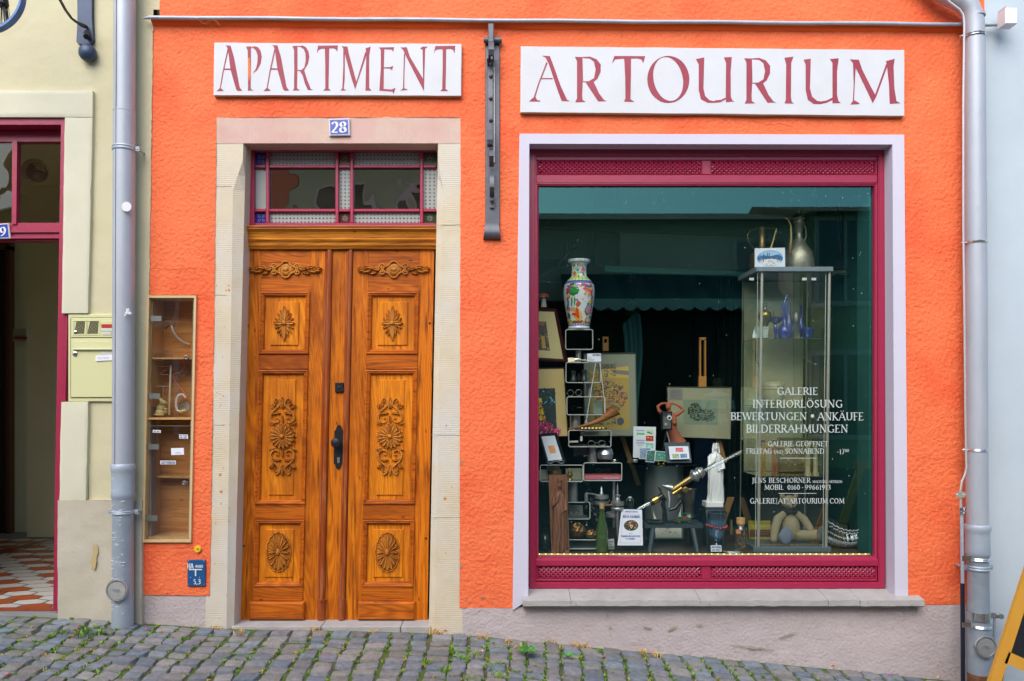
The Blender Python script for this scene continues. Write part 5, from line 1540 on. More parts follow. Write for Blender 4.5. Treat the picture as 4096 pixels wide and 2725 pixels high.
for k, (py0, py1) in enumerate(((1192, 1668), (1704, 2158))):
 gpn = MB(); yq = .004 - .0 * k
 gpn.add([P(a, b, yq) for a, b in ((cx_(602, py0), py0), (cx_(778 - 6, py0), py0), (cx_(772, py1), py1), (cx_(602, py1), py1))], [(0, 1, 2, 3)])
 gd = gpn.build('glass_door', case_glass, wc)
 ed = MB(); ed.tube([P(cx_(774, py), py, .004) for py in (py0, py1)], .002, 4); ed.tube([P(cx_(604 , py0), py0, .004), P(cx_(774, py0), py0, .004)], .0018, 4)
 ed.build('pane_edge', mat('glass edge', (.16, .22, .20), .2), gd)
 for py in ((1274, 1584) if k == 0 else (1787, 2073)):
  h_ = MB(); a, b = P(cx_(604, py), py + 11, -.004), P(cx_(648, py), py - 10, -.004); h_.box(a.x, b.x, -.006, .0, a.z, b.z); h_.tube([P(cx_(612, py), py + 18, -.002), P(cx_(612, py), py - 16, -.002)], .003, 6)
  h_.build('hinge', mat('dull hinge metal', (.26, .28, .26), .4, .6), gd)
 lk_ = MB(); c = P(746, 1431, 0) if k == 0 else P(737, 1932, 0)
 lk_.lathe([(U(9), .003), (U(9), -.008), (U(7), -.012), (U(4), -.012), (U(3), -.008), (0, -.008)], c, 20, 'y'); lk_.box(c.x + U(6), c.x + U(15), -.006, .0, c.z - U(4), c.z + U(5))
 lk_.build('lock', mat('lock chrome', (.6, .6, .58), .25, 1), gd, smooth=40)
m = MB()
for px, py in ((729, 1486), (737, 1628)):
 c = P(px, py, .183); m.lathe([(U(24), .001), (U(24), -.003), (U(22), -.004), (U(22), .0), (0, .0)], c, 24, 'y')
m.build('cable_hole', mat('hole back plate', (.25, .22, .17), .8, var=(30, .6, (.5, .48, .4))), wc)
c = thing('electric_cable', 'loose white cable end with frayed wires in the top of the wall case', 'cable', P(700, 1340, .12))
m = MB(); m.tube([P(686, 1303, .10), P(692, 1325, .10), P(708, 1350, .12), P(730, 1368, .15), P(757, 1378, .17)], U(4), 8); m.build('sheath', mat('white cable', (.55, .55, .48), .5), c, smooth=40)
m = MB()
for q in ([(686, 1303), (672, 1306), (662, 1318)], [(686, 1303), (676, 1300), (665, 1310), (662, 1316)], [(686, 1303), (696, 1300), (702, 1290)], [(688, 1305), (697, 1306), (700, 1304)]): m.tube([P(a, b, .10) for a, b in q], U(1.6), 5)
m.build('wire', mat('dark wires', (.02, .03, .05), .5), c)
c = thing('electric_cable', 'white taped cable curling into the lower hole of the wall case', 'cable', P(720, 1610, .12))
m = MB(); m.tube([P(a, b, .14) for a, b in ((745, 1592), (732, 1578), (716, 1580), (706, 1596), (704, 1620), (708, 1640), (722, 1648), (742, 1640))], U(5), 8); m.build('sheath', mat('white tape', (.7, .7, .68), .6), c, smooth=40)
m = MB(); m.tube([P(a, b, .14) for a, b in ((720, 1645), (728, 1646), (734, 1643))], U(6), 8); m.build('yellow_tape', mat('yellow tape', (.6, .55, .05), .6), c, smooth=40)
c = thing('ribbon', 'thin red and white ribbon hanging inside the wall case', 'ribbon', P(700, 1550, .12))
m = MB()
for q in ([(740, 1445), (735, 1470), (722, 1490), (690, 1500)], [(690, 1500), (640, 1500), (614, 1510)], [(690, 1500), (700, 1530), (728, 1560), (748, 1588)], [(665, 1478), (640, 1500), (612, 1512)]): m.tube([P(a, b, .12) for a, b in q], U(2.2), 5)
m.build('strand', mat('ribbon red', (.55, .16, .10), .6), c)
c = thing('wire_rack', 'small pale stick rack standing in the middle of the wall case', 'rack', P(650, 1665, .1))
for q, r in (((618, 1475), (612, 1660)), ((684, 1462), (676, 1660))):
 m = MB(); m.tube([P(*q, .09), P(*r, .09)], U(4), 8); m.build('post', mat('pale stick', (.6, .50, .36), .6), c, smooth=40)
m = MB()
for q, r in (((598, 1466), (684, 1466)), ((596, 1545), (683, 1545)), ((594, 1627), (680, 1627)), ((652, 1545), (652, 1600))): m.tube([P(*q, .09), P(*r, .09)], U(1), 5)
m.build('thin_rail', MATS['pale stick'], c)
rb = MB()
for (px, py, rx, rz) in ((640, 1650, 19, 16), (643, 1632, 16, 17), (650, 1612, 13, 13), (662, 1613, 8, 7), (663, 1636, 7, 5), (658, 1629, 4, 9), (636, 1659, 24, 7), (664, 1647, 4, 9)): rb.ball(P(px, py, .07), (U(rx), U(14), U(rz)), 14, 10)
for s, a in ((-1, (634, 1590)), (1, (644, 1592))): rb.tube([P(646, 1606, .07), P((646 + a[0]) / 2 - 1, 1596, .07), P(*a, .07)], [U(4), U(5), U(1.5)], 8)
tag(rb.build('rabbit_figure', mat('pale yellow wax', (.62, .50, .20), .55, bump=(40, .2, .002)), smooth=True), 'pale yellow rabbit figure sitting in the wall case', 'figurine')
def card(label, q, col='#e8eaf0', y=0.0, cat='card', name='paper_card', th_=.001, texts=(), parts=(), ink=(.08, .09, .14), group=None, ys=None):
 """flat printed card; q = tl,tr,br,bl photo points at depth y (or ys per point); texts = (string, u0, u1, v_top, v_base); parts = (colour, [(u,v)..])"""
 ys = ys or [y] * 4
 A, B, Cc, Dd = [P(*p, yy) for p, yy in zip(q, ys)]
 nrm = (B - A).cross(Dd - A).normalized()
 if nrm.y > 0: nrm = -nrm
 root = thing(name, label, cat, (Dd + Cc) / 2, group)
 m = MB(); bk = [p - nrm * max(th_, .0015) for p in (A, B, Cc, Dd)]
 m.add([A, B, Cc, Dd] + bk, [(0, 1, 2, 3), (7, 6, 5, 4), (0, 4, 5, 1), (1, 5, 6, 2), (2, 6, 7, 3), (3, 7, 4, 0)])
 sh_ = m.build('sheet', mat('paper ' + col, h2l(col)[:3], .75), root)
 def F(u, v, l=0):
  return (A * (1 - u) + B * u) * (1 - v) + (Dd * (1 - u) + Cc * u) * v + nrm * (.0006 + .0002 * l)
 if parts:
  m = MB()
  for i, (cc, pts) in enumerate(parts):
   m.col = h2l(cc) if isinstance(cc, str) else cc
   m.add([F(u, v, (i % 6) if len(parts) < 30 else i * .03) for u, v in pts], [tuple(range(len(pts)))])
  m.build('print', painted(), sh_)
 if texts:
  W_ = (B - A).length; H_ = (Dd - A).length
  m = MB()
  for t_, u0, u1, v0, v1 in texts:
   write(m, t_, u0 * W_, -v1 * H_, (v1 - v0) * H_, lambda x, z, l: F(x / W_, -z / H_, 6 + l), width=(u1 - u0) * W_, thick=.15, thin=.07)
  m.build('text', mat('ink%s' % (ink,), ink, .7), sh_)
 return root
card('small paper name label behind the glass at top left of the lower case', [(611, 1720), (643, 1721), (643, 1732), (611, 1731)], y=.002, texts=(('GRIT MENZ', .12, .88, .25, .75),))
card('small handwritten label behind the glass at top right of the lower case', [(716, 1738), (751, 1739), (752, 1756), (717, 1755)], y=.002, texts=(('FÜR GALERIE', .08, .92, .1, .42), ('UND LADEN', .08, .9, .55, .9)), ink=(.06, .08, .25))
card('blank looking white card above the ARTOURIUM label in the wall case', [(684, 1793), (735, 1792), (736, 1819), (685, 1821)], y=.002, texts=(('J. KIRSTEN', .3, .8, .6, .78),), ink=(.35, .38, .5))
card('white label printed ARTOURIUM behind the glass of the lower case', [(641, 1843), (703, 1843), (703, 1858), (641, 1858)], y=.002, texts=(('ARTOURIUM', .05, .95, .15, .85),))
# -- the yellow green house
yh = thing('yellow_house', 'yellow green plastered house with cream door surround and crimson door frame', 'house', P(0, 2450, 0))
m = MB()
wall_piece(m, [(-2500, -1200), (648, -1200), (646, 40), (-2500, 40)], .08, .004)
wall_piece(m, [(378, 40), (614, 40), (602, 700), (370, 700)], .05, .004)
wall_piece(m, [(370, 700), (602, 700), (598, 1182), (360, 1182)], .05, .004)
wall_piece(m, [(455, 1182), (594, 1182), (576, 2010), (450, 2010)], .05, .004)
wall_piece(m, [(355, 1182), (460, 1182), (460, 1260), (355, 1260)], .05, .004)
wall_piece(m, [(355, 1604), (460, 1604), (460, 2010), (355, 2010)], .05, .004)
wall_piece(m, [(-2500, 40), (378, 40), (378, 372), (-2500, 372)], .08, .004)
wall_piece(m, [(-2500, 372), (-500, 372), (-500, 2600), (-2500, 2600)], .08, .004)
m.build('wall', yellow, yh, smooth=True)
m = MB(); m.box(PX(-2500), PX(612), .1, 9, PZ(-1200), PZ(-2800)); m.build('upper_storey', yellow, yh)
m = MB(); x0, x1 = PX(-2500), PX(598); zt = PZ(-2800)
m.add([(x0, -.5, zt - .1), (x1, -.5, zt - .1), (x1, 4.5, zt + 4), (x0, 4.5, zt + 4), (x0, 9.5, zt - .1), (x1, 9.5, zt - .1)], [(0, 1, 2, 3), (3, 2, 5, 4), (0, 3, 4), (1, 5, 2)]); m.build('roof', MATS['roof tile'], yh)
m = MB(); m.box(PX(-2500), PX(-500), .03, .1, 0, PZ(-1200)); m.box(PX(-500), PX(600), .03, .1, PZ(480), PZ(-1200)); m.box(PX(250), PX(452), .03, .1, PZ(1262), PZ(480)); m.box(PX(450), PX(596), .03, .1, PZ(2500), PZ(480)); m.box(PX(250), PX(452), .03, .1, PZ(2500), PZ(1604)); m.build('masonry', MATS['masonry'], yh)
def trim_piece(mb, x0, x1, y0, y1, out, x0b=None, x1b=None):
 x0b = x0 if x0b is None else x0b; x1b = x1 if x1b is None else x1b
 a = [P(x0, y0, 0), P(x1, y0, 0), P(x1b, y1, 0), P(x0b, y1, 0)]
 n = int(max(4, (y1 - y0) / 40)); k = 5
 def fn(u, v):
  p = (a[0] * (1 - u) + a[1] * u) * (1 - v) + (a[3] * (1 - u) + a[2] * u) * v
  e = min(u, 1 - u, v * 6, (1 - v) * 6)
  return (p.x + .003 * noise.noise(Vector((p.z * 12, 3, p.x * 3))), -out + (.004 if e < .02 else 0) - relief(p.x, p.z, .003), p.z)
 mb.grid(fn, 16, max(n, 12))
 for q, r in ((0, 1), (1, 2), (2, 3), (3, 0)):
  p, s = a[q], a[r]; mb.add([(p.x, -out + .004, p.z), (s.x, -out + .004, s.z), (s.x, .02, s.z), (p.x, .02, p.z)], [(0, 1, 2, 3)])
m = MB(); trim_piece(m, -600, 378, 368, 474, .028); trim_piece(m, -600, -486, 476, 2440, .028); trim_piece(m, 268, 378, 476, 1255, .028, 256, 360); trim_piece(m, 254, 361, 1607, 2000, .028, 246, 352); m.build('door_surround', cream, yh, smooth=45)
m = MB();
def ypf(u, v):
 px = lerp(240, 575, u); z = lerp(PZ(2000), ground_z(PX(px), 0) - .1, v); return (PX(px) , -.026 - relief(PX(px), z, .006) - .004 * (v < .02) * 0, z)
m.grid(ypf, 26, 36)
m.add([(PX(240), -.026, PZ(2000)), (PX(575), -.026, PZ(2000)), (PX(575), .01, PZ(1999)), (PX(240), .01, PZ(1999))], [(0, 1, 2, 3)])
m.add([(PX(575), -.026, PZ(2000)), (PX(575), -.026, PZ(2520)), (PX(575), .02, PZ(2520)), (PX(575), .02, PZ(2000))], [(0, 1, 2, 3)])
m.build('plinth', greyplinth, yh, smooth=45)
m = MB(); c = P(392, 2240, 0)
for i, (a, b, rx, rz) in enumerate(((392, 2205, 12, 34), (386, 2250, 14, 30))): blob(m, PX(a), PZ(b), U(rx), U(rz), -.034 - .001 * i, i + 20, 18)
m.build('rust_stain', mat('yellow stain', (.52, .40, .20), .9), yh)
FY = .05
df = MB()
def fbox(mb, q, y0, y1):
 v = [P(a, b, 0) for a, b in q]
 mb.add([Vector((p.x, y0, p.z)) for p in v] + [Vector((p.x, y1, p.z)) for p in v], [(0, 1, 2, 3), (7, 6, 5, 4), (0, 4, 5, 1), (1, 5, 6, 2), (2, 6, 7, 3), (3, 7, 4, 0)])
fbox(df, [(246, 500), (275, 472), (236, 2442), (214, 2442)], -.005, .16)
fbox(df, [(-460, 472), (275, 472), (246, 500), (-460, 500)], -.005, .16)
fbox(df, [(-488, 472), (-460, 472), (-460, 2442), (-488, 2442)], -.007, .16)
fbox(df, [(-460, 502), (246, 502), (246, 545), (-460, 548)], .10, .16)
fbox(df, [(258, 1256), (272, 1256), (262, 1606), (252, 1606)], -.004, .03)
dfo = df.build('door_frame', red_paint, yh)
m = MB()
fbox(m, [(12, 545), (32, 545), (28, 884), (10, 884)], .09, .13); fbox(m, [(-300, 545), (-280, 545), (-280, 884), (-300, 884)], .09, .13)
for a, b, y in ((880, 898, .10), (899, 912, .085), (913, 922, .075), (923, 935, .09), (936, 946, .08), (947, 953, .10)): fbox(m, [(-460, a), (240, a - 3), (238, b - 3), (-460, b)], y, .16)
m.build('transom_bar', red_paint, dfo)
m = MB(); m.add([P(a, b, .115) for a, b in ((-460, 540), (248, 540), (240, 884), (-460, 884))], [(0, 1, 2, 3)]); gl9 = m.build('glass_pane', glass('hall transom glass', (.8, .85, .75), (.7, .72, .66), 1.5, 1.6, wob=.15, ws=4), dfo)
hall = mat('hall olive paint', (.80, .78, .54), .55, var=(1.2, .5, (.66, .65, .38)))
m = MB()
zf = PZ(2440, .1)
m.box(PX(108, 2.7), -2.79, 2.7, 2.8, zf - .1, 3.6)
m.add([P(108, 940, 2.7), (P(108, 940, 2.7).x, 2.7, zf - .1), (P(0, 940, 1.26).x - .0, 3.1, zf - .1), (P(0, 940, 1.26).x, 3.1, 3.6)], [(0, 1, 2, 3)])
m.box(-6.3, PX(108, 2.7), 3.0, 3.1, zf - .1, 3.6)
m.box(PX(260), PX(275), .16, 2.8, zf - .1, 3.6)
m.box(-6.3, PX(275), .16, 3.1, 3.55, 3.65)
m.box(-6.35, -6.3, .03, 3.1, zf - .1, 3.6)
m.build('hall_wall', hall, yh)
m = MB(); m.box(PX(-60, 2.95), PX(26, 2.95), 2.93, 2.98, zf, PZ(1010, 2.95)); m.build('hall_door', mat('near black door', (.012, .010, .008), .6), yh)
m = MB(); m.box(PX(22, 2.9), PX(38, 2.9), 2.9, 2.98, zf, PZ(985, 2.9)); m.box(PX(-70, 2.9), PX(38, 2.9), 2.9, 2.98, PZ(1000, 2.9), PZ(960, 2.9)); m.build('hall_door_frame', mat('brown frame', (.10, .035, .015), .6), yh)
m = MB(); m.box(-6.3, PX(262), .03, 3.0, zf - .3, zf); m.build('hall_floor', mat('grout', (.20, .19, .17), .8), yh)
tl = MB(); rr = random.Random(2)
hw_, hh_ = .105, .075
for j in range(34):
 for i in range(34):
  cx = -5.6 + i * hw_ * 2 + (j % 2) * hw_; cy = .17 + j * hh_ * 1.5
  if cy > 2.6 or cx > -2.85: continue
  org = ((i + j // 2) % 3 == 0 and j % 2 == 0) or ((i * 2 + j) % 7 == 0)
  k = rr.uniform(.9, 1.05)
  tl.col = tuple(q * k for q in ((.38, .085, .022) if org else (.55, .53, .50))) + (1,)
  e = .92
  tl.add([(cx + e * a * hw_, cy + e * b * hh_, zf + .004) for a, b in ((-1, .5), (-1, -.5), (0, -1), (1, -.5), (1, .5), (0, 1))], [tuple(range(6))])
tl.col = (.33, .07, .03, 1)
for i in range(14): tl.add([(-5.6 + i * .21 + .003, .06, zf + .005), (-5.6 + i * .21 + .205, .06, zf + .005), (-5.6 + i * .21 + .205, .145, zf + .005), (-5.6 + i * .21 + .003, .145, zf + .005)], [(0, 1, 2, 3)])
tl.build('floor_tile', painted('tile', .3), yh)
m = MB(); a_, b_ = Vector((-4.45, .9, zf + .009)), Vector((PX(222, 2.6), 2.66, zf + .009)); m.add([a_ + Vector((0, -.12, 0)), b_ + Vector((0, -.25, 0)), b_, Vector((-4.7, 1.3, zf + .009)), ], [(0, 1, 2, 3)])
m.build('tile_border', mat('brown tile', (.20, .05, .02), .3), yh)
m = MB(); m.box(-6.3, PX(236), .0, .05, zf - .06, zf + .006); m.build('threshold_strip', mat('aluminium strip', (.6, .6, .62), .35, .6), yh)
m = MB(); m.box(-6.3, PX(240), -.01, .04, zf - .2, zf - .055); m.build('door_step', sill_m, yh)
root = thing('wall_notice', 'white notice with red stripe on the hallway wall', 'notice', P(80, 1360, 2.88))
a, b = P(54, 1366, 2.88), P(108, 1316, 2.88); m = MB(); m.box(a.x, b.x, 2.87, 2.88, a.z, b.z); s_ = m.build('sheet', mat('notice grey', (.35, .33, .28), .6), root)
a, b = P(55, 1357, 2.86), P(108, 1347, 2.86); m = MB(); m.box(a.x, b.x, 2.862, 2.868, a.z, b.z); m.build('stripe', mat('notice red', (.30, .03, .02), .6), s_)
root = thing('ceiling_lamp', 'round white hallway lamp behind the crimson framed transom glass', 'lamp', P(145, 685, .9))
m = MB(); c = P(140, 685, 1.1); m.lathe([(U(46, 1.1), .03), (U(50, 1.1), 0), (U(46, 1.1), -.03), (U(36, 1.1), -.04)], c, 28, 'y'); m.build('ring', mat('lamp cream', (.55, .5, .36), .5), root, smooth=40)
m = MB(); c = P(148, 690, 1.02); m.ball(c, (U(36, 1.1), .08, U(38, 1.1)), 20, 12); m.build('globe', mat('lamp glass dark', (.12, .11, .09), .2), root, smooth=True)
m = MB()
for k in range(5): m.tube([P(118 + t * 7 + k * 2, 655 + k * 7 - 6 * math.sin(t * .45) , .98 - .03 * math.sin(t * .45)) for t in range(9)], .004, 5)
m.build('louvre', MATS['lamp cream'], root)
root = enamel('blue enamel number plate reading 29 on the crimson transom bar', [(-36, 898), (36, 893), (43, 955), (-30, 957)], '29', -.001 + .075)
mb_ = thing('mailbox', 'pale yellow green wall mailbox with bell panel beside the crimson door', 'mailbox', P(365, 1605, -.01))
pg = mat('mailbox green', (.66, .66, .36), .4, var=(4, .3, (.61, .61, .33)), spec=.5)
m = MB(); yb = -.02
def mbx(mb, x0, x1, y0, y1, r0, r1, ch=.003):
 a, b = P(x0, y1, r1), P(x1, y0, r1); mb.bbox(a.x, b.x, r1, r0, a.z, b.z, ch)
mbx(m, 272, 462, 1257, 1607, .02, -.018, .004); body = m.build('body', pg, mb_)
m = MB(); mbx(m, 285, 455, 1272, 1350, -.018, -.024, .002); mbx(m, 283, 457, 1354, 1590, -.018, -.026, .003); fr_ = m.build('front_panel', pg, mb_)
gap = mat('dark gap', (.06, .06, .02), .8)
m = MB()
for a in ((283, 457, 1350.5, 1353.5), (281.5, 283.5, 1272, 1590), (285, 455, 1269.5, 1271.5), (283, 457, 1590.5, 1593)): mbx(m, a[0], a[1], a[2], a[3], -.017, -.0186, .0005)
for x0 in (295, 349):
 for k in range(9):
  x = x0 + 2 + k * 5.6; z0 = 1336;
  for s in (0,):
   p = [(x - 14 + 4, z0 - 0), (x - 14 + 8.5, z0), (x + 14, z0 - 50), (x + 9.5, z0 - 50)]
   cl = []
   for (qx, qy) in p: cl.append((min(max(qx, x0), x0 + 46), qy))
   m.add([P(a, b, -.0245) for a, b in cl], [(0, 1, 2, 3)])
m.build('slot', gap, fr_)
m = MB()
for x0 in (295, 349):
 for (a, b, c_, d_) in ((x0 - 3, x0 + 49, 1281, 1285), (x0 - 3, x0 + 49, 1337, 1341), (x0 - 3, x0, 1285, 1337), (x0 + 47, x0 + 50, 1285, 1337)): mbx(m, a, b, c_, d_, -.024, -.027, .001)
mbx(m, 402, 452, 1284, 1298, -.024, -.028, .001)
mbx(m, 292, 454, 1364, 1392, -.026, -.029, .002);
m.build('raised_frame', pg, fr_)
m = MB(); mbx(m, 290, 454, 1392, 1401, -.026, -.042, .004); m.build('flap_lip', mat('pale lip', (.66, .68, .42), .4), fr_)
for c, r in ((P(302, 1329, -.026), 6.5), (P(300, 1415, -.028), 10)):
 m = MB(); m.lathe([(U(r), .002), (U(r), -.003), (U(r - 2), -.005), (0, -.005)], c, 18, 'y'); m.build('lock', MATS['lock chrome'], fr_, smooth=40)
m = MB(); mbx(m, 405, 450, 1299, 1311, -.024, -.0275, .001); m.build('red_strip', mat('red strip', (.5, .02, .02), .4), fr_)
m = MB(); mbx(m, 405, 450, 1314, 1326, -.024, -.0272, .001); mbx(m, 410, 444, 1328, 1340, -.024, -.0276, .001); mbx(m, 402, 452, 1406, 1421, -.026, -.028, .001); m.build('name_strip', mat('name label', (.60, .62, .55), .4), fr_)
card('white paper name slip taped on the mailbox front', [(383, 1422), (449, 1420), (452, 1441), (382, 1445)], y=-.032, texts=(('FAM. KELLER', .15, .8, .3, .6),), ink=(.5, .5, .55))
sb = thing('sign_bracket', 'blue black wrought iron bracket with ball end on the yellow green wall', 'bracket', P(350, 240, -.01))
m = MB()
pts = [(318, -700), (376, -700), (377, 80), (382, 168), (372, 184), (322, 184), (316, 176), (320, 100)]
v = [P(a, b, 0) for a, b in pts]; n = len(pts)
m.add([Vector((p.x, -.03, p.z)) for p in v] + [Vector((p.x, .004, p.z)) for p in v], [tuple(range(n)), tuple(range(2 * n - 1, n - 1, -1))] + [(i, i + n, (i + 1) % n + n, (i + 1) % n) for i in range(n)])
m.build('strap', blue_iron, sb)
m = MB(); m.ball(P(350, 211, -.035), (U(34), .045, U(35)), 20, 14); m.build('ball', blue_iron, sb, smooth=True)
m = MB()
def ribbon3(mb, pts, w_, th_):
 """flat bar: width towards the street (y), thickness in the picture plane"""
 mb.tube([P(*p) for p in pts], w_, 4, flat=th_ / w_ if th_ else 1, up=(0, 0, 1))
pts = [(215, -60, -.30), (240, 0, -.26), (262, 40, -.22), (288, 76, -.17), (318, 97, -.11), (345, 108, -.05), (352, 112, -.03)]
vs = []
for (a, b, y) in pts:
 c = P(a, b, y); vs += [c + Vector((0, -.018, .008)), c + Vector((0, .018, .008)), c + Vector((0, .018, -.008)), c + Vector((0, -.018, -.008))]
fs = [(4 * i + k, 4 * i + (k + 1) % 4, 4 * i + 4 + (k + 1) % 4, 4 * i + 4 + k) for i in range(len(pts) - 1) for k in range(4)] + [(0, 1, 2, 3)]
m.add(vs, fs); m.build('strut', mat('dark strut', (.02, .02, .022), .45, .3), sb, smooth=30)
m = MB(); m.tube([P(347, 130, -.03), P(346, 148, -.07)], U(12), 6); m.tube([P(347, 112, -.03), P(347, 130, -.04)], U(5), 6); m.build('bolt', MATS['dark strut'], sb)
hs = thing('hanging_ornament', 'curved blue iron hoop of the hanging sign with dark tassel in the top corner', 'ornament', P(0, 130, -.5))
m = MB(); pts = []
for k in range(40):
 a = R(-110 + k * 7.2); pts.append((-65 + 158 * math.cos(a), -20 - 150 * math.sin(a) * 1.0))
vs = []
for (a, b) in pts:
 c = P(a, b, -.5); ctr = P(-65, -20, -.5); d = (c - ctr).normalized()
 vs += [c + d * .006 + Vector((0, -.022, 0)), c + d * .006 + Vector((0, .022, 0)), c - d * .006 + Vector((0, .022, 0)), c - d * .006 + Vector((0, -.022, 0))]
n = len(pts)
m.add(vs, [(4 * i + k, 4 * i + (k + 1) % 4, 4 * ((i + 1) % n) + (k + 1) % 4, 4 * ((i + 1) % n) + k) for i in range(n - 1) for k in range(4)])
m.build('hoop', mat('hoop blue', (.05, .14, .36), .35, .2, var=(14, .4, (.10, .22, .45))), hs, smooth=30)
m = MB(); m.lathe([(.0, .02), (.03, .01), (.034, -.02), (.03, -.03)], P(9, 4, -.5), 14)
rr = random.Random(8)
for k in range(34):
 a = rr.uniform(0, 6.28); r = rr.uniform(.2, 1) * .028
 p = P(9, 8, -.5) + Vector((r * math.cos(a), r * math.sin(a), 0)); m.tube([p, p + Vector((r * math.cos(a) * .5 + .004, 0, -.10)), p + Vector((r * math.cos(a) * .7 + .008, 0, -.13))], .0016, 4)
m.build('tassel', black_iron, hs)
# -- light blue house on the right
bh = thing('blue_house', 'light blue grey plastered house wall at the right edge', 'house', P(4020, 2740, 0))
m = MB(); wall_piece(m, [(3930, -1200), (6500, -1200), (6500, 2610), (3930, 2610)], .06, .003, y=.0, jag=0); m.build('wall', blue, bh, smooth=True)
m = MB(); wall_piece(m, [(3930, 2530), (6500, 2530), (6500, 3100), (3930, 3000)], .06, .003, y=-.012, jag=0); m.build('plinth', blue, bh, smooth=True)
m = MB(); m.box(PX(3940), PX(6500), .05, .1, -1, PZ(-1200)); m.box(PX(3940), PX(6500), .1, 9, PZ(-1200), PZ(-2600)); m.build('upper_storey', blue, bh)
m = MB(); x0, x1 = PX(4002), PX(6500); zt = PZ(-2600)
m.add([(x0, -.5, zt - .1), (x1, -.5, zt - .1), (x1, 4.5, zt + 4), (x0, 4.5, zt + 4), (x0, 9.5, zt - .1), (x1, 9.5, zt - .1)], [(0, 1, 2, 3), (3, 2, 5, 4), (0, 3, 4), (1, 5, 2)]); m.build('roof', MATS['roof tile'], bh)
# -- A-board at the right
yb = mat('yellow varnished wood', (.70, .36, .05), .4, bump=(30, .15, .001), var=(7, .6, (.62, .29, .03)), stretch=(1, 1, .25))
ab = thing('pavement_sign', 'yellow wooden framed blackboard standing on the pavement at the right edge', 'sign', (PX(4250, -.9), -.9, ground_z(PX(4250, -.9), -.9)))
AY = -.95
def slat(mb, a, b, w_, th_, y=AY, ya=None):
 """board from photo point a to b, w_ px wide to the right of the line"""
 ya = AY if ya is None else ya
 A_, B_ = P(a[0], a[1], y), P(b[0], b[1], ya)
 d = (B_ - A_).normalized(); nx = Vector((d.z, 0, -d.x));
 if nx.x < 0: nx = -nx
 W_ = U(w_, AY); o = Vector((0, th_, 0))
 v = [A_, B_, B_ + nx * W_, A_ + nx * W_]
 mb.add(v + [p + o for p in v], [(0, 1, 2, 3), (7, 6, 5, 4), (0, 4, 5, 1), (1, 5, 6, 2), (2, 6, 7, 3), (3, 7, 4, 0)])
m = MB(); slat(m, (4190, 2010), (3925, 2830), 46, .022); m.build('leg', yb, ab)
m = MB(); slat(m, (4010, 2620), (3970, 2830), 34, .022, AY + .12, AY + .45); m.build('leg', yb, ab)
m = MB(); slat(m, (4420, 2010), (4700, 2830), 46, .022); m.build('leg', yb, ab)
m = MB(); a, b = (4036, 2608), (4600, 2860)
v = [P(a[0], a[1], AY), P(b[0], b[1], AY), P(b[0] - 10, b[1] + 44, AY), P(a[0] - 18, a[1] + 44, AY)]; m.add(v + [p + Vector((0, .022, 0)) for p in v], [(0, 1, 2, 3), (7, 6, 5, 4), (0, 4, 5, 1), (1, 5, 6, 2), (2, 6, 7, 3), (3, 7, 4, 0)]); m.build('crossbar', yb, ab)
m = MB(); v = [P(4215, 2030, AY + .008), P(4440, 2030, AY + .008), P(4640, 2880, AY + .008), P(4030, 2615, AY + .008)]; m.add(v + [p + Vector((0, .008, 0)) for p in v], [(0, 1, 2, 3), (7, 6, 5, 4), (0, 4, 5, 1), (1, 5, 6, 2), (2, 6, 7, 3), (3, 7, 4, 0)]); m.build('blackboard', mat('blackboard', (.012, .014, .018), .5), ab)
m = MB(); slat(m, (4170, 1985), (4445, 1985), 40, .03); m.build('top_bar', yb, ab)
# -- things in the shop window
def fy(py): return 1.0225 * 3136 / (py - HOR) - D     # depth of a foot point on the display floor
smoke_g = glass('smoked acrylic', (.55, .60, .60), (.8, .85, .85), 1.5, 1.3)
white_edge = mat('white acrylic edge', (.55, .56, .53), .4)
brass = mat('old brass', (.42, .28, .09), .38, .85, bump=(30, .3, .002), var=(18, .8, (.20, .15, .07)))
bright_brass = mat('bright brass', (.70, .46, .12), .25, .95)
steel_d = mat('dull steel', (.55, .55, .54), .34, .8, var=(20, .6, (.36, .36, .36)))
tin = mat('riser metal', (.66, .65, .62), .35, .8, stretch=(1, 1, .2), var=(9, .5, (.3, .3, .3)))
bottle_g = mat('green bottle glass', (.045, .085, .015), .12, spec=.9, coat=.5)
def L(name, label, cat, cx, base, y, prof, m, seg=24, group=None, build=True, sx=1, sy=1):
 """turned object: prof = [(radius px, height px)] above the foot row"""
 root = thing(name, label, cat, P(cx, base, y), group)
 q = MB(); q.lathe([(U(r, y), U(h, y)) for r, h in prof], P(cx, base, y), seg, sx=sx, sy=sy)
 o = q.build('body', m, root, smooth=50)
 return root, o
def rrect(x0, x1, z0, z1, r, n=4):
 pts = []
 for cx, cz, a0 in ((x1 - r, z1 - r, 0), (x0 + r, z1 - r, 90), (x0 + r, z0 + r, 180), (x1 - r, z0 + r, 270)):
  for k in range(n + 1): a = R(a0 + 90 * k / n); pts.append((cx + r * math.cos(a), cz + r * math.sin(a)))
 return pts
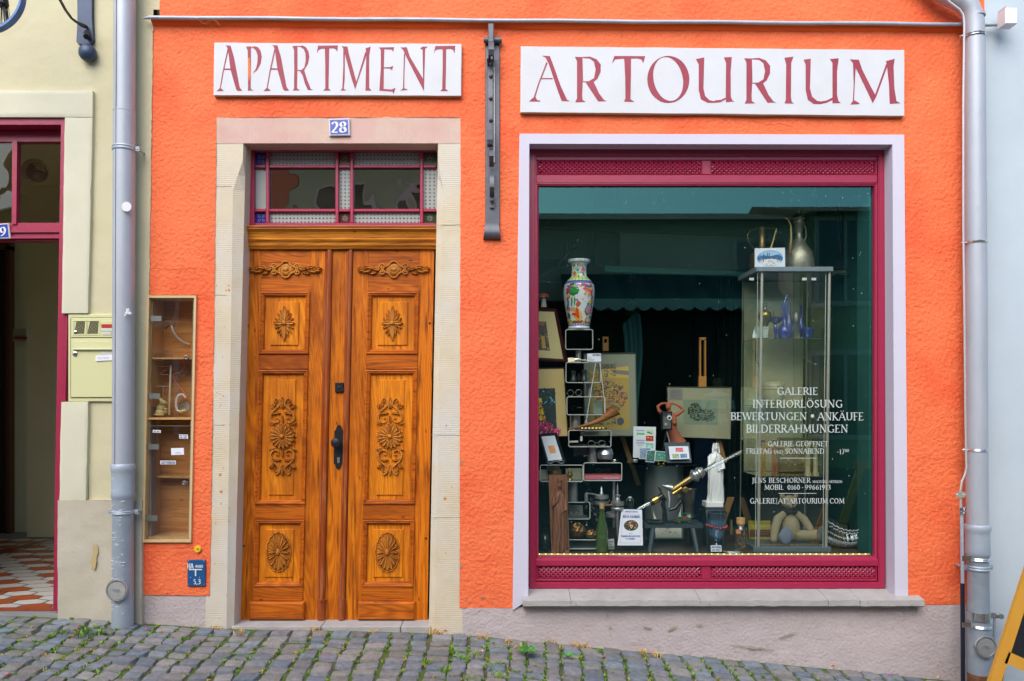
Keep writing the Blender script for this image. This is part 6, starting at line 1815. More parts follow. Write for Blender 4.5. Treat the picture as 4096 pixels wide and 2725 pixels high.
def acrylic(label, x0, x1, y0, y1, y, depth, back=False):
 a, b = P(x0, y1, y), P(x1, y0, y)
 root = thing('display_box', label, 'display box', ((a.x + b.x) / 2, y + depth / 2, a.z), 'smoked acrylic display boxes')
 pts = rrect(a.x, b.x, a.z, b.z, .012); n = len(pts)
 m = MB()
 for off in (0, ):
  m.add([(p[0], y, p[1]) for p in pts] + [(p[0], y + depth, p[1]) for p in pts], [(i, (i + 1) % n, n + (i + 1) % n, n + i) for i in range(n)])
 s_ = m.build('shell', smoke_g, root, smooth=50)
 m = MB(); m.tube([(p[0], y, p[1]) for p in pts], .003, 6, closed=True); m.build('edge', white_edge, s_, smooth=40)
 m = MB(); m.box(a.x + .008, b.x - .008, y + .004, y + depth - .01, a.z + .0005, a.z + .003); m.build('bottom', mat('grey base', (.12, .13, .13), .4), root)
 if back:
  m = MB(); m.sheet([(a.x, y + depth, a.z), (b.x, y + depth, a.z), (b.x, y + depth, b.z), (a.x, y + depth, b.z)]); m.build('back', mat('dark back', (.03, .035, .04), .5), root)
 return root
TYD = .42
acrylic('smoked acrylic display box right under the flowered vase', 2263, 2371, 1319, 1398, TYD, .15)
acrylic('smoked acrylic display box with old binoculars inside', 2264, 2402, 1451, 1531, TYD - .02, .15)
acrylic('smoked acrylic display box with folded spectacles, above the horn', 2268, 2421, 1588, 1660, TYD - .03, .16)
acrylic('smoked acrylic display box below the horn with round spectacles', 2275, 2444, 1722, 1788, TYD - .04, .18)
acrylic('wide smoked acrylic display box with brass pots', 2161, 2332, 1861, 1927, TYD - .04, .2)
acrylic('wide smoked acrylic display box with a pink book', 2335, 2487, 1852, 1923, TYD - .04, .2)
acrylic('smoked acrylic display box low down with dark spectacles', 2262, 2360, 2010, 2077, TYD - .02, .2)
acrylic('low wide smoked acrylic box holding the bronze lumps', 2255, 2420, 2160, 2196, TYD - .12, .2)
for i, (px, a, b, r, lab) in enumerate([(2314, 1398, 1450, 11, 'thin metal riser under the topmost display box'), (2360, 1532, 1587, 14, 'metal riser between binocular box and spectacle box'), (2300, 1661, 1721, 21, 'dark metal riser left behind the horn'), (2370, 1789, 1851, 19, 'bright metal riser beside the silver tin'), (2292, 1928, 2009, 19, 'metal riser behind the carved wooden figure'), (2455, 1925, 2110, 6, 'thin steel rod riser behind the crankshafts'), (2300, 2078, 2160, 19, 'metal riser in front of the low bronze lumps')]):
 if i == 6: continue
 L('riser', lab, 'riser', px, b, TYD + .06, [(r, 0), (r, b - a)], tin, group='metal risers')
VY = TYD + .06; vb = 1318; vc = 2316
vprof = [(0, 0), (43, 0), (44, 4), (42, 12), (43, 18), (48, 45), (56, 90), (62, 130), (63, 155), (60, 175), (50, 192), (38, 202), (31, 212), (29, 235), (30, 255), (36, 263), (43, 267), (44, 277), (42, 278), (36, 277)]
root = thing('porcelain_vase', 'tall white porcelain vase painted with coloured flowers and fish', 'vase', P(vc, vb, VY))
m = MB();
fine = []
for (a, b) in zip(vprof, vprof[1:]):
 for t in (0, .34, .67): fine.append((lerp(a[0], b[0], t), lerp(a[1], b[1], t)))
m.lathe([(U(r, VY), U(h, VY)) for r, h in fine], P(vc, vb, VY), 40)
vo = m.build('body', mat('white porcelain', (.72, .74, .74), .12, spec=.7, coat=.4), root, smooth=True)
def vr(h):
 for (a, b) in zip(vprof[1:], vprof[2:]):
  if a[1] <= h <= b[1]: return lerp(a[0], b[0], (h - a[1]) / max(.01, b[1] - a[1]))
 return 43
vm = MB(); vl = [0]
def vpt(px, py, l):
 h = max(.1, min(277, vb - py)); r = vr(h) + .7 + .12 * l
 th_ = max(-1.35, min(1.35, (px - vc) / max(20, vr(h))))       # wraps round the body
 c = P(vc, py, VY)
 return c + Vector((U(r, VY) * math.sin(th_), -U(r, VY) * math.cos(th_), 0))
def vblob(px, py, rx, ry, col, seed=0, n=12, rot=0, rag=.25):
 rr = random.Random(seed * 31 + int(px) + int(py)); vm.col = C(col); vl[0] = (vl[0] + 1) % 9
 pts = []
 for k in range(n):
  a = 6.283 * k / n; q = rr.uniform(1 - rag, 1 + rag * .4)
  dx, dz = rx * q * math.cos(a), ry * q * math.sin(a)
  pts.append(vpt(px + dx * math.cos(rot) - dz * math.sin(rot), py + dx * math.sin(rot) + dz * math.cos(rot), vl[0]))
 cen = vpt(px, py, vl[0] + .3)
 vm.add([cen] + pts, [(0, 1 + (k + 1) % n, 1 + k) for k in range(n)])
def vband(h0, h1, cols, n=48):
 for k in range(n):
  a, b = -1.5 + 3.0 * k / n, -1.5 + 3.0 * (k + 1) / n
  vm.col = C(cols[k % len(cols)])
  def q(th_, h): r = vr(h) + .5; c = P(vc, vb - h, VY); return c + Vector((U(r, VY) * math.sin(th_), -U(r, VY) * math.cos(th_), 0))
  vm.add([q(a, h0), q(b, h0), q(b, h1), q(a, h1)], [(0, 1, 2, 3)])
vband(12, 15, ['#2f6fc0']); vband(15, 24, ['#8ab4e8', '#d4509a', '#8ab4e8', '#cfe0f6']); vband(24, 27, ['#3a8f3c', '#e6c83a', '#c43a28'])
vband(178, 186, ['#3060b0', '#7d62b8', '#3a9a9c', '#2f6fc0', '#d05a9a']); vband(186, 190, ['#2a53a0']); vband(190, 206, ['#c8dc7c', '#d6e88c', '#3a7a40', '#c8dc7c', '#c8dc7c'])
vband(268, 276, ['#6aa8c8', '#eef0ee', '#e0a8c0', '#eef0ee', '#a8d0a0', '#eef0ee', '#5a90c8', '#eef0ee'])
F = vblob
for k in range(26):     # dense flower border left and right and on the shoulder
 rr = random.Random(k); t = k / 26
 F(2262 + rr.uniform(-4, 8), 1160 + t * 140, 7, 8, rr.choice(['#c8392a', '#2f7a35', '#d8b33a', '#7a4fa8', '#26508c']), k)
 F(2370 + rr.uniform(-6, 3), 1150 + t * 100, 6, 7, rr.choice(['#d8582a', '#2f7a35', '#c83a78', '#2a5fb0', '#e0b830']), k + 40)
 F(2262 + t * 108, 1148 + rr.uniform(-4, 6), 7, 5, rr.choice(['#c8392a', '#2f7a35', '#d8a0c0', '#3a62b0', '#8a4fa0', '#d8582a']), k + 80)
 F(2270 + t * 92, 1292 + rr.uniform(-3, 3), 6, 4, rr.choice(['#2f8a35', '#c8392a', '#e0c030', '#2f7a35']), k + 120)
 F(2292 + t * 50, 1064 + rr.uniform(0, 48), 7, 7, rr.choice(['#2f7a35', '#cfe08a', '#e8e8e0', '#c8392a', '#88b4e0', '#e0c030', '#7fb58a']), k + 160)
F(2330, 1080, 13, 15, '#e48ab4', 1); F(2330, 1080, 8, 9, '#c84a86', 2); F(2304, 1078, 8, 9, '#88a8e0', 3); F(2296, 1096, 8, 8, '#d84a28', 4); F(2318, 1100, 6, 8, '#e8c838', 5)
F(2289, 1171, 24, 22, '#1f7a34', 6, 20); F(2289, 1168, 16, 14, '#2f9444', 7, 16); F(2282, 1214, 4, 22, '#2a8a3c', 8); F(2294, 1212, 4, 18, '#2a8a3c', 9)
F(2345, 1166, 20, 8, '#e0602c', 10, rot=.25); F(2338, 1178, 12, 5, '#f0a070', 11, rot=2.3); F(2352, 1184, 5, 12, '#e88850', 12, rot=.5)
F(2308, 1222, 10, 14, '#c8502a', 13, rot=.3); F(2302, 1207, 9, 4, '#a868b0', 14)
F(2290, 1243, 17, 9, '#e0a850', 15); F(2286, 1241, 9, 5, '#b8a088', 16); F(2303, 1266, 12, 26, '#e8a84a', 17, rot=-.35); F(2306, 1258, 8, 24, '#e04f20', 18, rot=-.15); F(2294, 1262, 14, 6, '#d8401c', 19, rot=.3); F(2318, 1264, 6, 20, '#f0b860', 20, rot=-.3)
F(2352, 1246, 22, 20, '#2f8a44', 21, 16, rag=.5); F(2354, 1245, 17, 17, '#e07aa8', 22, 14); F(2354, 1246, 12, 12, '#c42f70', 23, 12); F(2351, 1243, 6, 3, '#f0b0cc', 24); F(2357, 1251, 6, 3, '#f0b0cc', 25)
F(2361, 1212, 12, 8, '#e8c81f', 26, rag=.4); F(2350, 1222, 8, 5, '#2f8a44', 27); F(2332, 1212, 5, 3, '#e8d0a0', 28); F(2326, 1204, 5, 2, '#d88a6a', 29); F(2342, 1278, 11, 4, '#e0a040', 30, rot=-.9); F(2362, 1272, 8, 6, '#3a9a4a', 31)
vm.build('painted_decoration', painted('glaze', .15, spec=.7), vo, smooth=True)
root = thing('silver_fork', 'pale silver fork with four tines on top of the binocular box', 'fork', P(2310, 1449, .42))
m = MB(); q = lambda a, b: P(a, b, .42)
for k in range(4): m.tube([q(2272, 1434 + k * 4.2), q(2286, 1433 + k * 4.2), q(2300, 1434.5 + k * 3.6)], U(1.4), 5)
m.tube([q(2298, 1440), q(2306, 1440), q(2314, 1439), q(2325, 1441), q(2350, 1442), q(2372, 1443)], [U(5), U(7.5), U(6), U(2.2), U(2.2), U(4)], 8, flat=.4, up=(0, 1, 0)); m.build('body', mat('warm silver', (.72, .64, .45), .3, .8), root, smooth=50)
card('white price card headed ARTOURIUM standing on the binocular box', [(2349, 1415), (2403, 1414), (2405, 1447), (2349, 1447)], '#e6e8f4', .39, texts=(('ARTOURIUM', .38, .95, .08, .3), ('KERZEN', .06, .3, .48, .58), ('GABEL UM NEUNZEHN', .06, .5, .7, .78), ('SILBER', .06, .5, .84, .92)))
def spectacles(label, c1, c2, r, y, m, ry=None):
 root = thing('spectacles', label, 'spectacles', (P(*c1, y) + P(*c2, y)) / 2, 'old spectacles in the display boxes')
 q = MB(); a, b = P(*c1, y), P(*c2, y); ry = ry or r
 for c in (a, b): q.tube([c + Vector((U(r) * math.cos(k * .3491), 0, U(ry) * math.sin(k * .3491))) for k in range(18)], .0013, 5, closed=True)
 q.tube([a + Vector((U(r), 0, 0)), (a + b) / 2 + Vector((0, -.004, U(4))), b - Vector((U(r), 0, 0))], .0013, 5)
 q.tube([a - Vector((U(r), 0, 0)), a - Vector((U(r + 2), -.05, U(2))), a - Vector((U(r - 6), -.09, U(4)))], .0011, 5); q.tube([b + Vector((U(r), 0, 0)), b + Vector((U(r + 2), .05, -U(2))), b + Vector((U(r - 6), .09, -U(4)))], .0011, 5)
 q.build('wire_frame', m, root)
dkw = mat('dark wire', (.05, .05, .05), .35, .8); slw = mat('silver wire', (.6, .6, .58), .3, .9)
spectacles('round dark spectacles beside the binoculars', (2350, 1505), (2380, 1506), 12, .45, dkw)
spectacles('silver round spectacles lying on top of the folded spectacle box', (2282, 1572), (2315, 1571), 13, .40, slw)
spectacles('small spectacles on the right end of the same box top', (2385, 1571), (2410, 1570), 11, .42, dkw)
spectacles('oval silver spectacles in the box below the horn', (2366, 1774), (2408, 1773), 15, .40, slw, 11)
spectacles('folded dark spectacles in the box above the horn', (2298, 1632), (2350, 1634), 12, .46, dkw, 8)
spectacles('dark spectacles in the lowest display box', (2284, 2052), (2306, 2050), 11, .42, dkw, 9)
spectacles('thin spectacles lying in the pink book box', (2395, 1882), (2430, 1882), 11, .42, dkw, 8)
spectacles('silver spectacles lying in front of the small black picture frame', (2200, 1848), (2245, 1848), 13, .36, slw, 6)
root = thing('binoculars', 'old black binoculars standing in the smoked display box', 'binoculars', P(2312, 1524, .46))
m = MB()
for cx, s in ((2294, 1.0), (2337, 1.08)): m.lathe([(U(r * s), U(h * s)) for r, h in ((13, 0), (13, 8), (10, 12), (9, 34), (11, 38), (11, 44), (9, 45), (8, 43), (0, 43))], P(cx, 1524, .46), 18)
m.build('barrels', mat('black leather', (.03, .035, .035), .4, bump=(60, .3, .001)), root, smooth=40)
m = MB(); m.box(P(2304, 0, .46).x, P(2328, 0, .46).x, .455, .465, PZ(1512, .46), PZ(1508, .46)); m.lathe([(U(5), 0), (U(5), U(30)), (0, U(31))], P(2315, 1522, .46), 12); m.build('bridge', dkw, root)
root = thing('wooden_horn', 'long curved brown horn hanging on white strings in front of the boxes', 'horn', P(2370, 1700, .33))
pts = [(2273, 1717, 3), (2300, 1712, 4), (2335, 1703, 6), (2365, 1695, 8), (2395, 1683, 10), (2420, 1670, 12.5), (2440, 1658, 16), (2455, 1648, 20), (2464, 1641, 24)]
hw_m = wood('horn wood', (.36, .15, .05), (.24, .09, .03), (.10, .035, .015), 'x', .35)
m = MB(); m.tube([P(a, b, .33) for a, b, r in pts], [U(r, .33) for a, b, r in pts], 16); ho = m.build('body', hw_m, root, smooth=50)
m = MB(); d = (P(2464, 1641, .33) - P(2455, 1648, .33)).normalized(); c = P(2464.5, 1640.5, .33)
ex = Vector((0, 1, 0)); ez = d.cross(ex)
m.tube([c + ex * U(24) * math.cos(k * .2618) + ez * U(24) * math.sin(k * .2618) for k in range(24)], .003, 6, closed=True); m.build('rim', brass, ho, smooth=40)
m = MB(); m.add([c + d * .0025 + ex * U(21) * math.cos(k * .2618) + ez * U(21) * math.sin(k * .2618) for k in range(24)], [tuple(range(24))]); m.build('bore', mat('horn inside', (.10, .05, .02), .7), ho)
m = MB()
for q in ([(2383, 1452), (2370, 1530), (2352, 1640), (2346, 1680), (2348, 1692)], [(2399, 1452), (2410, 1540), (2418, 1600), (2419, 1650)], [(2346, 1680), (2340, 1690), (2352, 1700)]): m.tube([P(a, b, .34) for a, b in q], U(1.8), 6)
m.build('string', mat('white string', (.62, .60, .54), .8), root, smooth=40)
root = thing('clarinet', 'thin dark pipe with gold keys lying on top of the box below the horn', 'instrument', P(2370, 1720, .42))
m = MB(); m.tube([P(2300, 1718, .42), P(2428, 1715, .42)], U(3), 8); m.build('tube', mat('ebony', (.03, .02, .015), .3), root, smooth=40)
m = MB();
for k in range(7): m.tube([P(2325 + k * 14, 1714, .415), P(2333 + k * 14, 1713, .415)], U(2.6), 6)
m.build('keys', bright_brass, root, smooth=40)
card('grey card reading Ansichtsexemplar in the box below the horn', [(2328, 1727), (2395, 1726), (2396, 1742), (2328, 1743)], '#6f6e66', .44, texts=(('ANSICHTSEXEMPLAR', .04, .78, .25, .7),), ink=(.03, .03, .03))
card('small white price slip below the horn box, left', [(2278, 1764), (2312, 1763), (2313, 1770), (2278, 1771)], '#d8d8d4', .39, texts=(('BRILLEN', .1, .9, .25, .75),))
root = thing('hang_tag', 'small white hang tag on a string in the box below the horn', 'tag', P(2325, 1764, .37))
m = MB(); a, b = P(2321, 1765, .37), P(2330, 1746, .37); m.bbox(a.x, b.x, .37, .374, a.z, b.z, .001); m.tube([P(2325, 1746, .372), P(2324, 1722, .372)], .0008, 4); m.build('body', MATS['white string'], root)
def picture(label, q, frame_px, fcol, mat_col, ys, inner=None, parts=(), texts=(), ink=(.05, .05, .05), name='framed_picture', glass_=False):
 A, B, Cc, Dd = [P(*p, yy) for p, yy in zip(q, ys)]
 nrm = (B - A).cross(Dd - A).normalized()
 if nrm.y > 0: nrm = -nrm
 root = thing(name, label, 'picture', (Cc + Dd) / 2)
 W_, H_ = (B - A).length, (Dd - A).length
 def F(u, v, d=0): return (A * (1 - u) + B * u) * (1 - v) + (Dd * (1 - u) + Cc * u) * v + nrm * d
 fu, fv = frame_px / W_, frame_px / H_
 m = MB(); rings = []
 for e, d in ((0, -.012), (0, .006), (.35, .012), (.7, .008), (1, .002)):
  rings += [F(fu * e, 1 - fv * e, d), F(1 - fu * e, 1 - fv * e, d), F(1 - fu * e, fv * e, d), F(fu * e, fv * e, d)]
 m.add(rings, [(4 * k + i, 4 * k + (i + 1) % 4, 4 * k + 4 + (i + 1) % 4, 4 * k + 4 + i) for k in range(4) for i in range(4)] + [(3, 2, 1, 0)])
 fr = m.build('frame', fcol, root)
 m = MB(); m.add([F(fu, fv, .001), F(1 - fu, fv, .001), F(1 - fu, 1 - fv, .001), F(fu, 1 - fv, .001)], [(0, 1, 2, 3)])
 mo = m.build('mount', mat('mount ' + mat_col, h2l(mat_col)[:3], .8), root)
 if parts:
  m = MB(); rr = len(parts)
  for i, (cc, pts) in enumerate(parts):
   m.col = h2l(cc) if isinstance(cc, str) else cc
   m.add([F(u, v, .0014 + .002 * i / rr) for u, v in pts], [tuple(range(len(pts)))])
  m.build('print', painted(), mo)
 if texts:
  m = MB()
  for t_, u0, u1, v0, v1 in texts: write(m, t_, u0 * W_, -v1 * H_, (v1 - v0) * H_, lambda x, z, l: F(x / W_, -z / H_, .004 + .0002 * l), width=(u1 - u0) * W_, thick=.12, thin=.06, serif=False)
  m.build('text', mat('ink%s' % (ink,), ink, .7), mo)
 return root
def R4(u0, v0, u1, v1): return [(u0, v0), (u1, v0), (u1, v1), (u0, v1)]
def scat(n, u0, v0, u1, v1, cols, s0, s1, seed, asp=1.0, shape=None, k=7):
 rr = random.Random(seed); o = []
 for _ in range(n):
  u, v = rr.uniform(u0, u1), rr.uniform(v0, v1)
  if shape and not shape(u, v): continue
  s = rr.uniform(s0, s1); a0 = rr.uniform(0, 3.14); el = rr.uniform(.25, .8); pts = []
  for i in range(k):
   a = 6.283 * i / k; q = rr.uniform(.6, 1.1)
   dx, dy = s * q * math.cos(a), s * el * q * math.sin(a)
   pts.append((u + dx * math.cos(a0) - dy * math.sin(a0), v + (dx * math.sin(a0) + dy * math.cos(a0)) * asp))
  o.append((rr.choice(cols), pts))
 return o
ochre = ['#b8862a', '#8a5f20', '#3a3020', '#d8a840', '#4a4438', '#6a5028']
pic1 = [('#4a4436', R4(.1, .25, .62, .8))] + scat(90, .12, .28, .6, .5, ['#2c2c30', '#1f2028', '#4a4a40', '#3a3428'], .02, .05, 3, .7) + scat(120, .12, .5, .6, .79, ochre, .015, .04, 4, .7) + [('#c8943a', R4(.44, .52, .53, .76)), ('#2c2418', R4(.46, .48, .51, .53)), ('#8a5a1c', [(.12, .26), (.6, .26), (.55, .34), (.3, .3), (.15, .36)])]
pic1 = [(c, [(min(.62, max(.1, u)), min(.8, max(.25, v))) for u, v in p]) for c, p in pic1]
picture('dark red framed print with cream mount leaning at the left window edge', [(2096, 1232), (2227, 1236), (2272, 1450), (2096, 1440)], .022, mat('dark red frame', (.055, .008, .010), .3), '#d8c890', [.62, .62, .55, .55], parts=pic1)
carn = [('#23343a', R4(.06, .3, .75, .98))]
carn += scat(60, .1, .32, .72, .6, ['#1f5a66', '#2a3f2a', '#0f3038', '#5fc0c8', '#384a20'], .03, .08, 5, .6)
carn += scat(150, .14, .42, .5, .74, ['#f0d020', '#f8e860', '#d8a818', '#c88a18'], .012, .05, 6, .9, lambda u, v: abs(u - .33) < .06 + (v - .42) * .5)
carn += scat(220, .08, .70, .9, .97, ['#d82860', '#f04a80', '#a81848', '#e86a98', '#7a1030'], .015, .06, 7, .7, lambda u, v: u < .25 + (v - .66) * 2.6)
carn += [('#f0b020', R4(.22, .31, .3, .42)), ('#c86848', R4(.25, .42, .33, .48)), ('#e04a30', [(.24, .3), (.31, .31), (.28, .35)])]
picture('cream mounted print of a dancer in yellow and pink frills below the red framed print', [(2090, 1472), (2258, 1470), (2275, 1748), (2090, 1752)], .008, mat('thin black frame', (.02, .02, .025), .35), '#d8be80', [.55, .55, .5, .5], parts=[(c, [(min(.84, max(.02, u)), min(.99, max(.02, v))) for u, v in p]) for c, p in carn])
picture('small black framed white print with an orange motif on the wide display box', [(2151, 1737), (2227, 1732), (2264, 1848), (2184, 1855)], .020, mat('black lacquer frame', (.015, .022, .03), .25), '#e4e6ee', [.50, .50, .40, .40], parts=[('#e89a50', R4(.34, .42, .66, .68))] + scat(8, .38, .46, .62, .64, ['#d8803a', '#f0b878'], .02, .04, 4), name='framed_picture')
picture('cream sheet behind the small black frame', [(2290, 1780), (2345, 1777), (2360, 1822), (2296, 1826)], .004, MATS['thin black frame'], '#cfcabb', [.58, .58, .53, .53], texts=(('MODELL', .1, .6, .6, .7),))
tree_c = ['#7a3030', '#a83a34', '#48685a', '#6a7a60', '#3f5a64', '#c05048', '#5a4a44', '#8a8a70']
nb = [('#b0964e', R4(.12, .12, .86, .92)), ('#8a8870', [(.12, .12), (.86, .12), (.86, .22), (.5, .26), (.12, .2)]), ('#c8a85c', [(.3, .2), (.86, .16), (.86, .3), (.4, .3)]), ('#7f7c6c', [(.5, .2), (.86, .22), (.86, .27), (.6, .25)])]
nb += scat(330, .16, .34, .82, .72, tree_c, .012, .032, 12, .7, lambda u, v: (u - .5) ** 2 / .105 + (v - .52) ** 2 / .036 < 1)
nb += scat(30, .4, .2, .62, .3, ['#5a7070', '#48605c'], .01, .022, 13, .7) + scat(60, .2, .74, .6, .86, ['#4a5258', '#6a6a5c', '#3a444a'], .01, .03, 14, .7) + [('#4f585e', [(.62, .80), (.68, .77), (.74, .79), (.76, .83), (.7, .87), (.63, .86)])]
picture('large glazed poster of a bushy tree with the word NAUMBURG', [(2333, 1413), (2543, 1411), (2549, 1745), (2337, 1745)], .006, mat('thin alu frame', (.4, .4, .38), .3, .8), '#8a8f7a', [.80] * 4, parts=nb, texts=(('NAUMBURG', .22, .62, .135, .19),))
L('toadstool', 'red capped toadstool figure with white stem above the red framed print', 'figurine', 2175, 1230, .70, [(12, 0), (10, 14), (8, 30), (8, 38), (21, 40), (19, 50), (10, 56), (0, 58)], mat('toadstool red', (.45, .03, .02), .4))
m = MB(); m.lathe([(U(r, .69), U(h, .69)) for r, h in ((12.6, 0), (10.6, 14), (8.6, 30), (8.6, 39))], P(2175, 1230, .70), 16); tag(m.build('stem', mat('cream stem', (.62, .58, .48), .5), smooth=40), None); so = bpy.data.objects[-1] if False else None
ts = [o for o in bpy.data.objects if o.name == 'toadstool'][0]; st_o = [o for o in bpy.data.objects if o.name == 'stem'][0]
st_o.parent = ts; st_o.location = Vector(ORG['stem']) - Vector(ORG['toadstool'])
ant = thing('antlers', 'dark branching antlers in the shadow behind the left window edge', 'antlers', P(2200, 1180, .8))
m = MB()
for q, r in (([(2130, 1130), (2190, 1090), (2240, 1060), (2260, 1010), (2270, 950)], 9), ([(2250, 1040), (2290, 1000), (2305, 960)], 7), ([(2230, 1065), (2280, 1000), (2325, 985)], 7), ([(2160, 1110), (2220, 1075), (2270, 1070)], 8), ([(2140, 1120), (2200, 1130), (2260, 1125)], 6), ([(2130, 1130), (2110, 1200), (2100, 1230)], 8)): m.tube([P(a, b, .85 + .02 * i) for i, (a, b) in enumerate(q)], [U(r * (1 - .75 * i / (len(q) - 1))) for i in range(len(q))], 8)
m.build('beams', mat('dark antler', (.010, .012, .010), .6), ant, smooth=40)
root, o = L('silver_tin', 'round silver domed tin beside the bright metal riser', 'tin', 2421, 1838, .45, [(0, 0), (24, 0), (31, 8), (32, 20), (33, 22), (31, 26), (27, 40), (18, 50), (0, 55)], mat('satin silver', (.62, .64, .67), .3, .9))
m = MB(); ff = lambda x, z, l: (x, .45 - U(30) + z * .25 - PZ(1838, .45) * .25 - .004, z)
write(m, 'LEBERT', P(2405, 0, .45).x, PZ(1808, .45), U(8), ff, width=U(32), thick=.14, thin=.08, serif=False); m.build('stamp', mat('ink grey', (.12, .13, .15), .6), o)
L('ashtray', 'small clear dish right of the silver tin', 'dish', 2458, 1848, .42, [(0, 0), (12, 0), (15, 8), (14, 9), (11, 3), (0, 3)], glass('dish glass', (.8, .85, .82), (1, 1, 1), 1.5, 3))
root = thing('book', 'pink book lying flat in the wide display box', 'book', P(2412, 1920, .45))
m = MB(); a, b = P(2338, 1921, .40), P(2486, 1903, .40); m.bbox(a.x, b.x, .40, .55, a.z + .004, b.z, .002); bk = m.build('cover', mat('pink cover', (.55, .14, .16), .5), root)
m = MB(); m.box(a.x + .002, b.x - .002, .401, .548, a.z, a.z + .0035); m.build('lower_cover', mat('blue cover', (.05, .12, .25), .5), root)
m = MB(); write(m, 'PARANOIA UND ANDERES', P(2414, 0, .40).x, PZ(1915, .40), U(5), lambda x, z, l: (x, .3985 - .0002 * l, z), width=U(66), thick=.16, thin=.1, serif=False); m.build('title', mat('white ink', (.7, .7, .7), .6), bk)
root, o = L('brass_tin', 'round brass tin with knob on top of the carved wooden figure corner', 'tin', 2221, 1902, .44, [(0, 0), (24, 0), (25, 3), (24, 16), (26, 17), (26, 22), (8, 25), (3, 26), (4, 30), (0, 32)], brass)
L('brass_pot', 'small ornate brass pot in the wide display box', 'pot', 2280, 1921, .44, [(0, 0), (10, 0), (8, 4), (4, 10), (9, 14), (12, 22), (6, 30), (8, 34), (4, 40), (2, 46), (0, 49)], brass)
def robed(mb, cx, base, top, hw, y, depth, half=False, seed=1):
 """robed standing figure: folds, bent arms, hands, face and crown"""
 H = U(base - top, y); c0 = P(cx, base, y)
 prof = [(0, .95), (.03, 1.0), (.15, .93), (.35, .88), (.5, .92), (.58, .98), (.66, .90), (.74, .82), (.78, .62), (.80, .30), (.83, .22)]
 wpx = U(hw, y)
 def fn(u, v):
  a = u * 6.2832
  for (p0, r0), (p1, r1) in zip(prof, prof[1:]):
   if v * .83 <= p1 + 1e-6: r = lerp(r0, r1, (v * .83 - p0) / (p1 - p0)); break
  low = max(0, 1 - v * 1.25)
  fold = 1 + (.10 * low + .03) * math.sin(a * 9 + 2.0 * math.sin(v * 5 + seed)) + .05 * low * math.sin(a * 17 + v * 7)
  sh_ = .06 * math.sin(v * 9 + a)
  return (c0.x + wpx * r * fold * math.cos(a) + wpx * .06 * math.sin(v * 4), c0.y + depth * r * fold * math.sin(a), c0.z + v * .83 * H + 0 * sh_)
 mb.grid(fn, 64, 44)
 hc = c0 + Vector((wpx * .02, -depth * .25, H * .885))
 mb.ball(hc, (wpx * .30, depth * .42, H * .062), 18, 14)                       # head
 mb.ball(hc + Vector((0, -depth * .40, -H * .004)), (wpx * .045, depth * .12, H * .016), 8, 6)   # nose
 for s in (-1, 1):
  mb.ball(hc + Vector((s * wpx * .11, -depth * .37, H * .010)), (wpx * .06, depth * .05, H * .006), 8, 6)
  mb.tube([hc + Vector((s * wpx * .29, depth * .05, H * .05)), hc + Vector((s * wpx * .36, 0, -H * .02)), hc + Vector((s * wpx * .42, -depth * .1, -H * .09))], [wpx * .10, wpx * .12, wpx * .10], 8)
 mb.ball(hc + Vector((0, -depth * .38, -H * .026)), (wpx * .07, depth * .05, H * .005), 8, 6)
 mb.tube([hc + Vector((0, depth * .05, -H * .05)), hc + Vector((0, depth * .1, -H * .12))], [wpx * .2, wpx * .26], 10)
 vs = []; n = 24
 for k in range(n):
  a = 6.2832 * k / n; hh = H * (.062 if k % 4 == 0 else .040 if k % 2 == 0 else .034)
  vs += [hc + Vector((wpx * .31 * math.cos(a), depth * .42 * math.sin(a), H * .022)), hc + Vector((wpx * .36 * math.cos(a), depth * .48 * math.sin(a), H * .022 + hh))]
 mb.add(vs, [(2 * k, 2 * ((k + 1) % n), 2 * ((k + 1) % n) + 1, 2 * k + 1) for k in range(n)])
 sR = c0 + Vector((-wpx * .78, -depth * .1, H * .74));
 mb.tube([sR, c0 + Vector((-wpx * .9, -depth * .7, H * .60)), c0 + Vector((-wpx * .35, -depth * 1.05, H * .68)), c0 + Vector((-wpx * .1, -depth * 1.0, H * .76))], [wpx * .2, wpx * .22, wpx * .14, wpx * .07], 12)
 mb.tube([c0 + Vector((wpx * .78, -depth * .1, H * .72)), c0 + Vector((wpx * .92, -depth * .7, H * .56)), c0 + Vector((wpx * .4, -depth * 1.05, H * .545))], [wpx * .2, wpx * .2, wpx * .10], 12)
 for k in range(4):
  mb.tube([c0 + Vector((wpx * .42, -depth * 1.08, H * (.56 - .010 * k))), c0 + Vector((wpx * .18, -depth * 1.16, H * (.556 - .011 * k))), c0 + Vector((wpx * .08, -depth * 1.1, H * (.552 - .011 * k)))], [wpx * .045, wpx * .04, wpx * .03], 6)
  mb.tube([c0 + Vector((-wpx * .12, -depth * 1.0, H * (.75 - .0 * k))), c0 + Vector((-wpx * (.10 - .04 * k), -depth * 1.06, H * .775)), c0 + Vector((-wpx * (.09 - .045 * k), -depth * 1.0, H * (.80 - .004 * k)))], [wpx * .045, wpx * .04, wpx * .028], 6)
 for k, (x0, x1, x2) in enumerate(((-.55, -.45, -.62), (-.2, -.3, -.25), (.1, .0, .12), (.35, .45, .3), (.62, .5, .7), (-.02, .2, .5), (-.7, -.75, -.8))):
  mb.tube([c0 + Vector((wpx * x0, -depth * .86 * math.sqrt(max(.05, 1 - x0 * x0)), H * .60)), c0 + Vector((wpx * x1, -depth * .95 * math.sqrt(max(.05, 1 - x1 * x1)), H * .32)), c0 + Vector((wpx * x2, -depth * .98 * math.sqrt(max(.05, 1 - x2 * x2)), H * .02))], [wpx * .04, wpx * .075, wpx * .09], 7)
root = thing('white_statue', 'white plaster statue of a crowned robed figure on a dark plinth', 'statue', P(2862, 2028, fy(2028 + 110)))
sy_ = .55
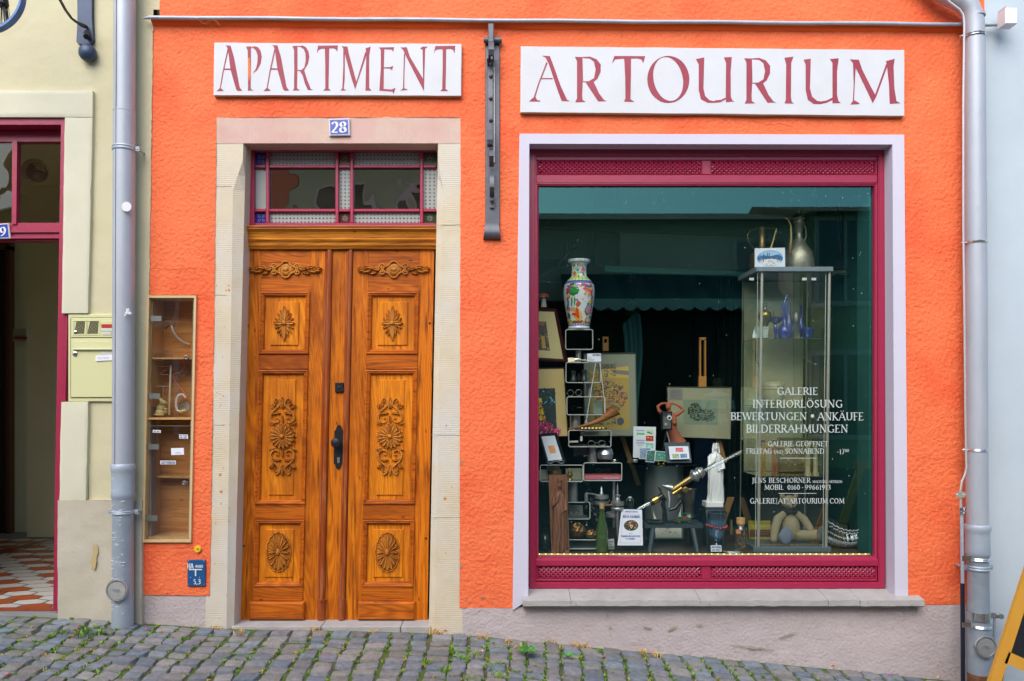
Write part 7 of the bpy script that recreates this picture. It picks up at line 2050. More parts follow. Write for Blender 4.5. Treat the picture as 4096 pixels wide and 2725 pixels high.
m = MB(); robed(m, 2861, 2012, 1762, 32, sy_, .045); m.build('figure', mat('white plaster', (.86, .86, .85), .5, bump=(60, .1, .001)), root, smooth=60)
m = MB(); a, b = P(2825, 2030, sy_ - .06), P(2894, 2010, sy_ - .06); m.bbox(a.x, b.x, sy_ - .06, sy_ + .06, a.z, b.z, .003); m.build('base', MATS['white plaster'], root)
dkgrey = mat('slate grey paint', (.035, .05, .06), .4)
root = thing('dark_plinth', 'slate grey open plinth carrying the white statue', 'plinth', P(2862, 2160, sy_))
m = MB(); a, b = P(2823, 2046, sy_ - .07), P(2902, 2031, sy_ - .07); m.bbox(a.x, b.x, sy_ - .07, sy_ + .08, a.z, b.z - .001, .003); m.build('top', dkgrey, root)
m = MB(); m.box(a.x + .005, a.x + .02, sy_ - .06, sy_ + .07, FLZ, a.z - .001); m.build('side', dkgrey, root); m = MB(); m.box(b.x - .02, b.x - .005, sy_ - .06, sy_ + .07, FLZ, a.z - .001); m.build('side', dkgrey, root)
cw = wood('carved brown wood', (.30, .135, .075), (.22, .09, .05), (.09, .035, .02), 'z', .45)
ry = .24
root = thing('wood_carving', 'brown carved wooden relief of a crowned robed figure at the lower left', 'carving', P(2236, 2219, ry))
m = MB(); a = [P(2194, 1902, ry), P(2270, 1900, ry), P(2278, 2218, ry), P(2206, 2218, ry)]
m.add([p for p in a] + [p + Vector((0, .035, 0)) for p in a], [(0, 1, 2, 3), (7, 6, 5, 4), (0, 4, 5, 1), (1, 5, 6, 2), (2, 6, 7, 3), (3, 7, 4, 0)]); m.build('panel', cw, root)
m = MB(); robed(m, 2238, 2205, 1903, 28, ry - .014, .050, seed=3); m.build('figure', cw, root, smooth=60)
m = MB(); a, b = P(2206, 2220, ry - .04), P(2277, 2203, ry - .04); m.bbox(a.x, b.x, ry - .05, ry + .02, a.z, b.z, .004); m.build('foot', cw, root)
root, o = L('crankshaft', 'steel crankshaft standing upright behind the green bottle', 'machine part', 2406, 2150, .44, [(5, 0), (5, 130), (26, 131), (29, 133), (29, 143), (26, 145), (10, 146), (10, 154), (26, 155), (29, 157), (29, 168), (26, 170), (8, 171), (7, 180), (5, 183), (5, 196), (4, 197), (4, 204), (0, 204)], steel_d, 28)
m = MB(); m.tube([P(2345, 1973, .40), P(2360, 1975, .40), P(2405, 1983, .41)], [U(4), U(3), U(5)], 8); m.lathe([(U(8), 0), (U(8), U(38))], P(2345, 2008, .40), 14); m.build('connecting_rod', steel_d, root, smooth=40)
root, o = L('crankshaft', 'steel crankshaft with copper coloured rod left of the bottle poster', 'machine part', 2470, 2148, .36, [(3, 0), (6, 45), (8, 60), (8, 95), (12, 97), (12, 105), (24, 107), (26, 109), (26, 118), (24, 120), (10, 121), (10, 126), (25, 127), (27, 129), (27, 140), (24, 142), (10, 143), (10, 152), (8, 155), (8, 162), (12, 163), (12, 168), (4, 170), (3, 200), (2, 204), (1.5, 214), (0, 214)], steel_d, 28)
m = MB(); m.tube([P(2398, 2026, .34), P(2425, 2022, .34), P(2455, 2020, .35)], [U(5), U(3.5), U(6)], 8); m.build('connecting_rod', mat('coppery steel', (.45, .22, .12), .4, .8), root, smooth=40)
m = MB(); m.lathe([(U(r), U(h)) for r, h in ((30, 0), (32, 4), (32, 18), (28, 22))], P(2452, 2068, .42), 26); m.build('flywheel', steel_d, root, smooth=40)
by_ = .245
root, o = L('glass_bottle', 'green glass bottle with cork standing in front of the crankshafts', 'bottle', 2408, 2214, by_, [(0, 0), (24, 0), (25, 4), (25, 70), (24, 90), (19, 115), (14, 138), (11, 160), (10, 172), (12, 174), (12, 178), (9, 180)], bottle_g)
m = MB(); m.lathe([(U(r, by_), U(h, by_)) for r, h in ((8, 176), (9, 180), (9, 199), (0, 200))], P(2408, 2214, by_), 14); m.build('cork', mat('cork', (.58, .34, .12), .8, var=(60, .6, (.4, .22, .08))), root)
m = MB(); rr = random.Random(4)
write(m, 'NAUMBURG', P(2390, 0, by_).x, PZ(2150, by_), U(14), lambda x, z, l: (x, by_ - U(25, by_) * math.sqrt(max(.05, 1 - ((x - P(2408, 0, by_).x) / U(26, by_)) ** 2)) - .001, z), width=U(36), thick=.14, thin=.08); m.build('embossed_mark', mat('raised green glass', (.08, .13, .03), .15, spec=.9), o)
root, o = L('glass_bottle', 'dark swing top bottle with white stopper behind the printed poster', 'bottle', 2520, 2078, .45, [(0, 0), (15, 0), (15, 40), (14, 60), (11, 66), (13, 72), (11, 80), (7, 84), (0, 84)], mat('black bottle glass', (.012, .018, .01), .12, spec=.9))
m = MB(); m.ball(P(2520, 1991, .45), (U(8), U(8), U(5)), 12, 8); m.build('stopper', mat('porcelain white', (.7, .7, .68), .3), root, smooth=True)
m = MB()
for s in (-1, 1): m.tube([P(2520 + s * 4, 1990, .44), P(2520 + s * 15, 2000, .44), P(2520 + s * 14, 2018, .44), P(2520 + s * 8, 2024, .44)], .0012, 5)
m.build('wire_bail', slw, root)
def ring_pts(cu, cv, ru, rv, n=24): return [(cu + ru * math.cos(6.2832 * k / n), cv + rv * math.sin(6.2832 * k / n)) for k in range(n)]
food = [('#2c2010', ring_pts(.5, .45, .32, .15))] + scat(60, .22, .33, .78, .57, ['#b83a20', '#d8b878', '#6a3a18', '#e8d8a0', '#4a6a28', '#c8902c', '#1c1408'], .02, .05, 21, .7, lambda u, v: (u - .5) ** 2 / .085 + (v - .45) ** 2 / .018 < 1)
card('white printed poster Bier in Naumburg with an oval picture, standing on the display floor', [(2486, 2037), (2568, 2039), (2572, 2182), (2470, 2182)], '#dfe2ee', ys=[.34, .34, .27, .27], name='book_poster', cat='poster',
  parts=[('#c06a78', R4(.1, .13, .9, .136)), ('#c06a78', R4(.1, .93, .9, .936)), ('#c06a78', R4(.1, .13, .107, .936)), ('#c06a78', R4(.893, .13, .9, .936))] + food,
  texts=(('EBERHARD KAUFMANN', .18, .8, .045, .085), ('BIER IN NAUMBURG', .1, .9, .17, .24), ('ALTE', .42, .58, .655, .69), ('BRAUEREIEN UND GASTSTÄTTEN', .12, .88, .725, .77), ('IN NAUMBURG', .32, .68, .80, .84)), ink=(.10, .10, .35))
card('small white sign at the foot of the green bottle', [(2432, 2158), (2456, 2155), (2458, 2198), (2434, 2199)], '#c8ccc8', .30, texts=(('NAUMBURG', .1, .9, .2, .32), ('FLASCHEN', .1, .8, .45, .55)), parts=[('#7f9478', R4(0, .65, 1, 1))])
for i, (px, py, rx, rz, lab) in enumerate(((2309, 2152, 35, 30, 'larger round bronze lump with ridges low in the display'), (2365, 2156, 26, 18, 'smaller flat bronze lump beside the green bottle'))):
 m = MB()
 def bf(u, v, px=px, py=py, rx=rx, rz=rz):
  a, t = u * 6.2832, v * 3.1416; k = 1 + .10 * math.sin(a * 7 + t * 5) + .06 * math.sin(t * 9); c = P(px, py - rz, .36)
  return (c.x + U(rx) * k * math.sin(t) * math.cos(a), c.y + U(rz) * k * math.sin(t) * math.sin(a), c.z + U(rz) * k * math.cos(t))
 m.grid(bf, 42, 24); tag(m.build('bronze_sculpture', mat('golden bronze', (.30, .16, .05), .32, .8, bump=(24, .5, .004), var=(12, .7, (.12, .06, .02))), smooth=True), lab, 'sculpture')
SY = .36; zt = PZ(2082, SY)
root = thing('small_stool', 'slate blue wooden stool carrying the brass microscope', 'stool', P(2687, 2210, SY))
m = MB(); a = [P(2571, 2104, SY - .06), P(2803, 2104, SY - .06), P(2795, 2080, SY + .14), P(2572, 2080, SY + .14)]
zz = P(0, 2090, SY).z
pts = [(P(2572, 0, SY).x, SY - .07), (P(2802, 0, SY).x, SY - .07), (P(2798, 0, SY).x + .01, SY + .12), (P(2574, 0, SY).x, SY + .12)]
m.add([(x, y, zz) for x, y in pts] + [(x, y, zz - .026) for x, y in pts], [(3, 2, 1, 0), (4, 5, 6, 7), (0, 1, 5, 4), (1, 2, 6, 5), (2, 3, 7, 6), (3, 0, 4, 7)]); seat = m.build('seat', dkgrey, root)
for (x0, y0, x1, y1) in ((2612, SY - .05, 2598, SY - .11), (2770, SY - .05, 2790, SY - .11), (2600, SY + .09, 2586, SY + .16), (2758, SY + .09, 2770, SY + .16)):
 m = MB(); m.tube([(P(x0, 0, y0).x, y0, zz - .02), (P(x1, 0, y1).x, y1, FLZ)], [.017, .014], 8); m.build('leg', dkgrey, root, smooth=30)
mi = thing('microscope', 'old black and brass microscope tilted on the small stool', 'microscope', (P(2660, 0, SY).x, SY, zz))
MYy = SY - .01; q = lambda a, b, y=MYy: P(a, b, y)
blk = mat('black enamel', (.014, .014, .016), .22, spec=.7)
m = MB();
for (x0, x1, yo) in ((2583, 2652, -.05), (2583, 2652, .05), (2640, 2706, 0)): a_, b_ = q(x0, 0).x, q(x1, 0).x; m.bbox(a_, b_, MYy + yo - .018, MYy + yo + .018, zz + .0005, zz + .014, .003)
m.tube([(q(2660, 0).x, MYy, zz + .01), q(2658, 2040), q(2652, 2020), q(2655, 1998)], [U(12), U(9), U(10), U(8)], 12); m.build('foot', blk, mi, smooth=40)
m = MB(); m.tube([q(2675, 2040), q(2700, 2034), q(2722, 2008), q(2736, 1985), q(2732, 1962), q(2716, 1952)], [U(7), U(8), U(9), U(9), U(8), U(6)], 10); m.build('limb', blk, mi, smooth=40)
def rod(name, a, b, rs, m_, par=mi, seg=20, y=MYy):
 z = MB(); A_, B_ = P(*a, y), P(*b, y); n = len(rs)
 z.tube([A_.lerp(B_, i / (n - 1)) for i in range(n)], [U(r, y) for r in rs], seg); return z.build(name, m_, par, smooth=40)
rod('main_tube', (2688, 1962), (2764, 1912), [11, 12, 11, 11, 12, 11], brass)
rod('collar', (2762, 1913), (2815, 1882), [12, 14, 22, 25, 25, 19, 19, 24, 24, 17, 19, 13], steel_d)
rod('upper_glass', (2806, 1888), (2966, 1807), [8, 8, 8, 8], glass('test tube glass', (.82, .88, .9), (1, 1, 1), 1.5, 2))
rod('focus_rack', (2692, 1976), (2726, 1952), [9, 9], bright_brass)
rod('lower_tube', (2600, 2014), (2652, 1984), [12, 14, 14, 12, 15], blk)
rod('lower_glass', (2550, 2038), (2606, 2010), [6, 9, 9, 9], glass('lens glass', (.7, .8, .85), (1, 1, 1), 1.5, 5))
m = MB(); A_ = q(2650, 1978); d = (q(2700, 1950) - A_).normalized(); z_ = d.cross(Vector((0, 1, 0)))
n = 28; f_ = [A_ + d * o_ + (Vector((0, 1, 0)) * math.cos(6.2832 * k / n) + z_ * math.sin(6.2832 * k / n)) * U(34) for o_ in (0, .006) for k in range(n)]
m.add(f_, [tuple(range(n)), tuple(range(2 * n - 1, n - 1, -1))] + [(i, (i + 1) % n, n + (i + 1) % n, n + i) for i in range(n)]); m.build('stage', blk, mi, smooth=40)
m = MB(); m.tube([A_ + d * .003 + (Vector((0, 1, 0)) * math.cos(6.2832 * k / n) + z_ * math.sin(6.2832 * k / n)) * U(34) for k in range(n)], .003, 6, closed=True); m.build('stage_rim', bright_brass, mi, smooth=40)
rod('side_tube', (2646, 1942), (2688, 1952), [7, 5, 9, 12, 14], steel_d)
rod('brass_band', (2612, 2006), (2632, 1995), [15, 15], bright_brass)
m = MB(); m.lathe([(U(13), 0), (U(13), -.012), (U(9), -.014), (U(9), -.02), (0, -.02)], q(2741, 1959, MYy - .03), 20, 'y'); m.lathe([(U(7), 0), (U(7), -.012), (0, -.012)], q(2715, 1984, MYy - .03), 16, 'y'); m.build('focus_wheel', brass, mi, smooth=40)
m = MB(); m.tube([q(2674, 1966, MYy - .04), q(2678, 2000, MYy - .04), q(2676, 2030, MYy - .02)], U(3), 8); m.build('cable', mat('white lead', (.6, .62, .65), .4), mi, smooth=40)
tc_ = thing('toy_car', 'small green and red vintage toy car on the stool', 'toy car', (P(2736, 0, SY).x, SY - .03, zz))
cy0, cy1 = SY - .055, SY - .02
def cb_(mb, x0, x1, z0, z1, y0=cy0, y1=cy1, c=.002): mb.bbox(P(x0, 0, cy0).x, P(x1, 0, cy0).x, y0, y1, zz + U(z0), zz + U(z1), c)
m = MB(); cb_(m, 2712, 2766, 9, 20); cb_(m, 2712, 2728, 20, 27); m.build('body', mat('toy green', (.01, .10, .05), .3), tc_)
m = MB(); cb_(m, 2727, 2767, 39, 43, cy0 - .002, cy1 + .002)
for x in (2728, 2744, 2763): cb_(m, x, x + 3, 20, 39, cy0, cy0 + .004, .0005)
m.build('roof', MATS['toy green'], tc_)
m = MB(); cb_(m, 2732, 2750, 18, 29, cy0 + .004, cy1); m.build('seat', mat('toy red', (.5, .02, .02), .4), tc_)
for x in (2717, 2757):
 m = MB(); m.lathe([(U(9), .006), (U(9), -.002), (U(7), -.003), (U(7), 0), (0, -.002)], (P(x, 0, cy0).x, cy0 - .001, zz + U(9)), 18, 'y'); w_o = m.build('wheel', blk, tc_, smooth=40)
 m = MB(); m.lathe([(U(5), .0), (U(5), -.0035), (0, -.004)], (P(x, 0, cy0).x, cy0 - .001, zz + U(9)), 14, 'y'); m.build('rim', bright_brass, w_o)
m = MB(); cb_(m, 2700, 2712, 6, 12, cy0 + .004, cy1 - .004); m.ball((P(2708, 0, cy0).x, cy0, zz + U(21)), U(3), 8, 6); m.build('bumper', bright_brass, tc_)
L('pewter_mug', 'dark pewter goblet behind the stool', 'goblet', 2757, 2074, .62, [(0, 0), (20, 0), (24, 6), (22, 12), (17, 24), (18, 50), (23, 90), (28, 112), (30, 118), (28, 118), (22, 92)], mat('pewter', (.14, .12, .10), .35, .8, bump=(30, .4, .003), var=(14, .7, (.25, .22, .17))))
sk = [('#c0c0b0', R4(.0, .0, 1, 1))] + scat(90, .15, .55, .85, .92, ['#5a5a78', '#8a6a3a', '#3a3a48', '#a8a090', '#b0903a'], .01, .05, 31, .6)
picture('framed pale sketch standing behind the stool', [(2596, 1976), (2730, 1976), (2735, 2160), (2616, 2160)], .016, mat('grey green frame', (.10, .12, .10), .5), '#c4c6ba', [.72, .72, .62, .62], parts=[(c, [(lerp(.12, .88, u), lerp(.1, .93, v)) for u, v in p]) for c, p in sk])
PYY = .78
L('grey_pedestal', 'tall brushed grey cylinder pedestal in the middle of the display', 'pedestal', 2655, 2115, PYY, [(76, 0), (76, 262)], mat('brushed grey', (.30, .32, .32), .35, .7, stretch=(1, 1, .1), var=(14, .4, (.24, .26, .26))), 40)
L('glass_disc', 'round glass disc lying on the grey pedestal', 'glass disc', 2655, 1852, PYY, [(0, 0), (154, 0), (154, 4), (0, 4)], glass('disc glass', (.45, .62, .58), (.9, 1, .95), 1.5, 2), 48)
def gps(u0, v0, cols, seed): return [(cols[0], R4(u0, v0, u0 + .34, v0 + .17))] + scat(12, u0 + .06, v0 + .03, u0 + .28, v0 + .14, cols[1:], .02, .05, seed, .7)
card('white leaflet with green and red emblems standing on the glass disc', [(2534, 1706), (2624, 1708), (2621, 1833), (2532, 1831)], '#dfe4ea', .66, name='leaflet', cat='leaflet', parts=gps(.56, .08, ['#cfe0c0', '#2a7a3a', '#1f5f5a'], 3) + gps(.56, .29, ['#c83a20', '#e8d8b0', '#8a2010'], 4) + gps(.56, .52, ['#8fd0c0', '#2a8a90', '#e8e8d0'], 5) + [('#6abf6a', R4(.14, .2, .5, .26))], texts=(('ECKHART KAUFMANN', .12, .5, .11, .145), ('NAUMBURGER', .14, .52, .42, .46), ('HAUSMARKEN', .14, .52, .5, .54), ('POESIE', .2, .46, .58, .62), ('UND', .28, .4, .66, .69), ('ERBE', .24, .44, .73, .77)), ink=(.2, .25, .3))
for i, (q_, cols, lab) in enumerate((([(2558, 1792), (2604, 1790), (2606, 1838), (2556, 1836)], ['#8fa8c8', '#3a5a7a', '#c8b890', '#4a7a5a'], 'postcard with a pale blue street scene leaning on the leaflet'), ([(2588, 1802), (2622, 1800), (2618, 1850), (2582, 1848)], ['#2f7a6a', '#b8d8e0', '#c84a30', '#1f4a40'], 'postcard in greens between two other postcards'), ([(2622, 1804), (2672, 1808), (2668, 1846), (2618, 1844)], ['#4a9a8a', '#e0d8b0', '#2a6a50', '#a83a2a'], 'postcard with a yellow building beside the dark stamp board'))):
 card(lab, q_, '#dfe4ea', .64 - .01 * i, name='postcard', cat='postcard', parts=[(cols[0], R4(.05, .05, .95, .95))] + scat(40, .12, .15, .88, .88, cols, .04, .09, 60 + i, .9))
root = thing('wire_bracelet', 'yellow and blue looped bracelets on the glass disc', 'bracelet', P(2645, 1850, .62))
m = MB(); c = P(2645, 1849, .62); m.tube([c + Vector((U(14) * math.cos(k * .314), -.005 * math.sin(k * .314), U(9) * math.sin(k * .314))) for k in range(20)], .0016, 5, closed=True); m.build('loop', mat('yellow plastic', (.8, .6, .02), .4), root)
m = MB(); c = P(2605, 1856, .60); m.tube([c + Vector((U(11) * math.cos(k * .314), -.02 * math.sin(k * .314), U(6) * math.sin(k * .314))) for k in range(20)], .0014, 5, closed=True); m.build('loop', mat('blue plastic', (.03, .15, .5), .4), root)
def stamp(u0, v0, u1, v1, c0, c1, seed): return [(c0, R4(u0, v0, u1, v1))] + scat(14, u0 + .04, v0 + .05, u1 - .04, v1 - .05, [c1, '#f0e8e0'], .015, .04, seed, .8)
card('white card with three stamps mounted on the dark board', [(2674, 1786), (2753, 1785), (2759, 1836), (2680, 1838)], '#dfe4ee', ys=[.60, .60, .56, .56], name='stamp_card', cat='stamps', parts=stamp(.34, .12, .72, .44, '#e05a68', '#c02838', 1) + stamp(.14, .6, .48, .92, '#9aa878', '#5a6a40', 2) + stamp(.54, .6, .88, .92, '#5a88a8', '#2a4a68', 3))
root = thing('dark_board', 'dark blue easel board behind the stamp card', 'board', P(2712, 1852, .6))
m = MB(); a = [P(2657, 1771, .64), P(2757, 1770, .64), P(2767, 1851, .58), P(2668, 1852, .58)]; m.add(a + [p + Vector((0, .012, 0)) for p in a], [(0, 1, 2, 3), (7, 6, 5, 4), (0, 4, 5, 1), (1, 5, 6, 2), (2, 6, 7, 3), (3, 7, 4, 0)]); m.build('board', mat('dark blue board', (.015, .035, .05), .5), root)
TT = .80; tq = lambda a, b, y=TT: P(a, b, y)
terra = mat('terracotta', (.42, .12, .055), .7, bump=(50, .3, .002), var=(9, .4, (.36, .09, .04)))
root = thing('terracotta_figure', 'terracotta female torso with arms raised behind the head', 'sculpture', tq(2690, 1770))
m = MB();
m.tube([tq(2712, 1778), tq(2700, 1752), tq(2692, 1722), tq(2688, 1700), tq(2686, 1682), tq(2684, 1664), tq(2680, 1650)], [U(42), U(30), U(20), U(22), U(24), U(21), U(9)], 24, flat=.7, up=(0, 1, 0))
m.tube([tq(2680, 1654), tq(2678, 1640)], [U(9), U(8)], 12)
m.ball(tq(2674, 1628), (U(13), U(14), U(17)), 18, 14)
m.ball(tq(2674, 1618, TT + .01), (U(15), U(14), U(12)), 16, 10)
m.ball(tq(2672, 1630, TT - U(15)), (U(2), U(3), U(5)), 8, 6)
for s in (-1, 1): m.ball(tq(2686 + s * 12, 1692, TT - .02), (U(11), U(12), U(11)), 14, 10)
m.tube([tq(2668, 1662), tq(2650, 1658), tq(2634, 1640), tq(2631, 1626), tq(2645, 1616, TT + .01), tq(2664, 1613, TT + .03)], [U(9), U(10), U(8), U(7), U(6), U(5)], 12)
m.tube([tq(2700, 1662), tq(2716, 1654), tq(2733, 1640), tq(2728, 1632), tq(2706, 1618, TT + .01), tq(2686, 1613, TT + .03)], [U(9), U(9), U(8), U(7), U(6), U(5)], 12)
m.build('figure', terra, root, smooth=70)
root = thing('cine_camera', 'old black and silver film camera on a small tripod', 'camera', P(2668, 1810, .66))
m = MB(); a, b = P(2646, 1721, .66), P(2687, 1646, .66); m.bbox(a.x, b.x, .64, .70, a.z, b.z, .006); cbo = m.build('body', mat('camera black', (.02, .02, .022), .4), root)
m = MB(); a, b = P(2651, 1716, .64), P(2685, 1651, .64); m.bbox(a.x, b.x, .634, .639, a.z, b.z, .002); cf = m.build('face_plate', mat('camera grey', (.16, .16, .155), .4, .3, bump=(90, .3, .001)), cbo)
m = MB()
for (x0, x1, y0, y1) in ((2651, 2685, 1651, 1653), (2651, 2685, 1714, 1716), (2651, 2653, 1653, 1714), (2683, 2685, 1653, 1714), (2655, 2667, 1656, 1658), (2655, 2667, 1663, 1665), (2655, 2657, 1656, 1665), (2665, 2667, 1656, 1665)): a, b = P(x0, y1, .633), P(x1, y0, .633); m.box(a.x, b.x, .630, .6335, a.z, b.z)
m.build('trim', steel, cf)
m = MB(); c = P(2677, 1672, .634); m.lathe([(U(11), 0), (U(11), -.008), (U(7), -.010), (U(6), -.004), (0, -.004)], c, 24, 'y'); m.build('lens_ring', mat('white ring', (.7, .7, .68), .3), cf, smooth=40)
m = MB(); m.lathe([(U(6), 0), (U(4), -.002), (0, -.003)], (c.x, c.y - .0045, c.z), 16, 'y'); m.build('lens', mat('black lens', (.01, .01, .015), .05, spec=1), cf, smooth=40)
m = MB(); c = P(2664, 1701, .633); m.lathe([(U(8), 0), (U(8), -.004), (U(5), -.006), (0, -.006)], c, 20, 'y'); m.build('dial', mat('dial grey', (.3, .3, .29), .35, .6), cf, smooth=40)
for x in (2648, 2664, 2690):
 m = MB(); m.tube([P(2666, 1722, .67), P(x, 1812, .67 + (.05 if x == 2664 else -.02))], [U(4), U(3)], 8); m.build('leg', steel_d if x > 2680 else blk, root, smooth=40)
hs_ = lambda u, v: .10 < u < .9 and (u - .35) ** 2 / .05 + (v - .5) ** 2 / .13 < 1 or (u - .68) ** 2 / .06 + (v - .62) ** 2 / .06 < 1
et = [('#7f9076', R4(.245, .255, .79, .74))] + scat(900, .25, .27, .78, .73, ['#1f241e', '#3a4036', '#10140f', '#4a5044'], .008, .022, 77, .9, lambda u, v: hs_((u - .245) / .545, (v - .255) / .485))
et = [(c, [(min(.79, max(.245, u)), min(.74, max(.255, v))) for u, v in p]) for c, p in et]
et += [('#86847c', R4(.03, .04, .30 - .06, .26))] + [('#5c5a55', R4(.05, .07 + .022 * k, .05 + (.16 if k % 3 else .1), .078 + .022 * k)) for k in range(8)]
picture('large pale mounted etching leaning on an easel behind the film camera', [(2667, 1546), (2926, 1548), (2922, 1757), (2676, 1748)], .004, MATS['thin alu frame'], '#9c9d80', [.98] * 4, parts=et)
for i, (pts_, y, lab) in enumerate((([(2490, 1750), (2556, 1942)], .98, 'wooden easel leg left of the grey pedestal'), ([(2873, 1758), (2900, 1850)], 1.02, 'wooden easel leg behind the white statue'), ([(2868, 2150), (2925, 1990)], .80, 'loose wooden stretcher bar leaning behind the cherry goblet'))):
 m = MB(); A_, B_ = P(*pts_[0], y), P(*pts_[1], y); w_ = U(9 if i < 2 else 13, y)
 m.add([A_ + Vector((-w_, 0, 0)), A_ + Vector((w_, 0, 0)), B_ + Vector((w_, 0, 0)), B_ + Vector((-w_, 0, 0))] + [p + Vector((0, .02, 0)) for p in (A_ + Vector((-w_, 0, 0)), A_ + Vector((w_, 0, 0)), B_ + Vector((w_, 0, 0)), B_ + Vector((-w_, 0, 0)))], [(0, 1, 2, 3), (7, 6, 5, 4), (0, 4, 5, 1), (1, 5, 6, 2), (2, 6, 7, 3), (3, 7, 4, 0)])
 tag(m.build('easel_bar', mat('easel wood', (.34, .18, .06), .5, var=(9, .6, (.24, .12, .04)), stretch=(1, 1, .2))), lab, 'easel')
root = thing('easel_mast', 'slotted orange brown easel mast rising above the large etching', 'easel', P(2806, 1550, 1.02))
m = MB()
for (x0, x1, y0, y1) in ((2796, 2802, 1358, 1555), (2816, 2822, 1358, 1555), (2796, 2822, 1351, 1361), (2793, 2823, 1505, 1550)): a, b = P(x0, y1, 1.02), P(x1, y0, 1.02); m.box(a.x, b.x, 1.0 + (.002 if y0 < 1400 else 0), 1.03, a.z, b.z)
m.build('mast', mat('mast wood', (.50, .22, .04), .45), root)
root = thing('display_easel', 'small orange brown easel head in the dark behind the poster', 'easel', P(2420, 1405, 1.4))
m = MB();
for (x0, x1, y0, y1) in ((2410, 2416, 1350, 1404), (2427, 2433, 1350, 1404), (2410, 2433, 1348, 1356), (2410, 2433, 1372, 1404)): a, b = P(x0, y1, 1.4), P(x1, y0, 1.4); m.box(a.x, b.x, 1.38 + (.002 if y0 == 1348 else .001 if y0 == 1372 else 0), 1.41, a.z, b.z)
m.build('mast', MATS['mast wood'], root)
gy_ = .31
gb, o = L('glass_goblet', 'blue tinted engraved glass goblet wearing a ring of red beads', 'goblet', 2866, 2206, gy_, [(0, 0), (42, 0), (42, 2), (12, 8), (5, 14), (6, 22), (10, 28), (6, 34), (18, 46), (28, 62), (34, 95), (39, 135), (41, 158), (39, 158), (33, 96), (26, 64), (10, 48), (0, 44)], glass('goblet glass', (.60, .76, .88), (1, 1, 1), 1.5, 2.6, rough=.1), 32)
m = MB()
for k in range(26):
 for s in (-1, 1):
  m.tube([P(2866, 2206, gy_) + Vector((U(r) * math.cos(6.2832 * k / 26 + s * t * .5), U(r) * math.sin(6.2832 * k / 26 + s * t * .5), U(h))) for t, (r, h) in enumerate(((29, 66), (34.5, 95), (39.5, 135)))], .0006, 4)
m.build('engraving', mat('etched white blue', (.45, .56, .66), .6), o)
be = thing('bead_ring', 'ring of shiny dark red beads round the glass goblet', 'necklace', P(2866, 2104, gy_))
rr = random.Random(6)
for k in range(22):
 a = 6.2832 * k / 22; c = P(2866, 2104, gy_) + Vector((U(42) * math.cos(a), U(42) * math.sin(a), U(4) * math.sin(a * 2 + 1)))
 m = MB(); m.ball(c, U(rr.uniform(5, 7)), 12, 8); m.build('bead', mat('cherry red', (.35, .008, .015), .12, spec=.9) if k % 3 else mat('dark cherry', (.10, .005, .01), .12, spec=.9), be, smooth=True)
card('white card reading ARTOURIUM at the foot of the glass goblet', [(2843, 2182), (2885, 2182), (2887, 2207), (2844, 2207)], '#e2e6f2', .23, texts=(('ARTOURIUM', .06, .94, .12, .42), ('KIRSCH-OHRRINGE', .1, .9, .62, .82)), ink=(.06, .10, .25))
card('blank white card lying flat beside the corked bottle', [(2906, 2206), (2968, 2206), (2960, 2215), (2912, 2213)], '#ced6e0', ys=[.30, .30, .24, .24])
jy = .27
jb, o = L('corked_bottle', 'small clear bottle with cork full of brown sticks and petals', 'bottle', 2963, 2211, jy, [(0, 0), (23, 0), (25, 4), (25, 88), (22, 98), (15, 108), (15, 116), (17, 120)], glass('jar glass', (.86, .9, .88), (1, 1, 1), 1.5, 2))
m = MB(); m.lathe([(U(r), U(h)) for r, h in ((13, 114), (15, 121), (18, 122), (18, 147), (0, 149))], P(2963, 2211, jy), 18); m.build('cork', mat('cork'.strip(), (.58, .34, .12), .8), jb)
m = MB(); rr = random.Random(5)
for k in range(110):
 m.col = C(rr.choice(['#8a5a2a', '#b8863a', '#5a2a18', '#c8a060', '#7a2018', '#3a2418', '#a87848']))
 c = P(2963, 2211, jy) + Vector((U(rr.uniform(-18, 18)), U(rr.uniform(-16, 16)), U(rr.uniform(5, 88)))); d = Vector((rr.uniform(-1, 1), rr.uniform(-.5, .5), rr.uniform(-1, 1))).normalized() * U(rr.uniform(4, 9))
 m.tube([c - d, c + d], .0016, 4)
m.build('filling', painted('sticks', .7), jb)
m = MB(); a, b = P(2944, 2136, jy - .04), P(2963, 2118, jy - .04); m.box(a.x, b.x, jy - .042, jy - .040, a.z, b.z); m.build('label', mat('orange label', (.50, .16, .06), .6), jb)
m = MB(); c = P(2953.5, 2127, jy - .0425); m.tube([c + Vector((U(5) * math.cos(k * .628), 0, U(5) * math.sin(k * .628))) for k in range(10)], .0008, 4, closed=True); m.build('label_mark', mat('cream mark', (.7, .6, .45), .6), jb)
ls = thing('light_string', 'warm white string of tiny lamps along the front of the display', 'string lights', (P(2800, 0, .17).x, .17, FLZ))
m = MB(); rp_ = [(P(2148, 0, .17).x, .175, FLZ + .006)] + [(P(lerp(2160, 3470, i / 40), 0, .17).x, .172 + .003 * math.sin(i), FLZ + .006) for i in range(41)] + [(P(3494, 0, .20).x, .20, FLZ + .006), (P(3478, 0, .32).x, .32, FLZ + .006), (P(3450, 0, .45).x, .45, FLZ + .006)]
m.tube(rp_, .0055, 8); m.build('tube', mat('led tube', (.62, .50, .25), .3, emit=((1, .72, .25), .12)), ls, smooth=40)
led = mat('led lamp', (1, .8, .4), .4, emit=((1, .62, .12), 1.6))
b0 = None
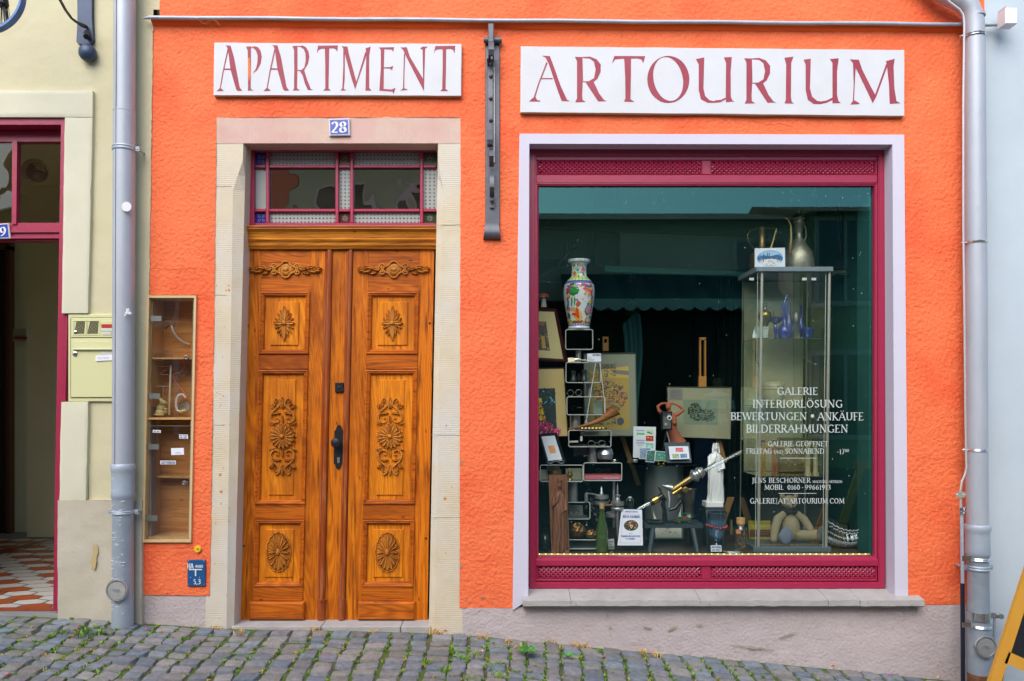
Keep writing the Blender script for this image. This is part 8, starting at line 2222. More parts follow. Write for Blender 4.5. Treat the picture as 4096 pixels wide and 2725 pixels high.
for k in range(62):
 if k < 54: c = Vector((P(2158 + k * 24.6, 0, .166).x, .166, FLZ + .010))
 else: t = (k - 54) / 8; c = Vector((lerp(P(3494, 0, .20).x, P(3450, 0, .45).x, t), lerp(.2, .45, t), FLZ + .010))
 if b0 is None:
  m = MB(); m.ball((c.x, c.y, c.z), (.0045, .0035, .0035), 8, 6); b0 = m.build('bulb', led, ls); c0 = c
 else:
  bb = b0.copy(); COL.objects.link(bb); bb.parent = ls; bb.location = c - c0
CFY, CBY = .33, .70
gc = thing('glass_cabinet', 'tall narrow glass cabinet with metal posts at the right of the display', 'display cabinet', (P(3160, 0, .5).x, .5, FLZ))
xl0, xr0 = P(3020, 0, CFY).x, P(3306, 0, CFY).x
zb0, zb1, zt0, zt1 = P(0, 2205, CFY).z, P(0, 2186, CFY).z, P(0, 1089, CFY).z, P(0, 1070, CFY).z
grey_l = mat('cabinet grey', (.10, .13, .15), .4)
m = MB(); m.bbox(xl0 - .02, xr0 + .02, CFY - .03, CBY + .02, zb0, zb1, .003); m.build('base', grey_l, gc)
m = MB(); m.bbox(xl0 + .0, xr0 + .035, CFY - .03, CBY + .02, zt0, zt1, .003); m.build('top', mat('cabinet top grey', (.20, .24, .27), .4), gc)
for x in (3042, 3290):
 m = MB(); m.lathe([(.02, 0), (.022, .006), (.018, max(.012, zb0 - FLZ))], (P(x, 0, CFY + .03).x, CFY + .03, FLZ), 16); m.build('foot', steel_d, gc, smooth=40)
alu = mat('cabinet post', (.62, .58, .48), .3, .6)
for (a0, a1, y, r) in ((3033, 3048, CFY, 6), (3304, 3318, CFY, 6), (2985, 2990, CBY, 2.5), (3228, 3240, CBY, 3)):
 m = MB(); A_, B_ = P(a0, 0, CFY), P(a1, 0, CFY)
 if y > .5: xx = xl0 + .008 if a0 < 3100 else xr0 - .01; A_ = Vector((xx, 0, 0)); B_ = Vector((xx + .02, 0, 0))
 m.tube([(A_.x, y, zb1), (B_.x, y, zt0)], U(r, y), 12); m.build('post', alu, gc, smooth=40)
cab_glass = glass('cabinet glass', (.90, .92, .86), (1, .88, .68), 1.5, 4.5)
side_glass = glass('cabinet side glass', (.80, .88, .84), (1, 1, .95), 1.5, 1.6)
m = MB(); m.sheet([(xl0 + .012, CFY + .002, zb1), (xr0 - .012, CFY + .002, zb1), (xr0 + .004, CFY + .002, zt0), (xl0 + .02, CFY + .002, zt0)]); m.build('front_pane', cab_glass, gc)
m = MB(); m.sheet([(xl0 + .006, CFY, zb1), (xl0 + .006, CBY, zb1), (xl0 + .022, CBY, zt0), (xl0 + .022, CFY, zt0)]); m.build('side_pane', side_glass, gc)
m = MB(); m.sheet([(xr0 - .006, CFY, zb1), (xr0 - .006, CBY, zb1), (xr0 + .01, CBY, zt0), (xr0 + .01, CFY, zt0)]); m.build('side_pane', side_glass, gc)
m = MB(); m.box(xl0 + .035, xr0 - .02, CBY + .001, CBY + .006, P(0, 1905, CFY).z, zt0 - .01); m.build('back_panel', mat('added pale wall', (.72, .62, .38), .8, bump=(30, .6, .008), var=(9, .6, (.50, .44, .28))), gc)  # added panel standing in for the pale wall seen through the cabinet
m = MB(); m.tube([(P(3291, 0, CFY).x, CFY - .002, zb1), (P(3303, 0, CFY).x, CFY - .002, zt0)], .0022, 6); m.tube([(P(3021, 0, CFY).x, CFY - .002, zb1), (P(3030, 0, CFY).x, CFY - .002, zt0)], .0018, 6); m.build('door_edge', mat('door edge glass', (.50, .58, .52), .2), gc)
shelf_g = glass('shelf glass', (.70, .82, .78), (1, 1, 1), 1.5, 1.6); shz = []
for py in (1354, 1622, 1905):
 z = P(0, py, CFY + .02).z; shz.append(z); m = MB(); m.box(xl0 + .02, xr0 - .01, CFY + .02, CBY - .01, z - .005, z); so_ = m.build('glass_shelf', shelf_g, gc)
 m = MB(); m.box(xl0 + .02, xr0 - .01, CFY + .018, CFY + .0198, z - .005, z); m.build('shelf_edge', mat('shelf edge green', (.06, .11, .09), .2), so_)
m = MB()
for x in (2997, 3208, 3246): a = P(x, 1122, CFY - .004); m.box(a.x, a.x + .03, CFY - .008, CFY - .002, a.z, a.z + .017)
m.build('hinge', mat('hinge pale', (.6, .62, .58), .4), gc)
def Z(cx, zbase, y, prof, name, label, cat, m_, seg=22):
 root = thing(name, label, cat, (P(cx, 0, y).x, y, zbase)); q_ = MB(); q_.lathe([(U(r, y), U(h, y)) for r, h in prof], (P(cx, 0, y).x, y, zbase), seg); return root, q_.build('body', m_, root, smooth=50)
cob_ = mat('cobalt glass', (.012, .03, .42), .10, spec=1, coat=.6); golds = mat('gold lustre', (.48, .34, .10), .22, .9)
s1, s2, s3 = shz
r1, _ = Z(3060, s1, .50, [(0, 0), (16, 0), (12, 3), (3, 10), (4, 40), (10, 56), (24, 80), (27, 98), (22, 112), (8, 122), (7, 134), (14, 146), (12, 147)], 'brass_ewer', 'polished brass ewer on the top glass shelf', 'ewer', golds)
q_ = MB(); c = lambda a, b: Vector((P(a, 0, .5).x, .5, s1 + U(b, .5))); q_.tube([c(3078, 120), c(3092, 118), c(3096, 95), c(3086, 78)], .003, 8); q_.build('handle', golds, r1, smooth=40)
Z(3102, s1, .50, [(0, 0), (16, 0), (4, 6), (4, 20), (7, 34), (8, 52), (4, 62), (14, 68), (26, 78), (31, 90), (29, 91), (20, 80), (0, 74)], 'blue_goblet', 'low cobalt blue goblet with gilded stem on the top glass shelf', 'goblet', cob_)
r2, _ = Z(3138, s1, .44, [(0, 0), (20, 0), (26, 14), (28, 34), (20, 52), (8, 66), (6, 84), (6, 110), (9, 130), (8, 145)], 'blue_pitcher', 'tall cobalt blue pitcher with pointed lip on the top glass shelf', 'pitcher', cob_)
q_ = MB(); c2 = lambda a, b: Vector((P(a, 0, .44).x, .44, s1 + U(b, .44))); q_.tube([c2(3138, 140), c2(3140, 158), c2(3150, 178)], [U(8), U(7), U(2)], 10); q_.build('lip', cob_, r2, smooth=40)
q_ = MB(); q_.tube([c2(3130, 142), c2(3124, 130), c2(3124, 105), c2(3132, 84)], .003, 8); q_.build('handle', cob_, r2, smooth=40)
Z(3155, s1, .58, [(0, 0), (22, 0), (24, 40), (14, 80), (8, 110), (6, 140)], 'blue_vase', 'tall slim dark blue vase behind the pitcher', 'vase', cob_)
Z(3184, s1, .42, [(0, 0), (18, 0), (17, 30), (14, 70), (12, 104), (11, 105)], 'blue_vase', 'straight cobalt blue vase with gilded belly on the top glass shelf', 'vase', mat('gilt cobalt', (.10, .09, .16), .18, .3, spec=1, var=(6, .9, (.45, .36, .14), (.45, .6))))
Z(3203, s1, .56, [(0, 0), (20, 0), (16, 40), (9, 80), (6, 100), (6, 142), (7, 143)], 'blue_vase', 'cobalt blue bottle vase with thin neck behind the straight vase', 'vase', cob_)
Z(3228, s1, .50, [(0, 0), (14, 0), (22, 14), (26, 34), (24, 48), (22, 48)], 'blue_bowl', 'small dark blue cup on the right of the top glass shelf', 'cup', cob_)
card('white price card leaning on the top glass shelf', [(3018, 1307), (3076, 1307), (3069, 1352), (3009, 1351)], '#c8d4d4', ys=[.42, .42, .38, .38], texts=(('ARTOURIUM', .45, .95, .1, .22), ('SILBER', .1, .5, .35, .42), ('BLAU', .1, .4, .5, .57)), ink=(.3, .35, .4))
r3, _ = Z(3094, s2 + .02, .58, [(0, 0), (26, 0), (36, 6), (41, 16), (42, 56), (40, 62), (42, 64), (40, 72), (26, 78), (24, 82), (0, 84)], 'enamel_pot', 'cream enamel pot with a thin red line on the second glass shelf', 'pot', mat('cream enamel', (.60, .56, .34), .25, spec=.6), 32)
m = MB(); m.lathe([(U(42.6, .58), U(50, .58)), (U(42.6, .58), U(52, .58))], (P(3094, 0, .58).x, .58, s2 + .02), 32); m.build('red_line', mat('enamel red line', (.4, .05, .02), .3), r3)
for i, (a, b, lab) in enumerate((((3020, 1400), (3036, 1462), 'silver bladed hook knife left in the cabinet'), ((3196, 1408), (3262, 1458), 'silver bladed hook knife right in the cabinet'))):
 root = thing('hook_knife', lab, 'knife', P(*b, .45), 'silver knives hanging in the cabinet')
 m = MB(); A_, B_ = P(*a, .45), P(*b, .45); mid = A_.lerp(B_, .6) + Vector((-.008, 0, -.006)); m.tube([A_, mid, B_], [.002, .005, .006], 8); m.ball(B_, (.014, .006, .009), 10, 8); m.build('blade', steel, root, smooth=40)
figs = []
for k in range(9):
 px = 3056 + k * 13; rr = random.Random(k); col = ['#d8c838', '#e8e0c8', '#d8c838', '#c8b020'][k % 4]
 root = thing('small_figure', ['tiny yellow figure with red head', 'tiny cream figure', 'tiny yellow figure with pale head'][k % 3] + ' in the row on the second glass shelf', 'figurine', (P(px, 0, .47).x, .47, s2), 'row of tiny painted figures')
 m = MB(); m.lathe([(U(5), 0), (U(5), U(3)), (U(3), U(12)), (U(2), U(16)), (0, U(17))], (P(px, 0, .47).x, .47, s2), 10); m.build('body', mat('fig' + col, h2l(col)[:3], .5), root, smooth=40)
 m = MB(); m.ball((P(px, 0, .47).x, .47, s2 + U(20)), U(4.5), 10, 8); m.build('head', mat('fig red', (.5, .06, .03), .5) if k % 3 == 0 else mat('fig pale', (.6, .5, .35), .5), root, smooth=True)
gold = mat('gilt frame', (.55, .38, .10), .3, .7, bump=(40, .4, .002))
picture('small gilt frame standing on the lower glass shelf', [(3110, 1750), (3248, 1752), (3248, 1890), (3110, 1890)], .016, gold, '#8a7a50', [.62, .62, .60, .60], parts=scat(60, .15, .15, .85, .85, ['#c8a050', '#a87830', '#e0c070', '#7a5a30'], .03, .08, 91, 1))
for px, y in ((3231, .46), (3262, .48)): Z(px, s3, y, [(0, 0), (14, 0), (14, 6), (10, 10), (9, 60), (8, 118), (12, 124), (13, 132), (0, 132)], 'small_column', 'pale cream turned column on the lower glass shelf, ' + ('next to the gilt frame' if px < 3250 else 'rightmost in the cabinet'), 'column', mat('cream candle', (.66, .58, .34), .5))
for px, col, lab in ((3098, '#c83a3a', 'jointed doll in red and yellow on the lower glass shelf'), (3052, '#c8a030', 'jointed doll in gold and blue at the left of the lower glass shelf')):
 y = .48; root = thing('jointed_doll', lab, 'doll', (P(px, 0, y).x, y, s3)); X = lambda a, h: Vector((P(a, 0, y).x, y, s3 + U(h, y)))
 m = MB(); m.tube([X(px - 4, 0), X(px - 5, 40), X(px - 3, 70)], [U(5), U(6), U(7)], 8); m.tube([X(px + 8, 0), X(px + 6, 40), X(px + 3, 70)], [U(5), U(6), U(7)], 8); m.tube([X(px, 66), X(px, 110)], [U(11), U(9)], 12); m.tube([X(px - 6, 104), X(px - 28, 98), X(px - 38, 106)], [U(5), U(4), U(3)], 8); m.tube([X(px + 6, 104), X(px + 24, 110), X(px + 32, 104)], [U(5), U(4), U(3)], 8); m.build('body', mat('doll' + col, h2l(col)[:3], .45, var=(30, .8, (.6, .45, .12))), root, smooth=50)
 m = MB(); m.ball(X(px, 122), (U(8), U(8), U(10)), 12, 10); m.build('head', mat('doll face', (.62, .42, .28), .5), root, smooth=True)
 m = MB(); m.ball(X(px, 132), (U(10), U(10), U(6)), 12, 8); m.build('cap', mat('doll cap', (.35, .04, .05), .5), root, smooth=True)
ty = .46; TB = zb1
root = thing('teddy_bear', 'old worn fawn teddy bear sitting in the bottom of the glass cabinet', 'teddy bear', (P(3165, 0, ty).x, ty, TB))
T_ = lambda a, b, dy=0: Vector((P(a, 0, ty).x, ty + dy, TB + U(2176 - b, ty)))
fur = mat('worn plush', (.62, .51, .34), .95, bump=(160, .9, .006), var=(11, .8, (.50, .41, .27)))
m = MB()
m.ball(T_(3163, 2115), (U(38), U(34), U(56)), 24, 18); m.ball(T_(3156, 2012, -.01), (U(34), U(32), U(30)), 24, 18); m.ball(T_(3156, 2022, -.055), (U(16), U(14), U(12)), 14, 10)
for s in (-1, 1): m.ball(T_(3156 + s * 27, 1988), (U(11), U(6), U(12)), 12, 8)
m.tube([T_(3136, 2060), T_(3108, 2078, -.02), T_(3090, 2120, -.04), T_(3084, 2152, -.06)], [U(15), U(19), U(19), U(15)], 14); m.ball(T_(3084, 2156, -.06), U(15), 12, 10)
m.tube([T_(3186, 2058), T_(3212, 2080, -.02), T_(3226, 2108, -.04), T_(3234, 2124, -.05)], [U(14), U(17), U(17), U(13)], 14); m.ball(T_(3234, 2126, -.05), U(14), 12, 10)
m.tube([T_(3140, 2146), T_(3124, 2146, -.07), T_(3116, 2140, -.11)], [U(24), U(24), U(26)], 14)
m.tube([T_(3186, 2146), T_(3225, 2142, -.05), T_(3258, 2136, -.08)], [U(24), U(23), U(24)], 14)
m.build('body', fur, root, smooth=70)
pad = mat('blue grey felt', (.13, .16, .22), .9, bump=(60, .4, .002), var=(9, .5, (.19, .21, .27)))
m = MB(); m.ball(T_(3116, 2134, -.135), (U(27), U(8), U(37)), 20, 12); m.build('paw_pad', pad, root, smooth=True)
m = MB(); m.ball(T_(3260, 2132, -.10), (U(19), U(9), U(36)), 20, 12, Matrix.Rotation(.35, 3, 'Z')); m.build('paw_pad', pad, root, smooth=True)
m = MB(); m.tube([T_(3159, 2044, -.01) + Vector((U(27) * math.cos(k * .314), U(27) * math.sin(k * .314), 0)) for k in range(20)], U(5), 8, closed=True); m.build('collar', mat('dark collar', (.03, .05, .045), .4), root, smooth=40)
m = MB(); m.ball(T_(3176, 2136, -.062), (U(7), U(2), U(7)), 14, 6); m.build('badge', mat('yellow badge', (.62, .60, .06), .4), root, smooth=True)
m = MB()
for s in (-1, 1): m.ball(T_(3156 + s * 12, 2008, -.058), U(3), 10, 8)
m.ball(T_(3156, 2017, -.077), (U(6), U(4), U(4)), 10, 8); m.tube([T_(3156, 2020, -.079), T_(3156, 2028, -.077), T_(3150, 2033, -.07)], .0012, 5); m.tube([T_(3156, 2028, -.077), T_(3162, 2033, -.07)], .0012, 5); m.build('face', mat('black stitching', (.015, .012, .01), .3), root, smooth=40)
card('yellow and maroon info card behind the left cabinet post', [(2993, 2083), (3082, 2083), (3082, 2157), (2997, 2157)], '#c8b01c', .60, name='info_card', parts=[('#7a1828', R4(.04, .5, 1, .88)), ('#e8d850', R4(.04, .22, 1, .44))] + scat(18, .06, .24, .95, .42, ['#f0f0d8', '#c8a020'], .03, .06, 2, .8), texts=(('ANTIQUARIAT', .4, .9, .08, .18), ('MARKT UND HANDEL', .3, .95, .56, .62), ('NAUMBURG', .45, .9, .68, .74)), ink=(.4, .34, .05))
cg = mat('cut crystal', (.50, .55, .57), .08, 0, spec=1); gl_c = glass('crystal', (.72, .78, .80), (1, 1, 1), 1.5, 3.5)
m = MB()
def cf_(u, v):
 a = (u - .5) * 2; x = P(lerp(3296, 3472, u), 0, .42).x
 top = lerp(2096, 2078, abs(a)) if a > 0 else lerp(2096, 2078, 1) - (a + 1) * -14
 top = 2098 + 26 * (a ** 2) * (-1.0) * (.9 if a > 0 else 1.6)
 w_ = .085 * math.sqrt(max(.03, 1 - a ** 2 * .95)); b = v * 3.1416
 bz = FLZ + .012 + .045 * a * a; tz = P(0, top, .42).z
 return (x, .42 - w_ * math.cos(b), lerp(tz, bz, max(0, math.sin(b)) ** .8) + (.004 * math.sin(u * 70) * (1 if v < .1 or v > .9 else .3)))
m.grid(cf_, 56, 26); root = thing('crystal_bowl', 'boat shaped cut crystal bowl right of the glass cabinet', 'bowl', (P(3384, 0, .42).x, .42, FLZ)); cbw = m.build('bowl', gl_c, root)
m = MB(); rr = random.Random(2)
for j in range(5):
 for k in range(28):
  u, v = (k + .5 * (j % 2)) / 28, .08 + j * .09
  p = Vector(cf_(min(.98, max(.02, u)), v)) + Vector((0, -.002, 0)); s = .006
  m.add([p + Vector((-s, 0, 0)), p + Vector((0, 0, -s * 1.2)), p + Vector((s, 0, 0)), p + Vector((0, 0, s * 1.2)), p + Vector((0, -.005, 0))], [(0, 1, 4), (1, 2, 4), (2, 3, 4), (3, 0, 4)])
m.build('cut_pattern', cg, cbw)
m = MB()
for v in (.04, .3): m.tube([Vector(cf_(.01 + .98 * k / 40, v)) + Vector((0, -.003, 0)) for k in range(41)], .003, 6)
m.build('rim', cg, cbw, smooth=40)
ztp = zt1
def Tp(cx, y, prof, *a, **k): return Z(cx, ztp, y, prof, *a, **k)
oc, _ = Tp(3048, .50, [(0, 0), (46, 0), (47, 60), (45, 66), (38, 74), (20, 84), (15, 88), (12, 130), (11, 168), (13, 170), (13, 176), (0, 177)], 'oil_can', 'old brass can with long straight spout on top of the glass cabinet', 'can', brass)
q_ = MB(); c = lambda a, b, y=.5: Vector((P(a, 0, y).x, y, ztp + U(b, y))); q_.tube([c(3078, 74), c(3092, 120), c(3106, 172)], [U(8), U(6), U(4)], 10); q_.tube([c(3050, 174), c(3104, 172)], .0025, 6); q_.build('spout', brass, oc, smooth=40)
q_ = MB(); q_.tube([c(3020, 84), c(3008, 100), c(2994, 116), (c(2990, 146)), c(3000, 164), c(3030, 174)], .0025, 6); q_.build('handle', brass, oc, smooth=40)
pk, _ = Tp(3196, .48, [(0, 0), (58, 0), (60, 6), (57, 50), (52, 72), (30, 104), (15, 132), (12, 150), (13, 154), (18, 186), (22, 190), (20, 200), (24, 204), (18, 214), (6, 224), (4, 232), (7, 238), (3, 246), (0, 256)], 'coffee_pot', 'tall dented grey metal coffee pot with curved spout on top of the cabinet', 'pot', mat('tinned copper', (.22, .22, .17), .42, .7, bump=(22, .5, .006), var=(14, .9, (.42, .38, .28))))
q_ = MB(); q_.tube([c(3160, 66, .43), c(3162, 90, .42), c(3165, 130, .42), c(3163, 176, .42), c(3152, 200, .42), c(3140, 208, .42)], [U(10), U(9), U(6), U(5), U(4), U(3)], 10); q_.build('spout', brass, pk, smooth=40)
q_ = MB(); q_.tube([c(3212, 190), c(3222, 176), c(3224, 140), c(3214, 110)], .005, 8); q_.build('handle', MATS['tinned copper'], pk, smooth=40)
town = [('#6fa4d8', ring_pts(.5, .52, .43, .4)), ('#a8c8e8', ring_pts(.5, .3, .3, .14)), ('#3a6a98', [(.1, .44), (.3, .36), (.5, .42), (.75, .34), (.92, .48), (.9, .62), (.1, .6)])] + [('#e8e4e0', ring_pts(.5, .72, .34, .17))] + scat(70, .12, .5, .88, .84, ['#8a9ab8', '#d8d0d0', '#b85a50', '#5a6a88', '#e8e4e8', '#708aa8', '#486a50'], .02, .04, 55, .9, lambda u, v: (u - .5) ** 2 / .16 + (v - .52) ** 2 / .13 < 1) + [('#48607a', R4(.28, .28, .31, .5)), ('#48607a', R4(.40, .24, .43, .5)), ('#48607a', R4(.46, .25, .49, .5))]
card('white postcard with a blue oval town view on top of the glass cabinet', [(3019, 994), (3140, 991), (3141, 1070), (3019, 1072)], '#dfe6ee', .36, name='postcard', cat='postcard', parts=town)
MB().box(P(3320, 0, .95).x, P(3500, 0, .95).x, .80, 1.15, P(0, 1108, .9).z, P(0, 1100, .9).z).build('wall_shelf', mat('teal shelf', (.012, .07, .06), .5), oh)
Tq, _ = Z(3370, P(0, 1100, .9).z, .95, [(0, 0), (42, 0), (40, 20), (58, 22), (58, 26), (40, 30), (36, 56), (24, 70), (0, 74)], 'felt_hat', 'dark green hat on a pale block on the right shelf', 'hat', mat('dark felt', (.015, .035, .035), .8))
m = MB(); m.lathe([(U(44, .95), 0), (U(42, .95), U(19, .95))], (P(3370, 0, .95).x, .95, P(0, 1100, .9).z), 24); m.build('block', mat('pale block', (.28, .24, .14), .7), Tq, smooth=40)
root = thing('leaning_frame', 'tall silver edged mirror frame hanging at the right side wall', 'frame', P(3375, 1015, 1.0))
m = MB()
for a, b in (((3338, 770), (3365, 1015)), ((3352, 766), (3380, 1013))): m.tube([P(*a, .9), P(*b, .9)], U(3.5), 6)
m.build('edge', mat('silver edge', (.42, .45, .40), .25, .8), root)
m = MB(); m.add([P(3352, 766, .91), P(3470, 700, 1.3), P(3490, 1010, 1.3), P(3380, 1013, .91)], [(0, 1, 2, 3)]); m.build('mirror', mat('dark mirror', (.02, .09, .075), .15, .3), root)
root = thing('pendant_lamp', 'round glass pendant lamp hanging in the dark room', 'lamp', P(2527, 1250, 2.2))
m = MB(); m.tube([P(2527, 1100, 2.2), P(2527, 1220, 2.2)], .003, 5); m.lathe([(.035, 0), (.03, .06)], P(2527, 1125, 2.2), 12); m.build('cord', mat('grey cord', (.2, .22, .2), .6), root)
m = MB(); m.ball(P(2527, 1240, 2.2), .075, 18, 12); m.build('globe', mat('dim globe', (.05, .08, .06), .1, spec=.9), root, smooth=True)
root = thing('teal_cloth', 'teal cloth hanging in the dark room behind the poster', 'cloth', P(2530, 1420, 1.5))
m = MB()
def tfn2(u, v): p = P(lerp(2490 + 20 * v * 0, 2560, u), lerp(1250 + 60 * abs(u - .8), 1700, v), 1.6); return (p.x + .02 * math.sin(v * 5), p.y + .03 * math.sin(u * 12), p.z)
m.grid(tfn2, 20, 20); m.build('fabric', mat('teal fabric', (.012, .10, .10), .8), root, smooth=True)
root = thing('dark_curtain', 'dark green curtain hanging beside the blue inner door', 'curtain', P(2950, 1600, 2.4))
m = MB(); m.grid(lambda u, v: (P(lerp(2875, 3020, u), 0, 2.4).x, 2.4 + .04 * math.sin(u * 40), P(0, lerp(1110, 2100, v), 2.4).z), 60, 4); m.build('fabric', mat('dark green fabric', (.006, .03, .026), .8), root, smooth=True)
for i, (q, col, y, lab, tx_) in enumerate((([(2262, 1875), (2328, 1873), (2330, 1921), (2264, 1921)], '#b9b39a', .50, 'pale sheet standing in the wide box behind the brass pot', ()), ([(2275, 2018), (2330, 2022), (2334, 2072), (2280, 2072)], '#a8a698', .55, 'pale sheet behind the lowest display box', ()), ([(2372, 1604), (2408, 1602), (2410, 1655), (2374, 1655)], '#8fa08c', .50, 'grey green sheet in the folded spectacle box', ()), ([(2152, 1880), (2190, 1878), (2192, 1922), (2154, 1922)], '#c6c2ac', .50, 'pale sheet at the left end of the wide box', ()), ([(2186, 1866), (2236, 1864), (2240, 1884), (2190, 1884)], '#cfcab6', .52, 'pale strip of paper behind the round brass tin', ()))):
 card(lab, q, col, y, name='paper_sheet')
for i, (a, b_, y, w_, lab) in enumerate(((( 2345, 1930), (2402, 2120), .62, 14, 'dark patterned frame edge leaning behind the crankshafts'), ((2150, 2010), (2150, 2120), .70, 5, 'dark table leg in the lower left corner'))):
 m = MB(); A_, B_ = P(*a, y), P(*b_, y); m.tube([A_.lerp(B_, t / 30) for t in range(31)], [U(w_, y) * (1 + .25 * math.sin(t * 1.9)) for t in range(31)], 8); tag(m.build('frame_edge' if i == 0 else 'table_leg', mat('patterned dark', (.03, .03, .035), .4, var=(40, .8, (.45, .45, .42), (.55, .6))) if i == 0 else dkgrey, smooth=40), lab, 'frame' if i == 0 else 'furniture')
for i, (px, bs, y, pr, m_, lab) in enumerate(((2150 + 30, 2200, .34, [(0, 0), (22, 0), (26, 20), (24, 50), (12, 66), (0, 70)], blk, 'round black vessel in the lower left corner'), (2540, 1850, .60, [(0, 0), (10, 0), (12, 6), (10, 12), (0, 13)], steel_d, 'tiny steel weight on the glass disc'), (2345, 2140, .50, [(0, 0), (12, 0), (14, 30), (10, 44), (5, 52), (5, 66), (7, 68)], clear_glass, 'small clear glass bottle behind the bronze lumps'), (2555, 2150, .62, [(0, 0), (16, 0), (16, 40), (12, 52), (6, 60), (6, 70)], bottle_g, 'dark green bottle standing left of the stool'), (2925, 2140, .60, [(0, 0), (9, 0), (11, 20), (6, 40), (6, 60), (0, 62)], brass, 'slim brass candle holder behind the corked bottle'))):
 L('small_vessel' if i != 1 else 'weight', lab, 'vessel' if i != 1 else 'weight', px, bs, y, pr, m_, 18)
# -- the other side of the street, seen only in reflections
def opposite(name, label, x0, x1, h, col, wins, awn=None, door=None, y=-9.5):
 root = thing(name, label, 'house', ((x0 + x1) / 2, y, -.6))
 m = MB(); m.box(x0, x1, y - 6, y, -.9, h)
 m.build('wall', mat('opp ' + name + str(x0), col, .85, bump=(6, .3, .01), var=(.8, .4, tuple(c * .85 for c in col))), root)
 for (a, b, c_, d_) in wins:
  f = MB(); f.box(a - .09, b + .09, y, y + .05, c_ - .09, c_); f.box(a - .09, b + .09, y, y + .05, d_, d_ + .09); f.box(a - .09, a, y, y + .05, c_, d_); f.box(b, b + .09, y, y + .05, c_, d_); f.box((a + b) / 2 - .03, (a + b) / 2 + .03, y, y + .04, c_, d_)
  fo = f.build('window', mat('opp frame', (.62, .62, .58), .5), root)
  MB().box(a, b, y + .001, y + .012, c_, d_).build('pane', mat('opp pane', (.03, .035, .04), .08, spec=.9), fo)
 if awn:
  a, b, z, cA, cB = awn
  m = MB(); n = int((b - a) / .25)
  for k in range(n):
   m.col = cA if k % 2 else cB
   xa, xb = a + (b - a) * k / n, a + (b - a) * (k + 1) / n
   m.add([(xa, y + .05, z + .6), (xb, y + .05, z + .6), (xb, y + 1.2, z), (xa, y + 1.2, z)], [(0, 1, 2, 3)])
   m.col = C('#d8f0e8'); pts = [(xa, y + 1.2, z), (xb, y + 1.2, z)] + [(lerp(xb, xa, t / 4), y + 1.2, z - .14 - .07 * math.sin(3.14 * t / 4)) for t in range(5)]
   m.add(pts, [tuple(range(len(pts)))])
  m.build('awning', painted('canvas', .8), root)
 r = MB(); r.add([(x0, y + .4, h - .1), (x1, y + .4, h - .1), (x1, y - 3, h + .8), (x0, y - 3, h + .8), (x0, y - 6.4, h - .1), (x1, y - 6.4, h - .1)], [(0, 1, 2, 3), (3, 2, 5, 4), (0, 3, 4), (1, 5, 2)])
 r.build('roof', MATS['roof tile'], root)
 return root
def wgrid(x0, x1, n, zs, w_=1.0, hgt=1.5):
 o = []
 for z in zs:
  for k in range(n):
   c = lerp(x0, x1, (k + .5) / n); o.append((c - w_ / 2, c + w_ / 2, z, z + hgt))
 return o
opposite('terrace_house', 'pale cream terrace house with striped awning across the street', -.6, 5.4, 4.85, (.78, .74, .62), [(4.2, 5.1, 3.6, 4.4), (1.2, 4.6, .9, 2.9)], (.9, 4.9, 3.2, C('#5a7a74'), C('#4a6a64')))
opposite('terrace_house', 'orange red terrace house across the street', -9.4, -4.02, 6.6, (.68, .26, .14), wgrid(-9.4, -4, 3, [.8, 2.9]))
opposite('terrace_house', 'soft green terrace house across the street', 5.42, 10.4, 5.0, (.36, .44, .26), wgrid(5.4, 10.4, 3, [.8, 3.3]))
opposite('terrace_house', 'narrow sage green terrace house across the street', -4.0, -.62, 6.4, (.48, .58, .38), wgrid(-4, -.6, 2, [.8, 4.0], .9, 1.4))
opposite('terrace_house', 'white terrace house at the far end across the street', 10.42, 18, 5.0, (.65, .65, .62), wgrid(10.4, 18, 3, [.8, 3.6]))
opposite('terrace_house', 'ochre terrace house at the near end across the street', -18, -9.42, 5.0, (.55, .40, .16), wgrid(-18, -9.4, 3, [.8, 3.6]))
o = [q for q in bpy.data.objects if q.name.startswith('terrace_house')][0]
MB().box(-.6, 4.3, -9.5, -9.42, -.9, 3.3).build('reflection_mask', mat('dark shopfront', (.03, .035, .03), .5), o)  # added dark panel, keeps the pale facade out of the shop glass reflection
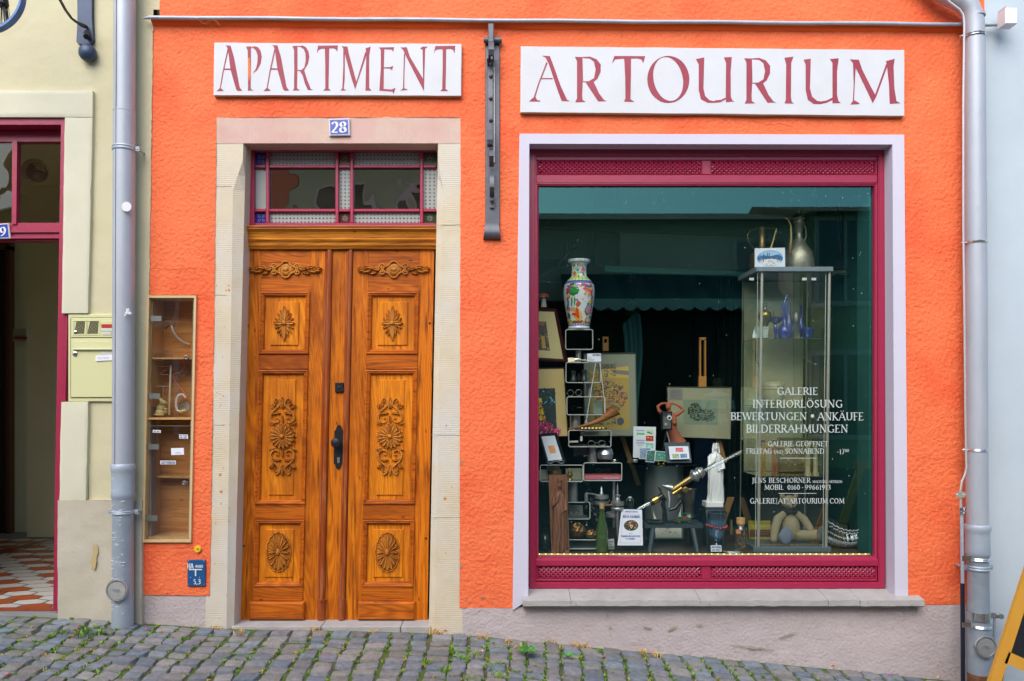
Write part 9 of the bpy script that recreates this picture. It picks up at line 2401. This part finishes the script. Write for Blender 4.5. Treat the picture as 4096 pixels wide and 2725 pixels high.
def person(label, x, y, shirt, trou, hair, turn):
 z0 = ground_z(x, y)
 J = {'p': (0, 0, .95, .15), 'c': (0, 0, 1.25, .15), 's': (0, 0, 1.42, .12), 'n': (0, 0, 1.52, .055), 'h': (0, .02, 1.64, .095), 't': (0, .01, 1.74, .075)}
 E = [('p', 'c'), ('c', 's'), ('s', 'n'), ('n', 'h'), ('h', 't')]
 for s, k in ((-1, 'l'), (1, 'r')):
  J.update({k + '1': (s * .19, 0, 1.40, .065), k + '2': (s * .26, -.03, 1.14, .05), k + '3': (s * .22, .14, .98, .036), k + '4': (s * .21, .22, .95, .03), k + '5': (s * .10, 0, .88, .10), k + '6': (s * .11, .04 * s, .50, .065), k + '7': (s * .12, -.02 * s, .09, .045), k + '8': (s * .12, .14, .04, .04)})
  E += [('s', k + '1'), (k + '1', k + '2'), (k + '2', k + '3'), (k + '3', k + '4'), ('p', k + '5'), (k + '5', k + '6'), (k + '6', k + '7'), (k + '7', k + '8')]
 ks = list(J); me = bpy.data.meshes.new('figure'); me.from_pydata([J[k][:3] for k in ks], [(ks.index(a), ks.index(b)) for a, b in E], [])
 o = bpy.data.objects.new('figure', me); COL.objects.link(o)
 o.modifiers.new('skin', 'SKIN')
 for v, k in zip(me.skin_vertices[0].data, ks): v.radius = (J[k][3], J[k][3] * (.75 if k in 'pcs' else 1)); v.use_root = k == 'p'
 o.modifiers.new('sub', 'SUBSURF').levels = 2
 dg = bpy.context.evaluated_depsgraph_get(); ev = o.evaluated_get(dg).to_mesh()
 vs = [v.co.copy() for v in ev.vertices]; fs = [tuple(p.vertices) for p in ev.polygons]
 bpy.data.objects.remove(o)
 rot = Matrix.Rotation(turn, 3, 'Z'); m = MB(); m.v = [rot @ v + Vector((x, y, z0)) for v in vs]; m.f = fs; m.mi = [0] * len(fs)
 for f in fs:
  c = sum((vs[i] for i in f), Vector()) / len(f)
  if c.z > 1.70 or (c.z > 1.58 and c.y < -.02): q = hair
  elif c.z > 1.5 or (c.y > .12 and .9 < c.z < 1.05): q = '#c89878'
  elif c.z > .93: q = shirt[int(c.z * 14) % len(shirt)]
  elif c.z > .1: q = trou
  else: q = '#2a2420'
  m.c.append(C(q))
 tag(m.build('person', painted('cloth and skin', .8), smooth=True, origin=(x, y, z0)), label, 'person')
person('person in a blue and white striped shirt standing across the street', 3.35, -7.6, ['#f0f4f4', '#4a90a8', '#f0f4f4'], '#3a4250', '#3a3028', .2)
person('person in a plain pale blue shirt standing across the street', 3.95, -7.4, ['#c8e4ea'], '#4a4a48', '#4a3a2c', -.3)
